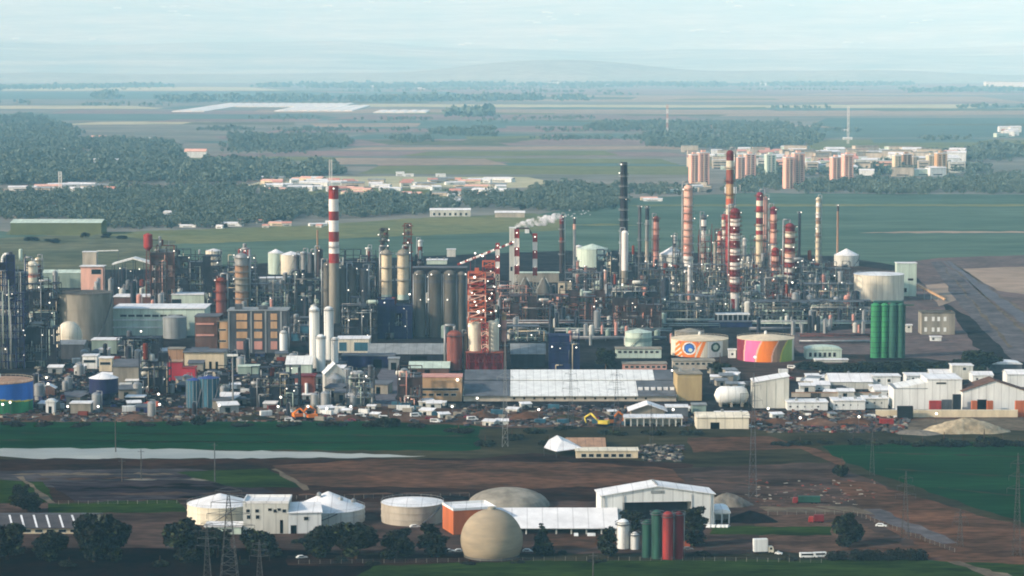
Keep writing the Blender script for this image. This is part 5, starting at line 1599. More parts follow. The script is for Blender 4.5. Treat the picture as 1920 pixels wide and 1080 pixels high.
def scrap(label, poly, n, mats, seed, smin=.4, smax=1.6):
    q = random.Random(seed)
    m = MB()
    xs, ys = [p[0] for p in poly], [p[1] for p in poly]
    for _ in range(n):
        p = G(q.uniform(min(xs), max(xs)), q.uniform(min(ys), max(ys)))
        a = q.uniform(0, 3.14)
        L, W, hh = q.uniform(smin, smax) * 1.6, q.uniform(smin, smax), q.uniform(smin, smax) * .8
        c, s_ = math.cos(a), math.sin(a)
        b = [(-L, -W), (L, -W), (L * .8, W), (-L, W * .9)]
        vs = [(p.x + u * c - v * s_, p.y + u * s_ + v * c, -.05) for u, v in b]
        vs += [(p.x + u * .8 * c - v * .7 * s_, p.y + u * .8 * s_ + v * .7 * c, hh * q.uniform(.6, 1.3)) for u, v in b]
        m.add(vs, [(4, 5, 6, 7), (0, 1, 5, 4), (1, 2, 6, 5), (2, 3, 7, 6), (3, 0, 4, 7)], q.randrange(len(mats)))
    o = m.build('scrap_rubble', mats)
    o['kind'] = 'stuff'
    o['label'] = label
sm_ = ['steel_brown', 'steel_dark', 'steel', 'brown_wall', 'concrete', 'black', 'concrete_dark', 'steel_brown', 'black', 'steel_dark']
scrap('scattered scrap and rubble in the strip before the long hall', [(870, 760), (1320, 800)], 700, sm_, 1)
scrap('scattered scrap and rubble of the scrapyard on the right', [(1420, 772), (1700, 812)], 900, ['steel_brown', 'brown_wall', 'black', 'steel_brown', 'concrete_dark', 'rust', 'steel_brown', 'f_dirt', 'black', 'steel_dark', 'concrete'], 2)
scrap('scattered scrap along the left front yards', [(0, 770), (700, 792)], 600, sm_ + ['f_dirt', 'f_rough'], 3)
scrap('scattered pallets and pipes of the left yard', [(60, 670), (700, 768)], 1300, sm_ + ['steel', 'concrete', 'navy'], 4)
for i, (x, y, w_, h_, mt) in enumerate(((905, 785, 60, 12, 'f_dirt'), (990, 788, 80, 13, 'f_brown'), (1060, 790, 60, 10, 'f_rough'), (1120, 782, 50, 10, 'f_dirt'), (1460, 800, 90, 12, 'f_brown'), (1540, 802, 90, 14, 'f_dirt'), (1610, 798, 70, 12, 'f_brown'), (250, 790, 90, 9, 'f_dirt'), (90, 790, 80, 8, 'f_dirt'), (470, 790, 80, 8, 'f_rough'), (660, 790, 70, 9, 'f_dirt'))):
    heap('rubble_heap', 'low brown rubble heap along the front edge of the works', x, y, w_, h_, mt, 30 + i).e.__setitem__('group', 'rubble heaps along the front edge')
scrap('scrap heap right of the white tent roof', [(1200, 836), (1282, 866)], 180, ['steel_brown', 'steel_brown', 'black', 'concrete_dark', 'steel_dark', 'concrete'], 5)
scrap('scattered stones and scrap of the dirt lot', [(1400, 900), (1640, 950)], 160, ['brown_wall', 'concrete', 'rust'], 6, .3, .9)
# ------------------------------------------------------------------ refinery
def bands(yt, yb, n, a='red', b='aviation_white', ratio=.5):
    out, y = [], yt
    st = (yb - yt) / n
    for i in range(n):
        out.append((y, a if i % 2 == 0 else b))
        y += st * (2 * ratio if i % 2 == 0 else 2 * (1 - ratio))
    return out
# chimneys
t = column('striped_chimney', 'red and white banded chimney, the thick one rising over the grey silos', 'chimney', 627, 18, 349, 606,
           [(349, 'red'), (373, 'aviation_white'), (396, 'red'), (413, 'aviation_white'), (434, 'red'), (453, 'aviation_white'), (475, 'red'), (493, 'concrete')], 2, True, False, lamps=1, taper=1.12, flare=True, plat_r=1.0)
# distillation columns and stacks of the right half
BL = [
 ('distillation_column', 'tallest slim column, red topped with cream and orange bands', 1367, 13, 286, 545, [(286, 'red_deep'), (301, 'cream_light'), (318, 'rust_red'), (345, 'sand_wall'), (372, 'red_orange'), (384, 'cream_light'), (402, 'red')], 6, 1.15),
 ('distillation_column', 'thick column ringed with many red galleries and white lamps, in front of the tallest one', 1377, 18, 396, 578, [(396, 'red_deep'), (404, 'red')] + [(410 + 13.6 * i, 'aviation_white' if i % 2 == 0 else 'red_deep') for i in range(12)], 13, 1.0),
 ('distillation_column', 'tall pale pink column with red galleries, right of the white sloping tank roof', 1289, 16, 352, 556, [(352, 'salmon_pale'), (392, 'salmon'), (420, 'salmon_pale'), (448, 'salmon'), (480, 'aviation_white'), (520, 'salmon')], 8, 1.0),
 ('distillation_column', 'tall column in red and cream bands with a dark head', 1423, 12, 364, 556, [(364, 'maroon'), (376, 'cream_light'), (386, 'red'), (398, 'cream_light'), (408, 'red_deep'), (420, 'cream_light'), (432, 'red'), (440, 'cream'), (512, 'concrete')], 4, 1.1),
 ('distillation_column', 'slender pink column close beside the red and cream one with the dark head', 1434, 8, 371, 540, [(371, 'salmon'), (400, 'salmon_pale'), (430, 'salmon')], 4, 1.0),
 ('distillation_column', 'pink and white banded column, the right one of the dark headed trio', 1449, 12, 391, 556, [(391, 'maroon'), (402, 'salmon_pale'), (418, 'rust_red'), (430, 'salmon_pale'), (446, 'salmon'), (460, 'cream_light'), (472, 'salmon')], 5, 1.0),
 ('distillation_column', 'shorter red and white banded column in front of the dark headed trio', 1453, 13, 468, 572, [(468, 'red'), (480, 'salmon_pale'), (490, 'rust_red'), (500, 'salmon_pale'), (512, 'red_deep'), (522, 'salmon'), (545, 'red_deep'), (556, 'salmon')], 6, 1.0),
 ('distillation_column', 'stout red and white banded column that bulges midway, rightmost of the striped ones', 1480, 18, 424, 566, [(424, 'red_deep'), (434, 'cream_light'), (446, 'rust_red'), (456, 'cream_light'), (464, 'red_deep'), (472, 'salmon_pale'), (482, 'aviation_white'), (492, 'red'), (500, 'aviation_white'), (510, 'red'), (516, 'aviation_white'), (528, 'red_deep'), (538, 'salmon'), (552, 'red')], 9, 1.1),
 ('distillation_column', 'cream column dotted with white lamps left of the ringed thick column', 1357, 9, 404, 530, [(404, 'red'), (412, 'cream_light'), (424, 'rust'), (430, 'cream_light'), (446, 'red'), (454, 'salmon_pale'), (470, 'concrete_pale')], 6, 1.0),
 ('distillation_column', 'red and cream checked column left of the cream lamp dotted column', 1349, 8, 436, 530, [(436, 'red'), (442, 'salmon_pale'), (455, 'red'), (463, 'salmon_pale'), (475, 'concrete_pale')], 4, 1.0),
 ('distillation_column', 'white and purple column standing alone right of the tall pale pink column', 1319, 9, 404, 512, [(404, 'steel'), (412, 'aviation_white'), (424, 'steel_brown'), (432, 'aviation_white'), (446, 'salmon'), (470, 'salmon_pale')], 3, 1.0),
 ('distillation_column', 'pink red column with a dark head left of the white sloping tank roof', 1230, 10, 408, 500, [(408, 'rust'), (416, 'salmon'), (440, 'rust_red'), (470, 'salmon')], 3, 1.0),
 ('distillation_column', 'short white and purple stub column above the white sloping tank roof', 1264, 6, 443, 520, [(443, 'aviation_white'), (456, 'steel_brown'), (464, 'aviation_white')], 2, 1.0),
 ('flare_stack', 'dark tall square stack, highest left of the striped columns', 1169, 12, 304, 548, [(304, 'steel_dark')], 7, 1.0),
 ('distillation_column', 'smooth white column in front of the dark tall stack', 1171, 12, 436, 560, [(436, 'aviation_white'), (507, 'concrete')], 0, 1.0),
 ('flare_stack', 'thin grey stack right of the dark tall stack', 1199, 6, 386, 530, [(386, 'steel')], 3, 1.0),
 ('flare_stack', 'thin grey stack with a dark head, second right of the dark tall stack', 1213, 7, 386, 530, [(386, 'steel_dark'), (412, 'steel_pale'), (420, 'grey_wall'), (452, 'concrete_pale')], 3, 1.0),
 ('flare_stack', 'thin dark stack behind the stout banded column', 1498, 5, 397, 530, [(397, 'steel_dark')], 1, 1.0),
 ('distillation_column', 'slim cream and white banded column over the dark units at the right', 1533, 8, 372, 510, [(372, 'cream'), (380, 'aviation_white'), (388, 'cream'), (398, 'aviation_white'), (408, 'tan_wall'), (420, 'cream_light'), (436, 'tan_wall'), (446, 'cream')], 6, 1.0),
 ('flare_stack', 'thin tan pole stack, rightmost of the refinery', 1570, 4, 384, 496, [(384, 'steel_brown'), (396, 'tan_wall')], 1, 1.0),
 ('distillation_column', 'dark red column with a brown base left of the pale round tank', 1053, 8, 406, 512, [(406, 'red_deep'), (420, 'steel_brown'), (445, 'rust'), (455, 'steel_brown')], 3, 1.0),
 ('flare_stack', 'thin grey stack with a conical head left of the pale round tank', 1077, 5, 408, 520, [(408, 'steel_brown'), (420, 'salmon_pale'), (430, 'steel_pale')], 1, 1.0),
 ('distillation_column', 'slim white column below the tall pale pink column', 1292, 6, 500, 576, [(500, 'aviation_white'), (545, 'salmon')], 3, 1.0),
 ('distillation_column', 'slim white column below the short stub column', 1263, 5, 500, 560, [(500, 'aviation_white')], 2, 1.0),
 ('distillation_column', 'slim pale column right of the ringed thick column', 1395, 7, 448, 545, [(448, 'aviation_white'), (460, 'steel_pale'), (480, 'concrete_pale')], 4, 1.0),
 ('distillation_column', 'slim pale column between the checked column and the lone purple one', 1340, 5, 455, 545, [(455, 'concrete_pale')], 3, 1.0),
 ('distillation_column', 'thin pale pipe column beside the shorter banded column', 1461, 4, 500, 570, [(500, 'steel_pale')], 0, 1.0),
 ('distillation_column', 'slim grey column right of the stout banded column', 1500, 6, 490, 560, [(490, 'steel_pale')], 2, 1.0),
 ('distillation_column', 'pink pipe column below the pale round tank, left of two', 1098, 5, 500, 552, [(500, 'salmon')], 1, 1.0),
 ('distillation_column', 'pink pipe column below the pale round tank, right of two', 1135, 5, 508, 556, [(508, 'salmon_pale')], 1, 1.0),
 ('distillation_column', 'pink pipe column right of the dark red column base', 1083, 5, 490, 550, [(490, 'salmon')], 1, 1.0),
 # left half
 ('distillation_column', 'brown column with red pipework on its head, behind the striped office block', 454, 24, 482, 584, [(482, 'steel_pale'), (496, 'tan_wall'), (520, 'concrete'), (545, 'tan_wall')], 5, 1.0),
 ('distillation_column', 'pink red column, half brown, left of the brown column with the red head', 415, 19, 526, 592, [(526, 'rust'), (534, 'rust_red'), (585, 'rust')], 2, 1.0),
 ('distillation_column', 'cream and brown column beside the dark tower at the left edge', 62, 20, 496, 602, [(496, 'cream_light'), (512, 'salmon'), (520, 'cream_light'), (572, 'concrete_pale')], 4, 1.0),
 ('distillation_column', 'pale column with a dark red neck, right of the cream and brown one', 73, 11, 486, 598, [(486, 'cream'), (496, 'rust'), (520, 'steel_brown'), (536, 'cream_light'), (560, 'concrete')], 4, 1.0),
 ('distillation_column', 'cream streaked tall column, left one of the twin pair beside the blue cube unit', 725, 19, 474, 562, [(474, 'concrete'), (478, 'cream'), (552, 'mint')], 2, 1.0),
 ('distillation_column', 'cream streaked tall column, right one of the twin pair beside the blue cube unit', 756, 21, 474, 562, [(474, 'concrete'), (478, 'cream'), (552, 'mint')], 2, 1.0),
 ('distillation_column', 'slim white knuckled column left of the twin cream columns', 691, 8, 466, 540, [(466, 'white_dirty'), (482, 'steel'), (494, 'white_dirty'), (506, 'steel')], 3, 1.0),
 ('distillation_column', 'slim rust column with two white knobs right of the twin cream columns', 788, 8, 452, 540, [(452, 'white'), (462, 'rust'), (480, 'steel_brown')], 3, 1.0),
 ('distillation_column', 'thin brown pole column left of the thick striped chimney', 596, 3, 432, 560, [(432, 'tan_wall'), (470, 'steel_brown')], 0, 1.0),
]
for nm, lb, x, w_, yt, yb, bd, pl, tp in BL:
    w_ = w_ * (1.05 if any('red' in b_[1] or 'salmon' in b_[1] for b_ in bd) else 1.05)
    column(nm, lb, 'column' if nm != 'flare_stack' else 'stack', x, w_, yt, yb, bd, int(pl * 1.5), True, nm != 'flare_stack' and w_ > 6, lamps=min(5, (pl + 2) // 3) if pl else 0, taper=tp, flare=nm == 'flare_stack', rail_mat='rust' if any('red' in b[1] for b in bd) and w_ > 10 else 'steel_pale', plat_r=1.7 if w_ > 10 else 1.1)
# heads of the twin columns and the dark tall stack's lattice
for x, w_, ya, yb_, mt, lb in ((721, 17, 428, 480, 'steel_brown', 'dark lattice head on the left twin cream column'), (765, 17, 419, 500, 'rust', 'dark brown lattice mast beside the right twin cream column'), (1169, 15, 312, 548, 'steel_dark', 'dark square lattice round the tall stack')):
    t = T('lattice_mast', lb, 'mast', x, 562 if x < 800 else 548, dy=3)
    m = MB(); wd = w_ / t.s
    lattice(m, 0, 0, 0 if x > 800 else t.Z(562 if x < 760 else 562), t.Z(ya), wd, wd * .75, 16, .5); t.part('mast', m, mt)
    if x < 800:
        for i in range(6):
            v = MB(); z = t.Z(yb_ - (yb_ - ya) * (i + .6) / 6); v.lathe([(.4, z - 1.4), (1.6, z - .6), (1.6, z + 1.2), (.3, z + 2)], 8, rnd.uniform(-1.5, 1.5), rnd.uniform(-1, 1)); t.part('vessel', v, rnd.choice(['rust', 'steel', 'steel_pale', 'steel_brown']))
    for i in range(5):
        z = t.Z(ya + (yb_ - ya) * (i + .3) / 5)
        m = MB(); m.box(-wd * .6, wd * .6, -wd * .6, wd * .6, z, z + .35); t.part('platform', m, mt)
        lamp_part(t, rnd.uniform(-wd * .6, wd * .6), -wd * .7, z + 1, .45)
# grey silo rows
for i, (x, w_, yt, yb, mt, lb) in enumerate(((557, 10, 480, 566, 'steel', 'dark grey column, leftmost of the close row left of the striped chimney'), (570, 11, 474, 566, 'steel_pale', 'pale edged grey column, second in the close row left of the striped chimney'), (584, 12, 476, 568, 'steel', 'dark grey column, third in the close row left of the striped chimney'), (600, 12, 470, 570, 'steel_brown', 'brown grey column nearest the striped chimney in the close row'),
      (614, 15, 496, 604, 'concrete_dark', 'grey green silo under the striped chimney'), (641, 16, 502, 604, 'concrete_dark', 'grey silo right of the striped chimney, first of three'), (661, 15, 504, 604, 'concrete_dark', 'grey silo right of the striped chimney, second of three'), (682, 15, 506, 604, 'steel', 'grey silo right of the striped chimney, third of three'))):
    column('grey_silo', lb, 'silo', x, w_, yt, yb, [(yt, mt)], 2, True, True, lamps=2, plat_r=.8)
for x, w_, lb in ((787, 23, 'huge dark grey silo, leftmost of the capped battery'), (816, 25, 'huge dark grey silo, second of the capped battery'), (844, 25, 'huge dark grey silo, third of the capped battery'), (866, 17, 'huge dark grey silo, rightmost of the capped battery')):
    t = column('battery_silo', lb, 'silo', x, w_, 514, 632, [(514, 'concrete_dark'), (524, 'steel'), (530, 'concrete_dark')], 1, True, False, lamps=2, plat_r=.5)
    for s_ in (-1, 1):
        m = MB(); m.tube((s_ * t.r * .98, -t.r * .45, 2), (s_ * t.r * .98, -t.r * .45, t.h), .4, 6); t.part('pipe', m, 'steel_pale')
t = T('silo_top_deck', 'dark covered deck running over the capped silo battery', 'gantry', 775, 632)
m = MB(); m.box(0, t.X(874), 1, 12, t.Z(512), t.Z(503)); t.part('gallery', m, 'steel_dark')
m = MB(); m.box(-.6, t.X(876), .4, 12.6, t.Z(503) + .02, t.Z(503) + .6); t.part('roof', m, 'grey_roof_dark')
for i in range(9): lamp_part(t, t.X(779 + 11.5 * i), .2, t.Z(514 + (i * 7) % 9), .55)
for px in (775, 801, 830, 857, 874):
    m = MB(); m.bar((t.X(px), .6, 0), (t.X(px), .6, t.Z(512)), .5); t.part('post', m, 'steel')
building('white_plant_house', 'pale square house on the deck behind the silo battery', 'building', 838, 854, 468, 482, 8, 'white_dirty', 'flat', 'white_roof')
building('pale_shed', 'low pale roofs behind the capped silo battery', 'shed', 800, 838, 488, 496, 14, 'mint', 'flat', 'white_roof', vents=3)
# conveyor with its striped legs and the steaming white tower
t = T('striped_conveyor', 'rising red and white conveyor gallery over the silo battery', 'conveyor', 858, 560)
k = 1 / t.s
a, b = Vector((0, 0, t.Z(496))), Vector((t.X(968), 0, t.Z(452)))
mm = MB(); N_ = 16
for i in range(N_):
    mm.bar(a.lerp(b, i / N_), a.lerp(b, (i + 1) / N_), 1.7, i % 2)
t.part('gallery', mm, ['red', 'aviation_white'])
for i in range(9):
    p = a.lerp(b, (i + .5) / 9); lamp_part(t, p.x, -2.2, p.z + .5, .55)
for px, ya in ((882, 487), (910, 476)):
    m = MB(); m.bar((t.X(px), 0, 0), (t.X(px), 0, t.Z(ya)), .6); t.part('leg', m, 'red_deep')
for x, w_, yt, yb, lb in ((933, 8, 456, 560, 'striped red and white leg tower under the upper end of the conveyor'), (969, 10, 430, 582, 'striped red and white leg tower beside the white steaming tower'), (1003, 9, 438, 580, 'striped red and white leg tower, right one of the arch pair')):
    t = T('striped_leg_tower', lb, 'tower', x, yb)
    m = MB(); wd = w_ / t.s; h = t.Z(yt); n_ = 9
    for i in range(n_):
        lattice(m, 0, 0, h * i / n_, h * (i + 1) / n_, wd * .8, wd * .8, 1, .55, i % 2 if i > 3 else 2)
        if i > 3: m.box(-wd * .34, wd * .34, -wd * .34, wd * .34, h * i / n_ + .2, h * (i + 1) / n_ - .2, i % 2)
    t.part('mast', m, ['red', 'aviation_white', 'concrete_pale'])
    for i in range(3): lamp_part(t, 0, -wd * .7, h * (.96 - .2 * i), .55)
t = building('steam_tower', 'white tower that steams at the top of the red and white conveyor', 'tower', 955, 968, 428, 560, 10, 'white_dirty', 'flat', 'white', over=.2, windows=[(957, 452, 961, 460), (957, 500, 961, 508)])
t = T('arch_gallery', 'dark sloping gallery between the white tower and the arch leg', 'gantry', 968, 575)
m = MB(); m.bar((0, 0, t.Z(428)), (t.X(990), 0, t.Z(428)), 1.2); m.bar((t.X(990), 0, t.Z(428)), (t.X(1003), 0, t.Z(448)), 1.2); t.part('gallery', m, 'steel_brown')
for px in (985,): 
    m = MB(); m.box(t.X(984), t.X(992), -2, 2, t.Z(437), t.Z(430)); t.part('cabin', m, 'white')
for px, lb in ((985, 'grey inverted hopper under the conveyor arch, left of two'), (1020, 'grey inverted hopper under the conveyor arch, right of two')):
    t = T('cone_hopper', lb, 'hopper', px, 566, dy=4)
    k = 1 / t.s
    m = MB(); m.lathe([(18 * k, t.Z(552)), (3 * k, t.Z(522)), (1 * k, t.Z(518))], 20); t.part('bin', m, 'concrete_dark')
    for s_ in (-1, 1):
        m = MB(); m.bar((s_ * 19 * k, -1.5, t.Z(553)), (s_ * 3 * k, -.6, t.Z(521)), .7); t.part('strut', m, 'white_dirty')
        m = MB(); m.bar((s_ * 17 * k, 0, 0), (s_ * 17 * k, 0, t.Z(552)), .5); t.part('leg', m, 'steel_pale')
building('long_gallery', 'long pale gallery roof behind the conveyor arch', 'building', 965, 1048, 512, 530, 10, 'concrete', 'flat', 'mint')
building('cream_unit', 'cream block with a dark cap at the foot of the dark red column', 'building', 1047, 1072, 530, 560, 8, 'cream', 'flat', 'concrete', windows=[(1050, 535, 1056, 540), (1060, 545, 1066, 550)])
# pale tanks behind
tank('storage_tank', 'pale green tank with a cone roof behind the refinery pipes', 'storage tank', 1082, 1139, 466, 502, 'mint', 'cone', 9, 'mint')
tank('storage_tank', 'small pale vessel tank at the left shoulder of the pale green tank', 'storage tank', 1077, 1092, 462, 482, 'white_dirty', 'cone', 3, 'white_roof', stair=False)
tank('storage_tank', 'cream tank low between the pale green tank and the white column', 'storage tank', 1140, 1160, 487, 512, 'cream_light', 'cone', 3, 'cream_light', stair=False)
tank('storage_tank', 'white tank with a sloping cone roof among the pink columns', 'storage tank', 1236, 1284, 476, 500, 'white_dirty', 'cone', 14, 'white_roof')
tank('storage_tank', 'mint ball topped tank below the pale green tank', 'storage tank', 1112, 1134, 532, 550, 'mint', 'dome', 6, 'mint', stair=False)
tank('storage_tank', 'white half hidden tank at the right end of the refinery', 'storage tank', 1564, 1610, 478, 500, 'white_dirty', 'cone', 12, 'white_roof')
tank('storage_tank', 'cream tank behind the brown column with the red head', 'storage tank', 386, 416, 470, 502, 'cream_light', 'cone', 4, 'white_roof')
tank('storage_tank', 'pale mint tank, left one of the pair behind the grey columns', 'storage tank', 503, 532, 474, 515, 'mint', 'cone', 7, 'white_roof')
tank('storage_tank', 'pale cream tank, right one of the pair behind the grey columns', 'storage tank', 526, 566, 477, 516, 'cream_light', 'cone', 6, 'white_roof')
building('grey_block', 'grey flat house below the pair of pale tanks', 'building', 485, 540, 522, 548, 14, 'grey_wall', 'flat', 'white_roof', windows=[(492, 528, 500, 534), (510, 528, 518, 534)])
building('grey_block', 'low grey block right of the pair of pale tanks, under the dark columns', 'building', 550, 590, 548, 566, 12, 'steel_pale', 'flat', 'grey_roof')
# pale tower house and white gable roof on the left
building('tower_house', 'peach tower house with a white ledge behind the massive concrete tank', 'building', 152, 193, 500, 548, 12, 'salmon_pale', 'flat', 'white_roof', over=1.2, windows=[(172, 505, 190, 514)])
building('tower_house', 'upper grey stage of the peach tower house', 'building', 155, 181, 473, 503, 10, 'concrete_pale', 'flat', 'white_roof')
t = T('pipe_bridge', 'thin white bridge from the tower house to the right', 'bridge', 181, 548)
m = MB(); m.bar((0, 3, t.Z(471)), (t.X(222), 3, t.Z(470)), .8); t.part('girder', m, 'white')
m = MB(); m.bar((t.X(222), 3, 0), (t.X(222), 3, t.Z(468)), .5); t.part('leg', m, 'steel')
building('pale_shed', 'pale ridge of sheds left of the peach tower house', 'shed', 80, 152, 512, 540, 20, 'mint_dark', 'gable_x', 'mint', rise=2)
t = T('open_gable_shed', 'dark open plant under a thin white gabled roof', 'shed', 211, 556)
m = MB(); b = t.X(290)
P = [(0, t.Z(497)), (b / 2, t.Z(486)), (b, t.Z(497)), (b, t.Z(494)), (b / 2, t.Z(483)), (0, t.Z(494))]
m.prism(P, -1, 14); t.part('roof', m, 'white')
for i in range(5):
    for y in (0, 13):
        m = MB(); m.bar((b * i / 4, y, 0), (b * i / 4, y, t.Z(494) + (3 if i == 2 else 0)), .5); t.part('post', m, 'steel_dark')
for i in range(7):
    m = MB(); vx, vr = b * rnd.uniform(.1, .9), rnd.uniform(1.2, 2.6)
    z0 = rnd.uniform(0, t.Z(530)); m.lathe([(vr * .3, z0), (vr, z0 + 1), (vr, z0 + vr * 2.4), (vr * .3, z0 + vr * 2.4 + .8)], 12, vx, rnd.uniform(2, 10)); t.part('vessel', m, rnd.choice(['steel', 'steel_pale', 'rust', 'steel_dark']))
for i in range(6): lamp_part(t, b * rnd.random(), -.8, t.Z(rnd.uniform(500, 545)), .5)
t = T('red_water_tower', 'small red tank raised on a slim brown lattice tower', 'water tower', 279, 576)
m = MB(); lattice(m, 0, 0, 0, t.Z(470), 4.5, 2.6, 10, .3); t.part('mast', m, 'rust')
m = MB(); rr = 8.5 / t.s; m.lathe([(1.0, t.Z(470)), (rr * .8, t.Z(466)), (rr, t.Z(463)), (rr, t.Z(440)), (rr * .4, t.Z(438)), (.1, t.Z(437))], 20); t.part('vessel', m, 'red')
# process units: steel frames crowded with vessels, pipes and lamps
FR = [
 (0, 46, 478, 692, 16, 'navy', 'tall dark navy process tower full of white lamps at the left edge', 5.5, 5, 14, 26, None),
 (48, 108, 520, 640, 18, 'steel_dark', 'dark process unit between the navy tower and the massive concrete tank', 6, 5, 10, 9, None),
 (46, 106, 600, 690, 14, 'steel_dark', 'dark low process unit right of the navy tower foot', 6, 5, 8, 8, None),
 (284, 328, 440, 576, 14, 'steel_brown', 'tall purple brown steel frame right of the red raised tank', 6, 5, 8, 4, None),
 (296, 410, 470, 556, 20, 'steel_dark', 'dark process unit behind the long green shed, under the cream tank', 6.5, 8, 12, 10, None),
 (384, 470, 500, 584, 16, 'steel_dark', 'dark process unit around the pink red column', 6, 5, 10, 6, None),
 (428, 480, 468, 560, 10, 'steel', 'grey frame behind the brown column with the red head', 6, 4, 8, 6, None),
 (470, 556, 520, 584, 16, 'steel', 'grey process unit between the brown column and the dark grey columns', 6, 6, 9, 7, None),
 (546, 612, 500, 584, 14, 'steel_dark', 'dark process unit under the close row of grey columns', 6, 4, 8, 7, None),
 (632, 704, 470, 560, 16, 'steel_dark', 'dark jagged process unit right of the striped chimney', 6, 6, 10, 9, None),
 (640, 706, 560, 640, 16, 'steel_dark', 'dark process unit left of the blue cube unit, full of small lamps', 6, 6, 12, 14, None),
 (706, 772, 562, 636, 18, 'navy', 'blue cube process unit under the twin cream columns', 5.5, 2, 8, 10, 'navy'),
 (768, 792, 476, 560, 10, 'steel_brown', 'narrow rust frame right of the twin cream columns', 6, 2, 6, 4, None),
 (940, 1056, 556, 606, 22, 'steel_brown', 'purple brown pipe unit below the conveyor arch', 6.5, 8, 16, 8, None),
 (1050, 1150, 544, 606, 22, 'steel_brown', 'purple brown pipe unit below the pale green tank', 6.5, 9, 18, 8, None),
 (1140, 1232, 524, 606, 20, 'steel_dark', 'dark navy process unit beneath the dark tall stack', 6, 9, 16, 12, None),
 (1030, 1086, 630, 694, 14, 'navy', 'blue steel unit standing before the long white hall', 6, 4, 8, 7, 'navy'),
 (1120, 1200, 470, 530, 18, 'steel_dark', 'grey process unit behind the smooth white column', 6, 6, 10, 6, None),
 (1200, 1262, 484, 560, 16, 'steel_dark', 'dark process unit below the pink red column', 6, 6, 12, 14, None),
 (1240, 1310, 494, 572, 18, 'steel', 'grey unit dotted with lamps under the white sloping tank', 6, 7, 14, 18, None),
 (1300, 1362, 486, 572, 18, 'steel', 'grey unit dotted with lamps left of the ringed thick column', 6, 7, 14, 18, None),
 (1384, 1446, 482, 572, 18, 'steel', 'grey unit dotted with lamps right of the ringed thick column', 6, 7, 14, 18, None),
 (1430, 1480, 500, 580, 16, 'steel_dark', 'dark unit around the shorter red and white banded column', 6, 5, 10, 8, None),
 (1486, 1540, 480, 568, 18, 'steel_dark', 'dark unit right of the stout banded column', 6, 6, 12, 10, None),
 (1530, 1596, 492, 552, 14, 'steel_dark', 'dark unit between the slim cream column and the biggest pale tank', 6, 7, 12, 12, None),
 (1230, 1340, 556, 604, 20, 'steel_dark', 'low dark pipe unit below the lamp dotted units', 7, 8, 16, 6, None),
 (1410, 1520, 566, 604, 18, 'steel_dark', 'low dark pipe unit right of the white roofed pillar building', 7, 6, 14, 5, None),
 (1520, 1636, 566, 606, 18, 'steel_dark', 'low dark pipe unit left of the green silos', 7, 7, 14, 6, None),
 (950, 1030, 612, 640, 12, 'steel', 'low grey pipe rack right of the lattice tower', 7, 4, 10, 4, None),
 (470, 560, 690, 764, 14, 'steel_dark', 'dark tangled unit in the yard left of the red tank house', 6, 6, 12, 8, None),
 (650, 700, 694, 760, 12, 'steel', 'grey tangled unit beside the yard road', 6, 4, 10, 6, None),
 (262, 316, 662, 740, 12, 'steel_dark', 'dark tangled unit left of the bright red blocks', 6, 5, 10, 7, None),
 (220, 300, 634, 672, 14, 'steel_dark', 'low dark unit in front of the long green shed', 6, 5, 10, 6, None),
 (746, 790, 690, 762, 12, 'steel_brown', 'purple brown tangled unit left of the brown office', 6, 3, 8, 4, None),
 (545, 580, 596, 640, 10, 'steel', 'small grey unit with a dark door right of the striped office', 6, 2, 4, 3, 'teal'),
 (380, 428, 690, 748, 12, 'steel_dark', 'dark unit behind the teal tanks', 6, 4, 8, 5, None),
]
FR += [
 (1150, 1240, 560, 622, 14, 'steel_brown', 'brown pipe unit before the dark navy unit', 6, 5, 12, 4, None),
 (1300, 1370, 540, 592, 14, 'steel', 'grey tangle at the left foot of the ringed thick column', 6, 5, 12, 5, None),
 (1392, 1440, 540, 594, 14, 'steel', 'grey tangle at the right foot of the ringed thick column', 6, 5, 12, 5, None),
 (1440, 1500, 545, 598, 14, 'steel_brown', 'brown tangle at the foot of the stout banded column', 6, 5, 12, 5, None),
 (1510, 1600, 520, 586, 16, 'steel', 'grey tangle before the biggest pale tank', 6, 6, 12, 6, None),
 (1060, 1128, 500, 560, 12, 'steel', 'grey tangle under the pale green tank', 6, 5, 12, 5, None),
 (930, 1000, 530, 580, 14, 'steel_brown', 'brown tangle under the striped leg towers', 6, 4, 12, 5, None),
 (1262, 1300, 440, 540, 8, 'steel', 'slim pale scaffold tower beside the tall pale pink column', 5, 2, 8, 3, None),
 (1310, 1334, 420, 540, 8, 'rust', 'slim rust scaffold tower around the lone purple column', 5, 2, 8, 3, None),
 (1408, 1440, 430, 556, 8, 'steel', 'slim scaffold tower around the red and cream column', 5, 2, 8, 4, None),
 (1466, 1496, 470, 566, 8, 'rust', 'slim rust scaffold around the stout banded column', 5, 2, 8, 4, None),
 (1340, 1366, 430, 545, 8, 'rust', 'slim rust scaffold around the cream lamp dotted column', 5, 2, 8, 4, None)]
for i, (x0, x1, yt, yb, dp, mt, lb, bay, vs_, ps_, lp, cl) in enumerate(FR):
    if x0 > 1190 and mt == 'steel_dark':
        mt, cl = 'steel', None
    pal = ('salmon', 'salmon_pale', 'rust', 'steel_pale') if 'brown' in mt else ('steel_pale', 'white_dirty', 'steel', 'mint', 'steel_pale', 'cream')
    frame('process_unit', lb, 'process unit', x0, x1, yt, yb, dp, mt, bay, 5.0, .75, int(ps_ * 1.8), int(vs_ * 1.7), math.ceil(lp * .3), .35, i + 1, pmats=pal, vmats=('steel_pale', 'steel', 'rust', 'white_dirty') if i % 2 else ('steel', 'steel_dark', 'steel_pale', 'mint'), clad=cl or ('steel_dark' if 'dark' in mt or 'navy' in mt else None if mt in ('steel', 'rust') else 'steel_brown'), lamp_r=.42, bar_=.55)
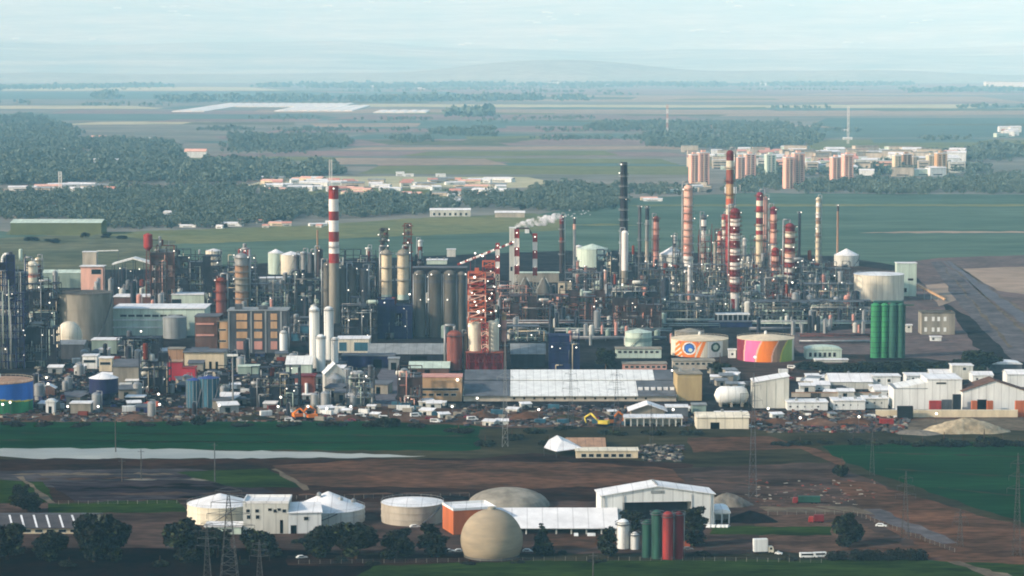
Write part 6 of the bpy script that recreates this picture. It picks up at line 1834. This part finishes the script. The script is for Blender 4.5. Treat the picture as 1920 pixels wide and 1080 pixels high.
# red pipework head
t = T('red_pipe_head', 'red pipe loops crowning the brown column', 'pipework', 456, 584, dy=6)
for a, b in ((449, 468), (460, 466), (455, 474)):
    m = MB(); m.path([(t.X(a), 0, t.Z(485)), (t.X(a), 0, t.Z(b)), (t.X(a + 6), 0, t.Z(b)), (t.X(a + 6), 0, t.Z(486))], .8, 8); t.part('pipe', m, 'red')
for px, py in ((452, 468), (461, 470), (440, 478), (447, 484), (458, 484)): lamp_part(t, t.X(px), -1.5, t.Z(py), .55)
t = T('white_pipe_loop', 'white bent pipe on top of the navy process tower', 'pipe', 10, 692, dy=4)
m = MB(); m.path([(t.X(8), 0, t.Z(500)), (t.X(8), 0, t.Z(484)), (t.X(12), 0, t.Z(477)), (t.X(19), 0, t.Z(476))], .9, 8); t.part('pipe', m, 'white')
# long horizontal pipe racks across the works
def rack(label, x0, x1, y, hpx, n, mats, dep=6):
    t = T('pipe_rack', label, 'pipe rack', x0, y)
    W, h = t.X(x1), hpx / t.s
    m = MB()
    k = max(2, int(W / 12))
    for i in range(k + 1):
        for yy in (0, dep):
            m.bar((W * i / k, yy, 0), (W * i / k, yy, h), .4)
        m.bar((W * i / k, 0, h), (W * i / k, dep, h), .4)
        m.bar((W * i / k, 0, h * .6), (W * i / k, dep, h * .6), .4)
    t.part('trestle', m, 'steel')
    for i in range(n):
        m = MB(); z = (h if i % 2 else h * .6) + .45
        m.tube((0, dep * i / n, z), (W, dep * i / n, z), rnd.uniform(.2, .45), 6); t.part('pipe', m, mats[i % len(mats)])
for a in ((950, 1232, 612, 9, 8, ['steel_pale', 'steel', 'salmon', 'steel_pale'], 'long pipe rack running right from the lattice tower'), (1040, 1260, 626, 8, 7, ['steel_pale', 'steel', 'mint'], 'second pipe rack in front of the brown pipe units'), (1220, 1350, 616, 7, 6, ['steel_pale', 'steel', 'mint_dark'], 'pipe rack behind the low grey domed tank'),
          (1400, 1636, 612, 8, 8, ['mint', 'steel_pale', 'steel'], 'pale green pipe rack behind the banded painted tank'), (1480, 1606, 572, 7, 7, ['white_dirty', 'steel_pale', 'mint'], 'pale pipe rack before the biggest pale tank'), (1500, 1680, 600, 6, 6, ['white_dirty', 'steel'], 'low white pipe rack left of the green silos'), (1150, 1420, 592, 6, 7, ['steel', 'steel_dark', 'steel_pale'], 'dark pipe rack under the lamp dotted units')):
    rack(a[6], *a[:6])
for a in ((1060, 1250, 640, 7, 7, ['steel', 'steel_pale', 'steel_dark'], 'pipe rack before the blue steel unit'), (1226, 1340, 606, 6, 6, ['steel_pale', 'mint', 'steel'], 'pale pipe rack left of the pillar building'), (1406, 1500, 622, 6, 6, ['steel', 'steel_pale', 'navy'], 'pipe rack just behind the banded painted tank'), (1490, 1640, 590, 6, 7, ['steel_pale', 'white_dirty', 'steel'], 'pipe rack on the brown bank'), (1500, 1632, 634, 5, 5, ['rust', 'steel_brown', 'steel'], 'brown pipe rack left of the green silos foot'), (1500, 1632, 646, 5, 5, ['steel_brown', 'steel_pale'], 'lowest pipe rack left of the green silos foot')):
    rack(a[6], *a[:6])
t = building('pillar_building', 'white slab roof on blue grey pillars at the foot of the ringed column', 'building', 1346, 1402, 590, 604, 12, 'steel_dark', 'flat', 'white', over=1.6)
for i in range(7):
    m = MB(); x_ = t.W * i / 6; m.box(x_ - .5, x_ + .5, -1.3, -.3, 0, t.h); t.part('pillar', m, 'steel_pale')
building('blue_wall_house', 'low dark blue wall below the white roofed pillar building', 'building', 1330, 1410, 604, 614, 8, 'navy', 'flat', 'steel')
# brown earth bank and loose poles with lamps amid the units
t0 = T('lamp_mast', 'thin mast with a lit lamp among the refinery units', 'mast', 1310, 560, 'lamp masts among the refinery units')
m = MB(); m.lathe([(.2, 0), (.12, 16)], 6); t0.part('post', m, 'steel')
lamp_part(t0, 0, -.3, 16.2, .6)
q = random.Random(77)
for i in range(22):
    x = q.uniform(1130, 1610) if i < 15 else q.uniform(60, 900)
    y = q.uniform(505, 596)
    dup(t0.e, G(x, y), None, None, None, q.uniform(.5, 1.25))
gp = 'vessels standing between the refinery units'
PV = [proto_vessel('pale upright vessel standing between the refinery units', 'steel_pale', 1190, 596, 1.8, 13, group=gp), proto_vessel('white upright vessel standing between the refinery units', 'white_dirty', 1280, 590, 2.2, 9, group=gp), proto_vessel('pink brown upright vessel standing between the refinery units', 'salmon', 1100, 600, 1.6, 12, group=gp), proto_vessel('grey green upright vessel standing between the refinery units', 'mint_dark', 1420, 590, 2.4, 8, group=gp), proto_vessel('dark upright vessel standing between the refinery units', 'steel_dark', 1500, 590, 2.0, 16, group=gp)]
clutter(PV, (1130, 1610, 540, 604), 90, gp, 21, .7, 1.5)
clutter(PV, (60, 700, 540, 600), 50, gp, 22, .7, 1.4)
clutter(PV, (700, 1130, 560, 640), 50, gp, 23, .6, 1.2)
clutter(PV, (1040, 1260, 606, 650), 34, gp, 24, .4, .9)
clutter(PV, (1400, 1630, 604, 630), 34, gp, 25, .35, .8)
# steam plume
sm_mat = bpy.data.materials.new('steam'); sm_mat.use_nodes = True
nt = sm_mat.node_tree
for nd in list(nt.nodes): nt.nodes.remove(nd)
vo = nt.nodes.new('ShaderNodeVolumePrincipled'); mo = nt.nodes.new('ShaderNodeOutputMaterial')
vo.inputs['Color'].default_value = (.97, .97, .97, 1); vo.inputs['Density'].default_value = .3; vo.inputs['Anisotropy'].default_value = -.2
tc = nt.nodes.new('ShaderNodeNewGeometry'); ns = nt.nodes.new('ShaderNodeTexNoise'); mr = nt.nodes.new('ShaderNodeMapRange')
ns.inputs['Scale'].default_value = .16; ns.inputs['Detail'].default_value = 4
mr.inputs['From Min'].default_value, mr.inputs['From Max'].default_value, mr.inputs['To Min'].default_value, mr.inputs['To Max'].default_value = .42, .62, 0.0, .55
nt.links.new(tc.outputs['Position'], ns.inputs['Vector']); nt.links.new(ns.outputs['Fac'], mr.inputs['Value']); nt.links.new(mr.outputs[0], vo.inputs['Density'])
nt.links.new(vo.outputs[0], mo.inputs['Volume']); MATS['steam'] = sm_mat
base = G(966, 560); ss = scale(560)
m = MB(); q = random.Random(5)
for i in range(60):
    f = i / 59
    px, py = 968 + 138 * f ** 1.1, 424 - 24 * f + q.uniform(-5, 4) * (.35 + f)
    r = (3.6 + 5 * math.sin(math.pi * min(1, f * 1.3))) / ss * q.uniform(.6, 1.1) * (1 if f < .68 else .5)
    if f > .7: py -= q.uniform(-2, 10)
    m.ball((px - 966) / ss, q.uniform(-3, 3) + 4, hgt(560, py), r, 12, 0, .85)
o = m.build('steam_plume', 'steam'); o.location = (base.x, base.y, 0); o['kind'] = 'stuff'; o['label'] = 'white steam plume drifting right from the white tower'
# ------------------------------------------------------------------ beyond the works: the town, villages, woods
# striped residential towers
for i, (x0, x1, yt, yb, mt, lb) in enumerate(((1297, 1309, 293, 350, 'salmon_pale', 'pink apartment tower, left one of the pair left of the tallest column'), (1312, 1330, 289, 346, 'salmon_pale', 'wide pink apartment tower, right one of the pair left of the tallest column'),
      (1384, 1397, 298, 346, 'salmon_pale', 'pink apartment tower just right of the tallest column'), (1400, 1417, 292, 338, 'salmon_pale', 'pale pink apartment tower second right of the tallest column'), (1439, 1455, 293, 332, 'mint', 'pale green apartment tower between the pink pairs'),
      (1474, 1488, 298, 354, 'salmon_pale', 'tall pale pink apartment tower, left one of the nearest pair'), (1490, 1509, 290, 353, 'salmon_pale', 'tall pink apartment tower, right one of the nearest pair'), (1562, 1577, 298, 346, 'salmon_pale', 'pink apartment tower left of the big dark tree clump'), (1584, 1600, 293, 338, 'salmon_pale', 'pink apartment tower nearest the big dark tree clump'),
      (1679, 1690, 294, 326, 'cream', 'cream apartment tower right of the big dark tree clump'), (1694, 1709, 292, 322, 'tan_wall', 'tan apartment tower in the right pair of the far town'), (1742, 1756, 294, 322, 'cream', 'cream apartment tower, left of the last pair on the right'), (1758, 1776, 290, 330, 'sand_wall', 'sandy apartment tower, last one on the right'), (1713, 1722, 296, 322, 'concrete_pale', 'narrow grey apartment tower beside the tan one'))):
    t = T('apartment_tower', lb, 'apartment tower', x0 - 1, yb, 'apartment towers of the far town', rot=14)
    W, h, D = t.X(x1 + 1), t.Z(yt - 2), 14
    m = MB(); m.box(0, W, 0, D, 0, h); t.part('wall', m, mt)
    m = MB(); m.box(-.4, W + .4, -.4, D + .4, h + .02, h + 1.2); t.part('roof', m, 'white_roof')
    m = MB(); m.box(W * .3, W * .7, 4, 9, h + 1.25, h + 4.5); t.part('lift_house', m, mt)
    for k in range(2):
        m = MB(); a = W * (.18 + .44 * k)
        n_ = int(h / 3)
        for j in range(n_):
            m.box(a, a + W * .2, -.12, -.005, 3 * j + 1.1, 3 * j + 2.5)
        t.part('window_row', m, 'glass')
    m = MB(); m.box(W * .46, W * .54, -.9, -.01, 0, h - .5); t.part('balcony_stack', m, 'concrete_pale')
# houses of the far town and villages
def proto_house(label, wall, roof, x, y, W=12, D=9, hh=6, rise=2.4, group=None, nm='far_house'):
    t = T(nm, label, 'house', x, y, group)
    m = MB(); m.box(-W / 2, W / 2, 0, D, 0, hh); t.part('wall', m, wall)
    m = MB()
    m.slab([(-W / 2 - .5, -.5, hh), (W / 2 + .5, -.5, hh), (W / 2 + .5, D / 2, hh + rise), (-W / 2 - .5, D / 2, hh + rise)], -.3)
    m.slab([(-W / 2 - .5, D / 2, hh + rise), (W / 2 + .5, D / 2, hh + rise), (W / 2 + .5, D + .5, hh), (-W / 2 - .5, D + .5, hh)], -.3)
    t.part('roof', m, roof)
    m = MB()
    m.box(-W * .3, W * .25, -.08, -.005, 1.2, 2.6)
    t.part('window', m, 'glass')
    return t
gT = 'white houses of the far town'
HT = [proto_house('white house of the far town around the apartment towers', 'white', 'white_roof', 1460, 300, 22, 14, 10, 2, gT), proto_house('red roofed house of the far town around the apartment towers', 'white_dirty', 'salmon', 1530, 310, 16, 11, 7, 3, gT), proto_house('grey flat block of the far town around the apartment towers', 'concrete_pale', 'concrete', 1640, 310, 30, 12, 12, .4, gT), proto_house('pale green block of the far town around the apartment towers', 'mint', 'white_roof', 1560, 320, 34, 14, 9, .6, gT)]
clutter(HT, (1420, 1800, 288, 306), 76, gT, 31, 1.0, 1.9)
clutter(HT, (1290, 1430, 284, 320), 16, gT, 32, .7, 1.3)
clutter(HT, (1500, 1780, 306, 334), 40, gT, 33, .9, 1.7)
clutter(HT, (1300, 1790, 300, 318), 34, gT, 36, .9, 1.7)
for i, (x0, x1, yt, yb, mt, lb) in enumerate(((1336, 1372, 300, 316, 'concrete_pale', 'long pale block between the tallest column and the first pink towers'), (1420, 1440, 298, 318, 'white_dirty', 'white block left of the pale green tower'), (1456, 1474, 300, 322, 'salmon_pale', 'low pink block left of the nearest tower pair'), (1512, 1534, 304, 326, 'concrete_pale', 'pale block right of the nearest tower pair'), (1536, 1560, 302, 322, 'mint', 'pale green block before the middle pink pair'), (1604, 1640, 300, 322, 'white_dirty', 'long white block right of the middle pink pair'), (1644, 1676, 302, 324, 'salmon_pale', 'low pink block left of the cream tower'), (1722, 1742, 302, 324, 'concrete_pale', 'pale block left of the last tower pair'), (1780, 1810, 304, 324, 'white_dirty', 'white block right of the last tower pair'))):
    building('town_block', lb, 'apartment block', x0, x1, yt, yb, 14, mt, 'flat', 'white_roof', windows=[(x0 + 2, yt + 4 + 5 * k, x1 - 2, yt + 6 + 5 * k) for k in range(3)])
clutter(HT, (1860, 1915, 244, 258), 9, gT, 34, .9, 1.5)
clutter(HT, (1250, 1380, 350, 364), 9, gT, 35, .5, .8)
gV = 'sheds and houses of the village behind the works'
HV = [proto_house('long white shed of the village behind the works', 'white', 'white_roof', 600, 344, 44, 16, 5, 2, gV, 'village_shed'), proto_house('white house of the village behind the works', 'white', 'white_roof', 700, 350, 14, 10, 5, 2, gV, 'village_house'), proto_house('red roofed house of the village behind the works', 'white_dirty', 'salmon', 520, 348, 16, 10, 5, 3, gV, 'village_house'), proto_house('grey shed of the village behind the works', 'concrete_pale', 'grey_wall', 800, 350, 30, 14, 5, 2, gV, 'village_shed'), proto_house('cream shed of the village behind the works', 'cream', 'salmon_pale', 880, 345, 36, 16, 5, 2, gV, 'village_shed')]
clutter(HV, (500, 640, 338, 360), 22, gV, 41, .8, 1.2)
clutter(HV, (640, 980, 340, 368), 44, gV, 42, .7, 1.2)
clutter(HV, (810, 980, 366, 384), 30, gV, 43, .4, .8)
clutter(HV, (220, 620, 412, 430), 26, gV, 44, .35, .7)
clutter(HV, (30, 220, 352, 362), 14, gV, 45, .7, 1.2)
clutter(HV, (20, 580, 366, 412), 16, gV, 47, .5, .9)
clutter(HV, (20, 320, 250, 330), 12, gV, 48, .7, 1.2)
clutter(HV, (1040, 1240, 370, 384), 8, gV, 46, .4, .7)
gF = 'tiny white buildings far out on the plain'
HF = [proto_house('tiny white building far out on the plain', 'white', 'white_roof', 750, 330, 14, 10, 6, 1, gF)]
for (x, y, s_) in ((766, 331, 1.2), (826, 331, 1.2), (830, 333, .8), (1040, 160, 7), (1053, 158, 6), (1028, 159, 6), (1862, 160, 7), (700, 165, 5), (790, 168, 4), (910, 160, 5), (1140, 162, 5), (1430, 160, 5), (1590, 262, 1.6), (1584, 246, 1.4)):
    dup(HF[0].e, G(x, y), 0, None, None, (s_, s_, s_ * .55))
gH = 'pale villages on the far hills'
hq = random.Random(4)
HH = proto_house('tiny pale building of the villages on the far hills', 'white', 'white_roof', 960, 160, 14, 10, 6, 1, gH)
HH.e.location = (0, 43500, last_hill(0, .06, 0)); HH.e.scale = (5, 4, 2)
for cx, v0, n_ in ((-660, .55, 7), (-300, .62, 6), (60, .5, 7), (-130, .72, 5), (330, .45, 4), (620, .3, 5), (-800, .3, 4), (-30, .3, 4), (420, .66, 4), (780, .5, 4)):
    for _ in range(n_):
        v = min(.8, max(.04, v0 + hq.uniform(-.05, .05)))
        a_ = (cx + hq.gauss(0, 45)) / F
        Y_ = 42500 + 16000 * v
        X_ = a_ * 58500 * Y_ / 58500
        s_ = hq.uniform(5, 12)
        dup(HH.e, (X_, Y_, last_hill(X_ / 58500, v, X_) - 4), 0, None, None, (s_, s_, hq.uniform(3, 5)))
building('white_villa', 'white farmhouse with a red roof among the woods on the left', 'house', 346, 386, 284, 296, 22, 'white', 'gable_x', 'salmon_pale', rise=5, over=1)
building('long_farm_shed', 'long white shed before the fields, left of the steam plume', 'shed', 806, 882, 394, 406, 16, 'white_dirty', 'gable_x', 'white_roof', rise=2, windows=[(812 + 10 * i, 399, 816 + 10 * i, 404) for i in range(7)])
building('long_farm_shed', 'low white farm roofs just left of the steam plume', 'shed', 928, 984, 399, 408, 14, 'concrete_pale', 'gable_x', 'white_roof', rise=2)
building('long_farm_shed', 'pale green long shed at the left edge below the woods', 'shed', 20, 190, 418, 440, 40, 'f_olive', 'gable_x', 'mint', rise=3)
building('far_warehouse', 'bright white long warehouse far off at the right edge', 'warehouse', 1848, 1990, 153, 163, 90, 'white', 'flat', 'white_roof', over=4)
# greenhouses as pale low tunnels
def greenhouse(label, x0, x1, ya, yb):
    t = T('greenhouse', label, 'greenhouse', x0, yb)
    W = t.X(x1); D = (G(960, ya) - G(960, yb)).length
    m = MB(); n_ = max(3, int(W / 40))
    for i in range(n_):
        a, b = W * i / n_, W * (i + .94) / n_
        k = 6
        m.prism(list(reversed([((a + b) / 2 - (b - a) / 2 * math.cos(math.pi * j / k), 2.2 + 3.2 * math.sin(math.pi * j / k)) for j in range(k + 1)])) + [], 0, D)
        m.box(a, b, 0, D, 0, 2.2)
    t.part('tunnel', m, 'greenhouse')
for a in (('white greenhouse roofs far out on the plain, left of two', 322, 384, 201, 210), ('white greenhouse roofs far out on the plain, right of two', 514, 662, 199, 209), ('thin white greenhouse strip joining the two greenhouse fields', 384, 640, 195, 201), ('pale greenhouse strip right of the white greenhouse fields', 700, 800, 208, 212)):
    greenhouse(*a)
# far masts
for x, a, b, lb in ((1251, 196, 248, 'white and red lattice mast above the far wood'), (1590, 200, 270, 'thin pale mast left of the far fields'), (620, 300, 350, 'thin mast behind the striped chimney'), (113, 322, 360, 'thin mast over the woods on the left')):
    t = T('radio_mast', lb, 'mast', x, b)
    m = MB(); h = t.Z(a)
    for i in range(6): lattice(m, 0, 0, h * i / 6, h * (i + 1) / 6, 4, 4, 1, .9 if x == 1251 else .45, i % 2)
    t.part('mast', m, ['aviation_white', 'aviation_white'] if x != 1251 else ['aviation_white', 'salmon'])
# woods
WD = [
 ([(-40, 222), (60, 216), (120, 236), (170, 262), (330, 270), (345, 300), (300, 340), (-40, 348)], 16, 'far wood filling the left side of the plain'),
 ([(330, 312), (420, 306), (620, 310), (640, 326), (560, 336), (320, 345)], 15, 'dark strip of wood behind the village'),
 ([(-40, 372), (80, 362), (250, 356), (420, 352), (560, 362), (590, 385), (560, 412), (430, 424), (200, 428), (180, 412), (20, 410), (-40, 404)], 17, 'big dark wood behind the striped chimney on the left'),
 ([(430, 256), (640, 258), (660, 274), (560, 284), (430, 280)], 15, 'long pale wood in the middle of the plain'),
 ([(590, 372), (700, 368), (820, 378), (900, 390), (810, 398), (640, 410), (580, 408)], 20, 'loose trees before the village'),
 ([(830, 366), (1000, 368), (1000, 388), (890, 392)], 26, 'thin trees among the village houses'),
 ([(960, 384), (1010, 350), (1090, 350), (1140, 358), (1180, 384), (1100, 396), (1000, 396)], 12, 'tall dark wood behind the steam plume'),
 ([(1140, 352), (1300, 356), (1300, 366), (1150, 368)], 22, 'low tree line right of the dark tall stack'),
 ([(1210, 274), (1216, 254), (1330, 250), (1460, 248), (1540, 256), (1535, 272), (1380, 282), (1330, 278)], 12, 'far wood behind the apartment towers'),
 ([(1095, 240), (1110, 230), (1320, 232), (1535, 236), (1535, 246), (1100, 246)], 12, 'pale far wood in the right half of the plain'),
 ([(1370, 340), (1450, 332), (1470, 356), (1400, 362), (1360, 358)], 14, 'trees in front of the pink apartment towers'),
 ([(1500, 344), (1590, 336), (1610, 360), (1500, 362)], 16, 'trees right of the nearest pink towers'),
 ([(1596, 362), (1600, 340), (1655, 340), (1665, 362)], 9, 'big dark tree clump right of the pink towers'),
 ([(1665, 346), (1800, 334), (1940, 330), (1940, 362), (1670, 364)], 14, 'belt of trees before the right half of the far town'),
 ([(1420, 318), (1560, 316), (1680, 318), (1850, 316), (1850, 326), (1420, 330)], 22, 'loose trees among the town houses'),
 ([(1660, 292), (1800, 288), (1850, 276), (1940, 278), (1940, 300), (1670, 302)], 16, 'wood at the right edge of the far town'),
 ([(808, 252), (830, 243), (925, 243), (922, 257)], 12, 'dark copse in the middle of the plain'),
 ([(720, 262), (740, 259), (810, 262), (800, 268)], 18, 'small bushes left of the dark copse'),
]
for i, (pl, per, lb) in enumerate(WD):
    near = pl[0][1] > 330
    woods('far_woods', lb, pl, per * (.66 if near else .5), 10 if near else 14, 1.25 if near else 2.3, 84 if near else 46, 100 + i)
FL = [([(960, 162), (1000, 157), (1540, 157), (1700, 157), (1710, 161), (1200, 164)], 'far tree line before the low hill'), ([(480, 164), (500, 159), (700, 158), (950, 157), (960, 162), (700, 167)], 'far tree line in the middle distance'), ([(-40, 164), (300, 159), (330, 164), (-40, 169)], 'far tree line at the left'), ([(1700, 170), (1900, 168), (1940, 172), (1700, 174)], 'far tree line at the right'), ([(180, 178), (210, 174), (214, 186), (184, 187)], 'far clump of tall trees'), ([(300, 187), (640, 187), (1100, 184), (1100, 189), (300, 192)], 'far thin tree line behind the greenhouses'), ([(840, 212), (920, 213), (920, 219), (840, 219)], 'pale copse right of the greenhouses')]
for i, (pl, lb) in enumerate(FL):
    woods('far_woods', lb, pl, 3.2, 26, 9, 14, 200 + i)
lq = random.Random(9)
for i in range(26):
    y = lq.uniform(165, 300)
    x = lq.uniform(350, 1800) if y > 210 else lq.uniform(-40, 1800)
    if y > 270 and x > 1250: continue
    L_ = lq.uniform(60, 260); hh = 1.2 + (y - 160) * .016
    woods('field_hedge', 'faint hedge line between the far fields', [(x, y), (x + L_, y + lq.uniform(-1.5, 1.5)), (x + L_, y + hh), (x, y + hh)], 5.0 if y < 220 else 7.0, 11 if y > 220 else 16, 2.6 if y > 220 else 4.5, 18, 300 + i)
for i, (x, y, hp, wp) in enumerate(((660, 402, 16, 12), (745, 392, 20, 14), (700, 398, 14, 14), (420, 428, 10, 14), (1330, 362, 8, 12), (980, 395, 14, 14), (1150, 392, 12, 14), (160, 446, 12, 20), (200, 446, 10, 20), (230, 448, 8, 22), (60, 452, 10, 30), (100, 456, 9, 30))):
    tree('round', 'single tree standing at the edge of the fields behind the works', x, y, hp, wp, 'single trees at the field edges')
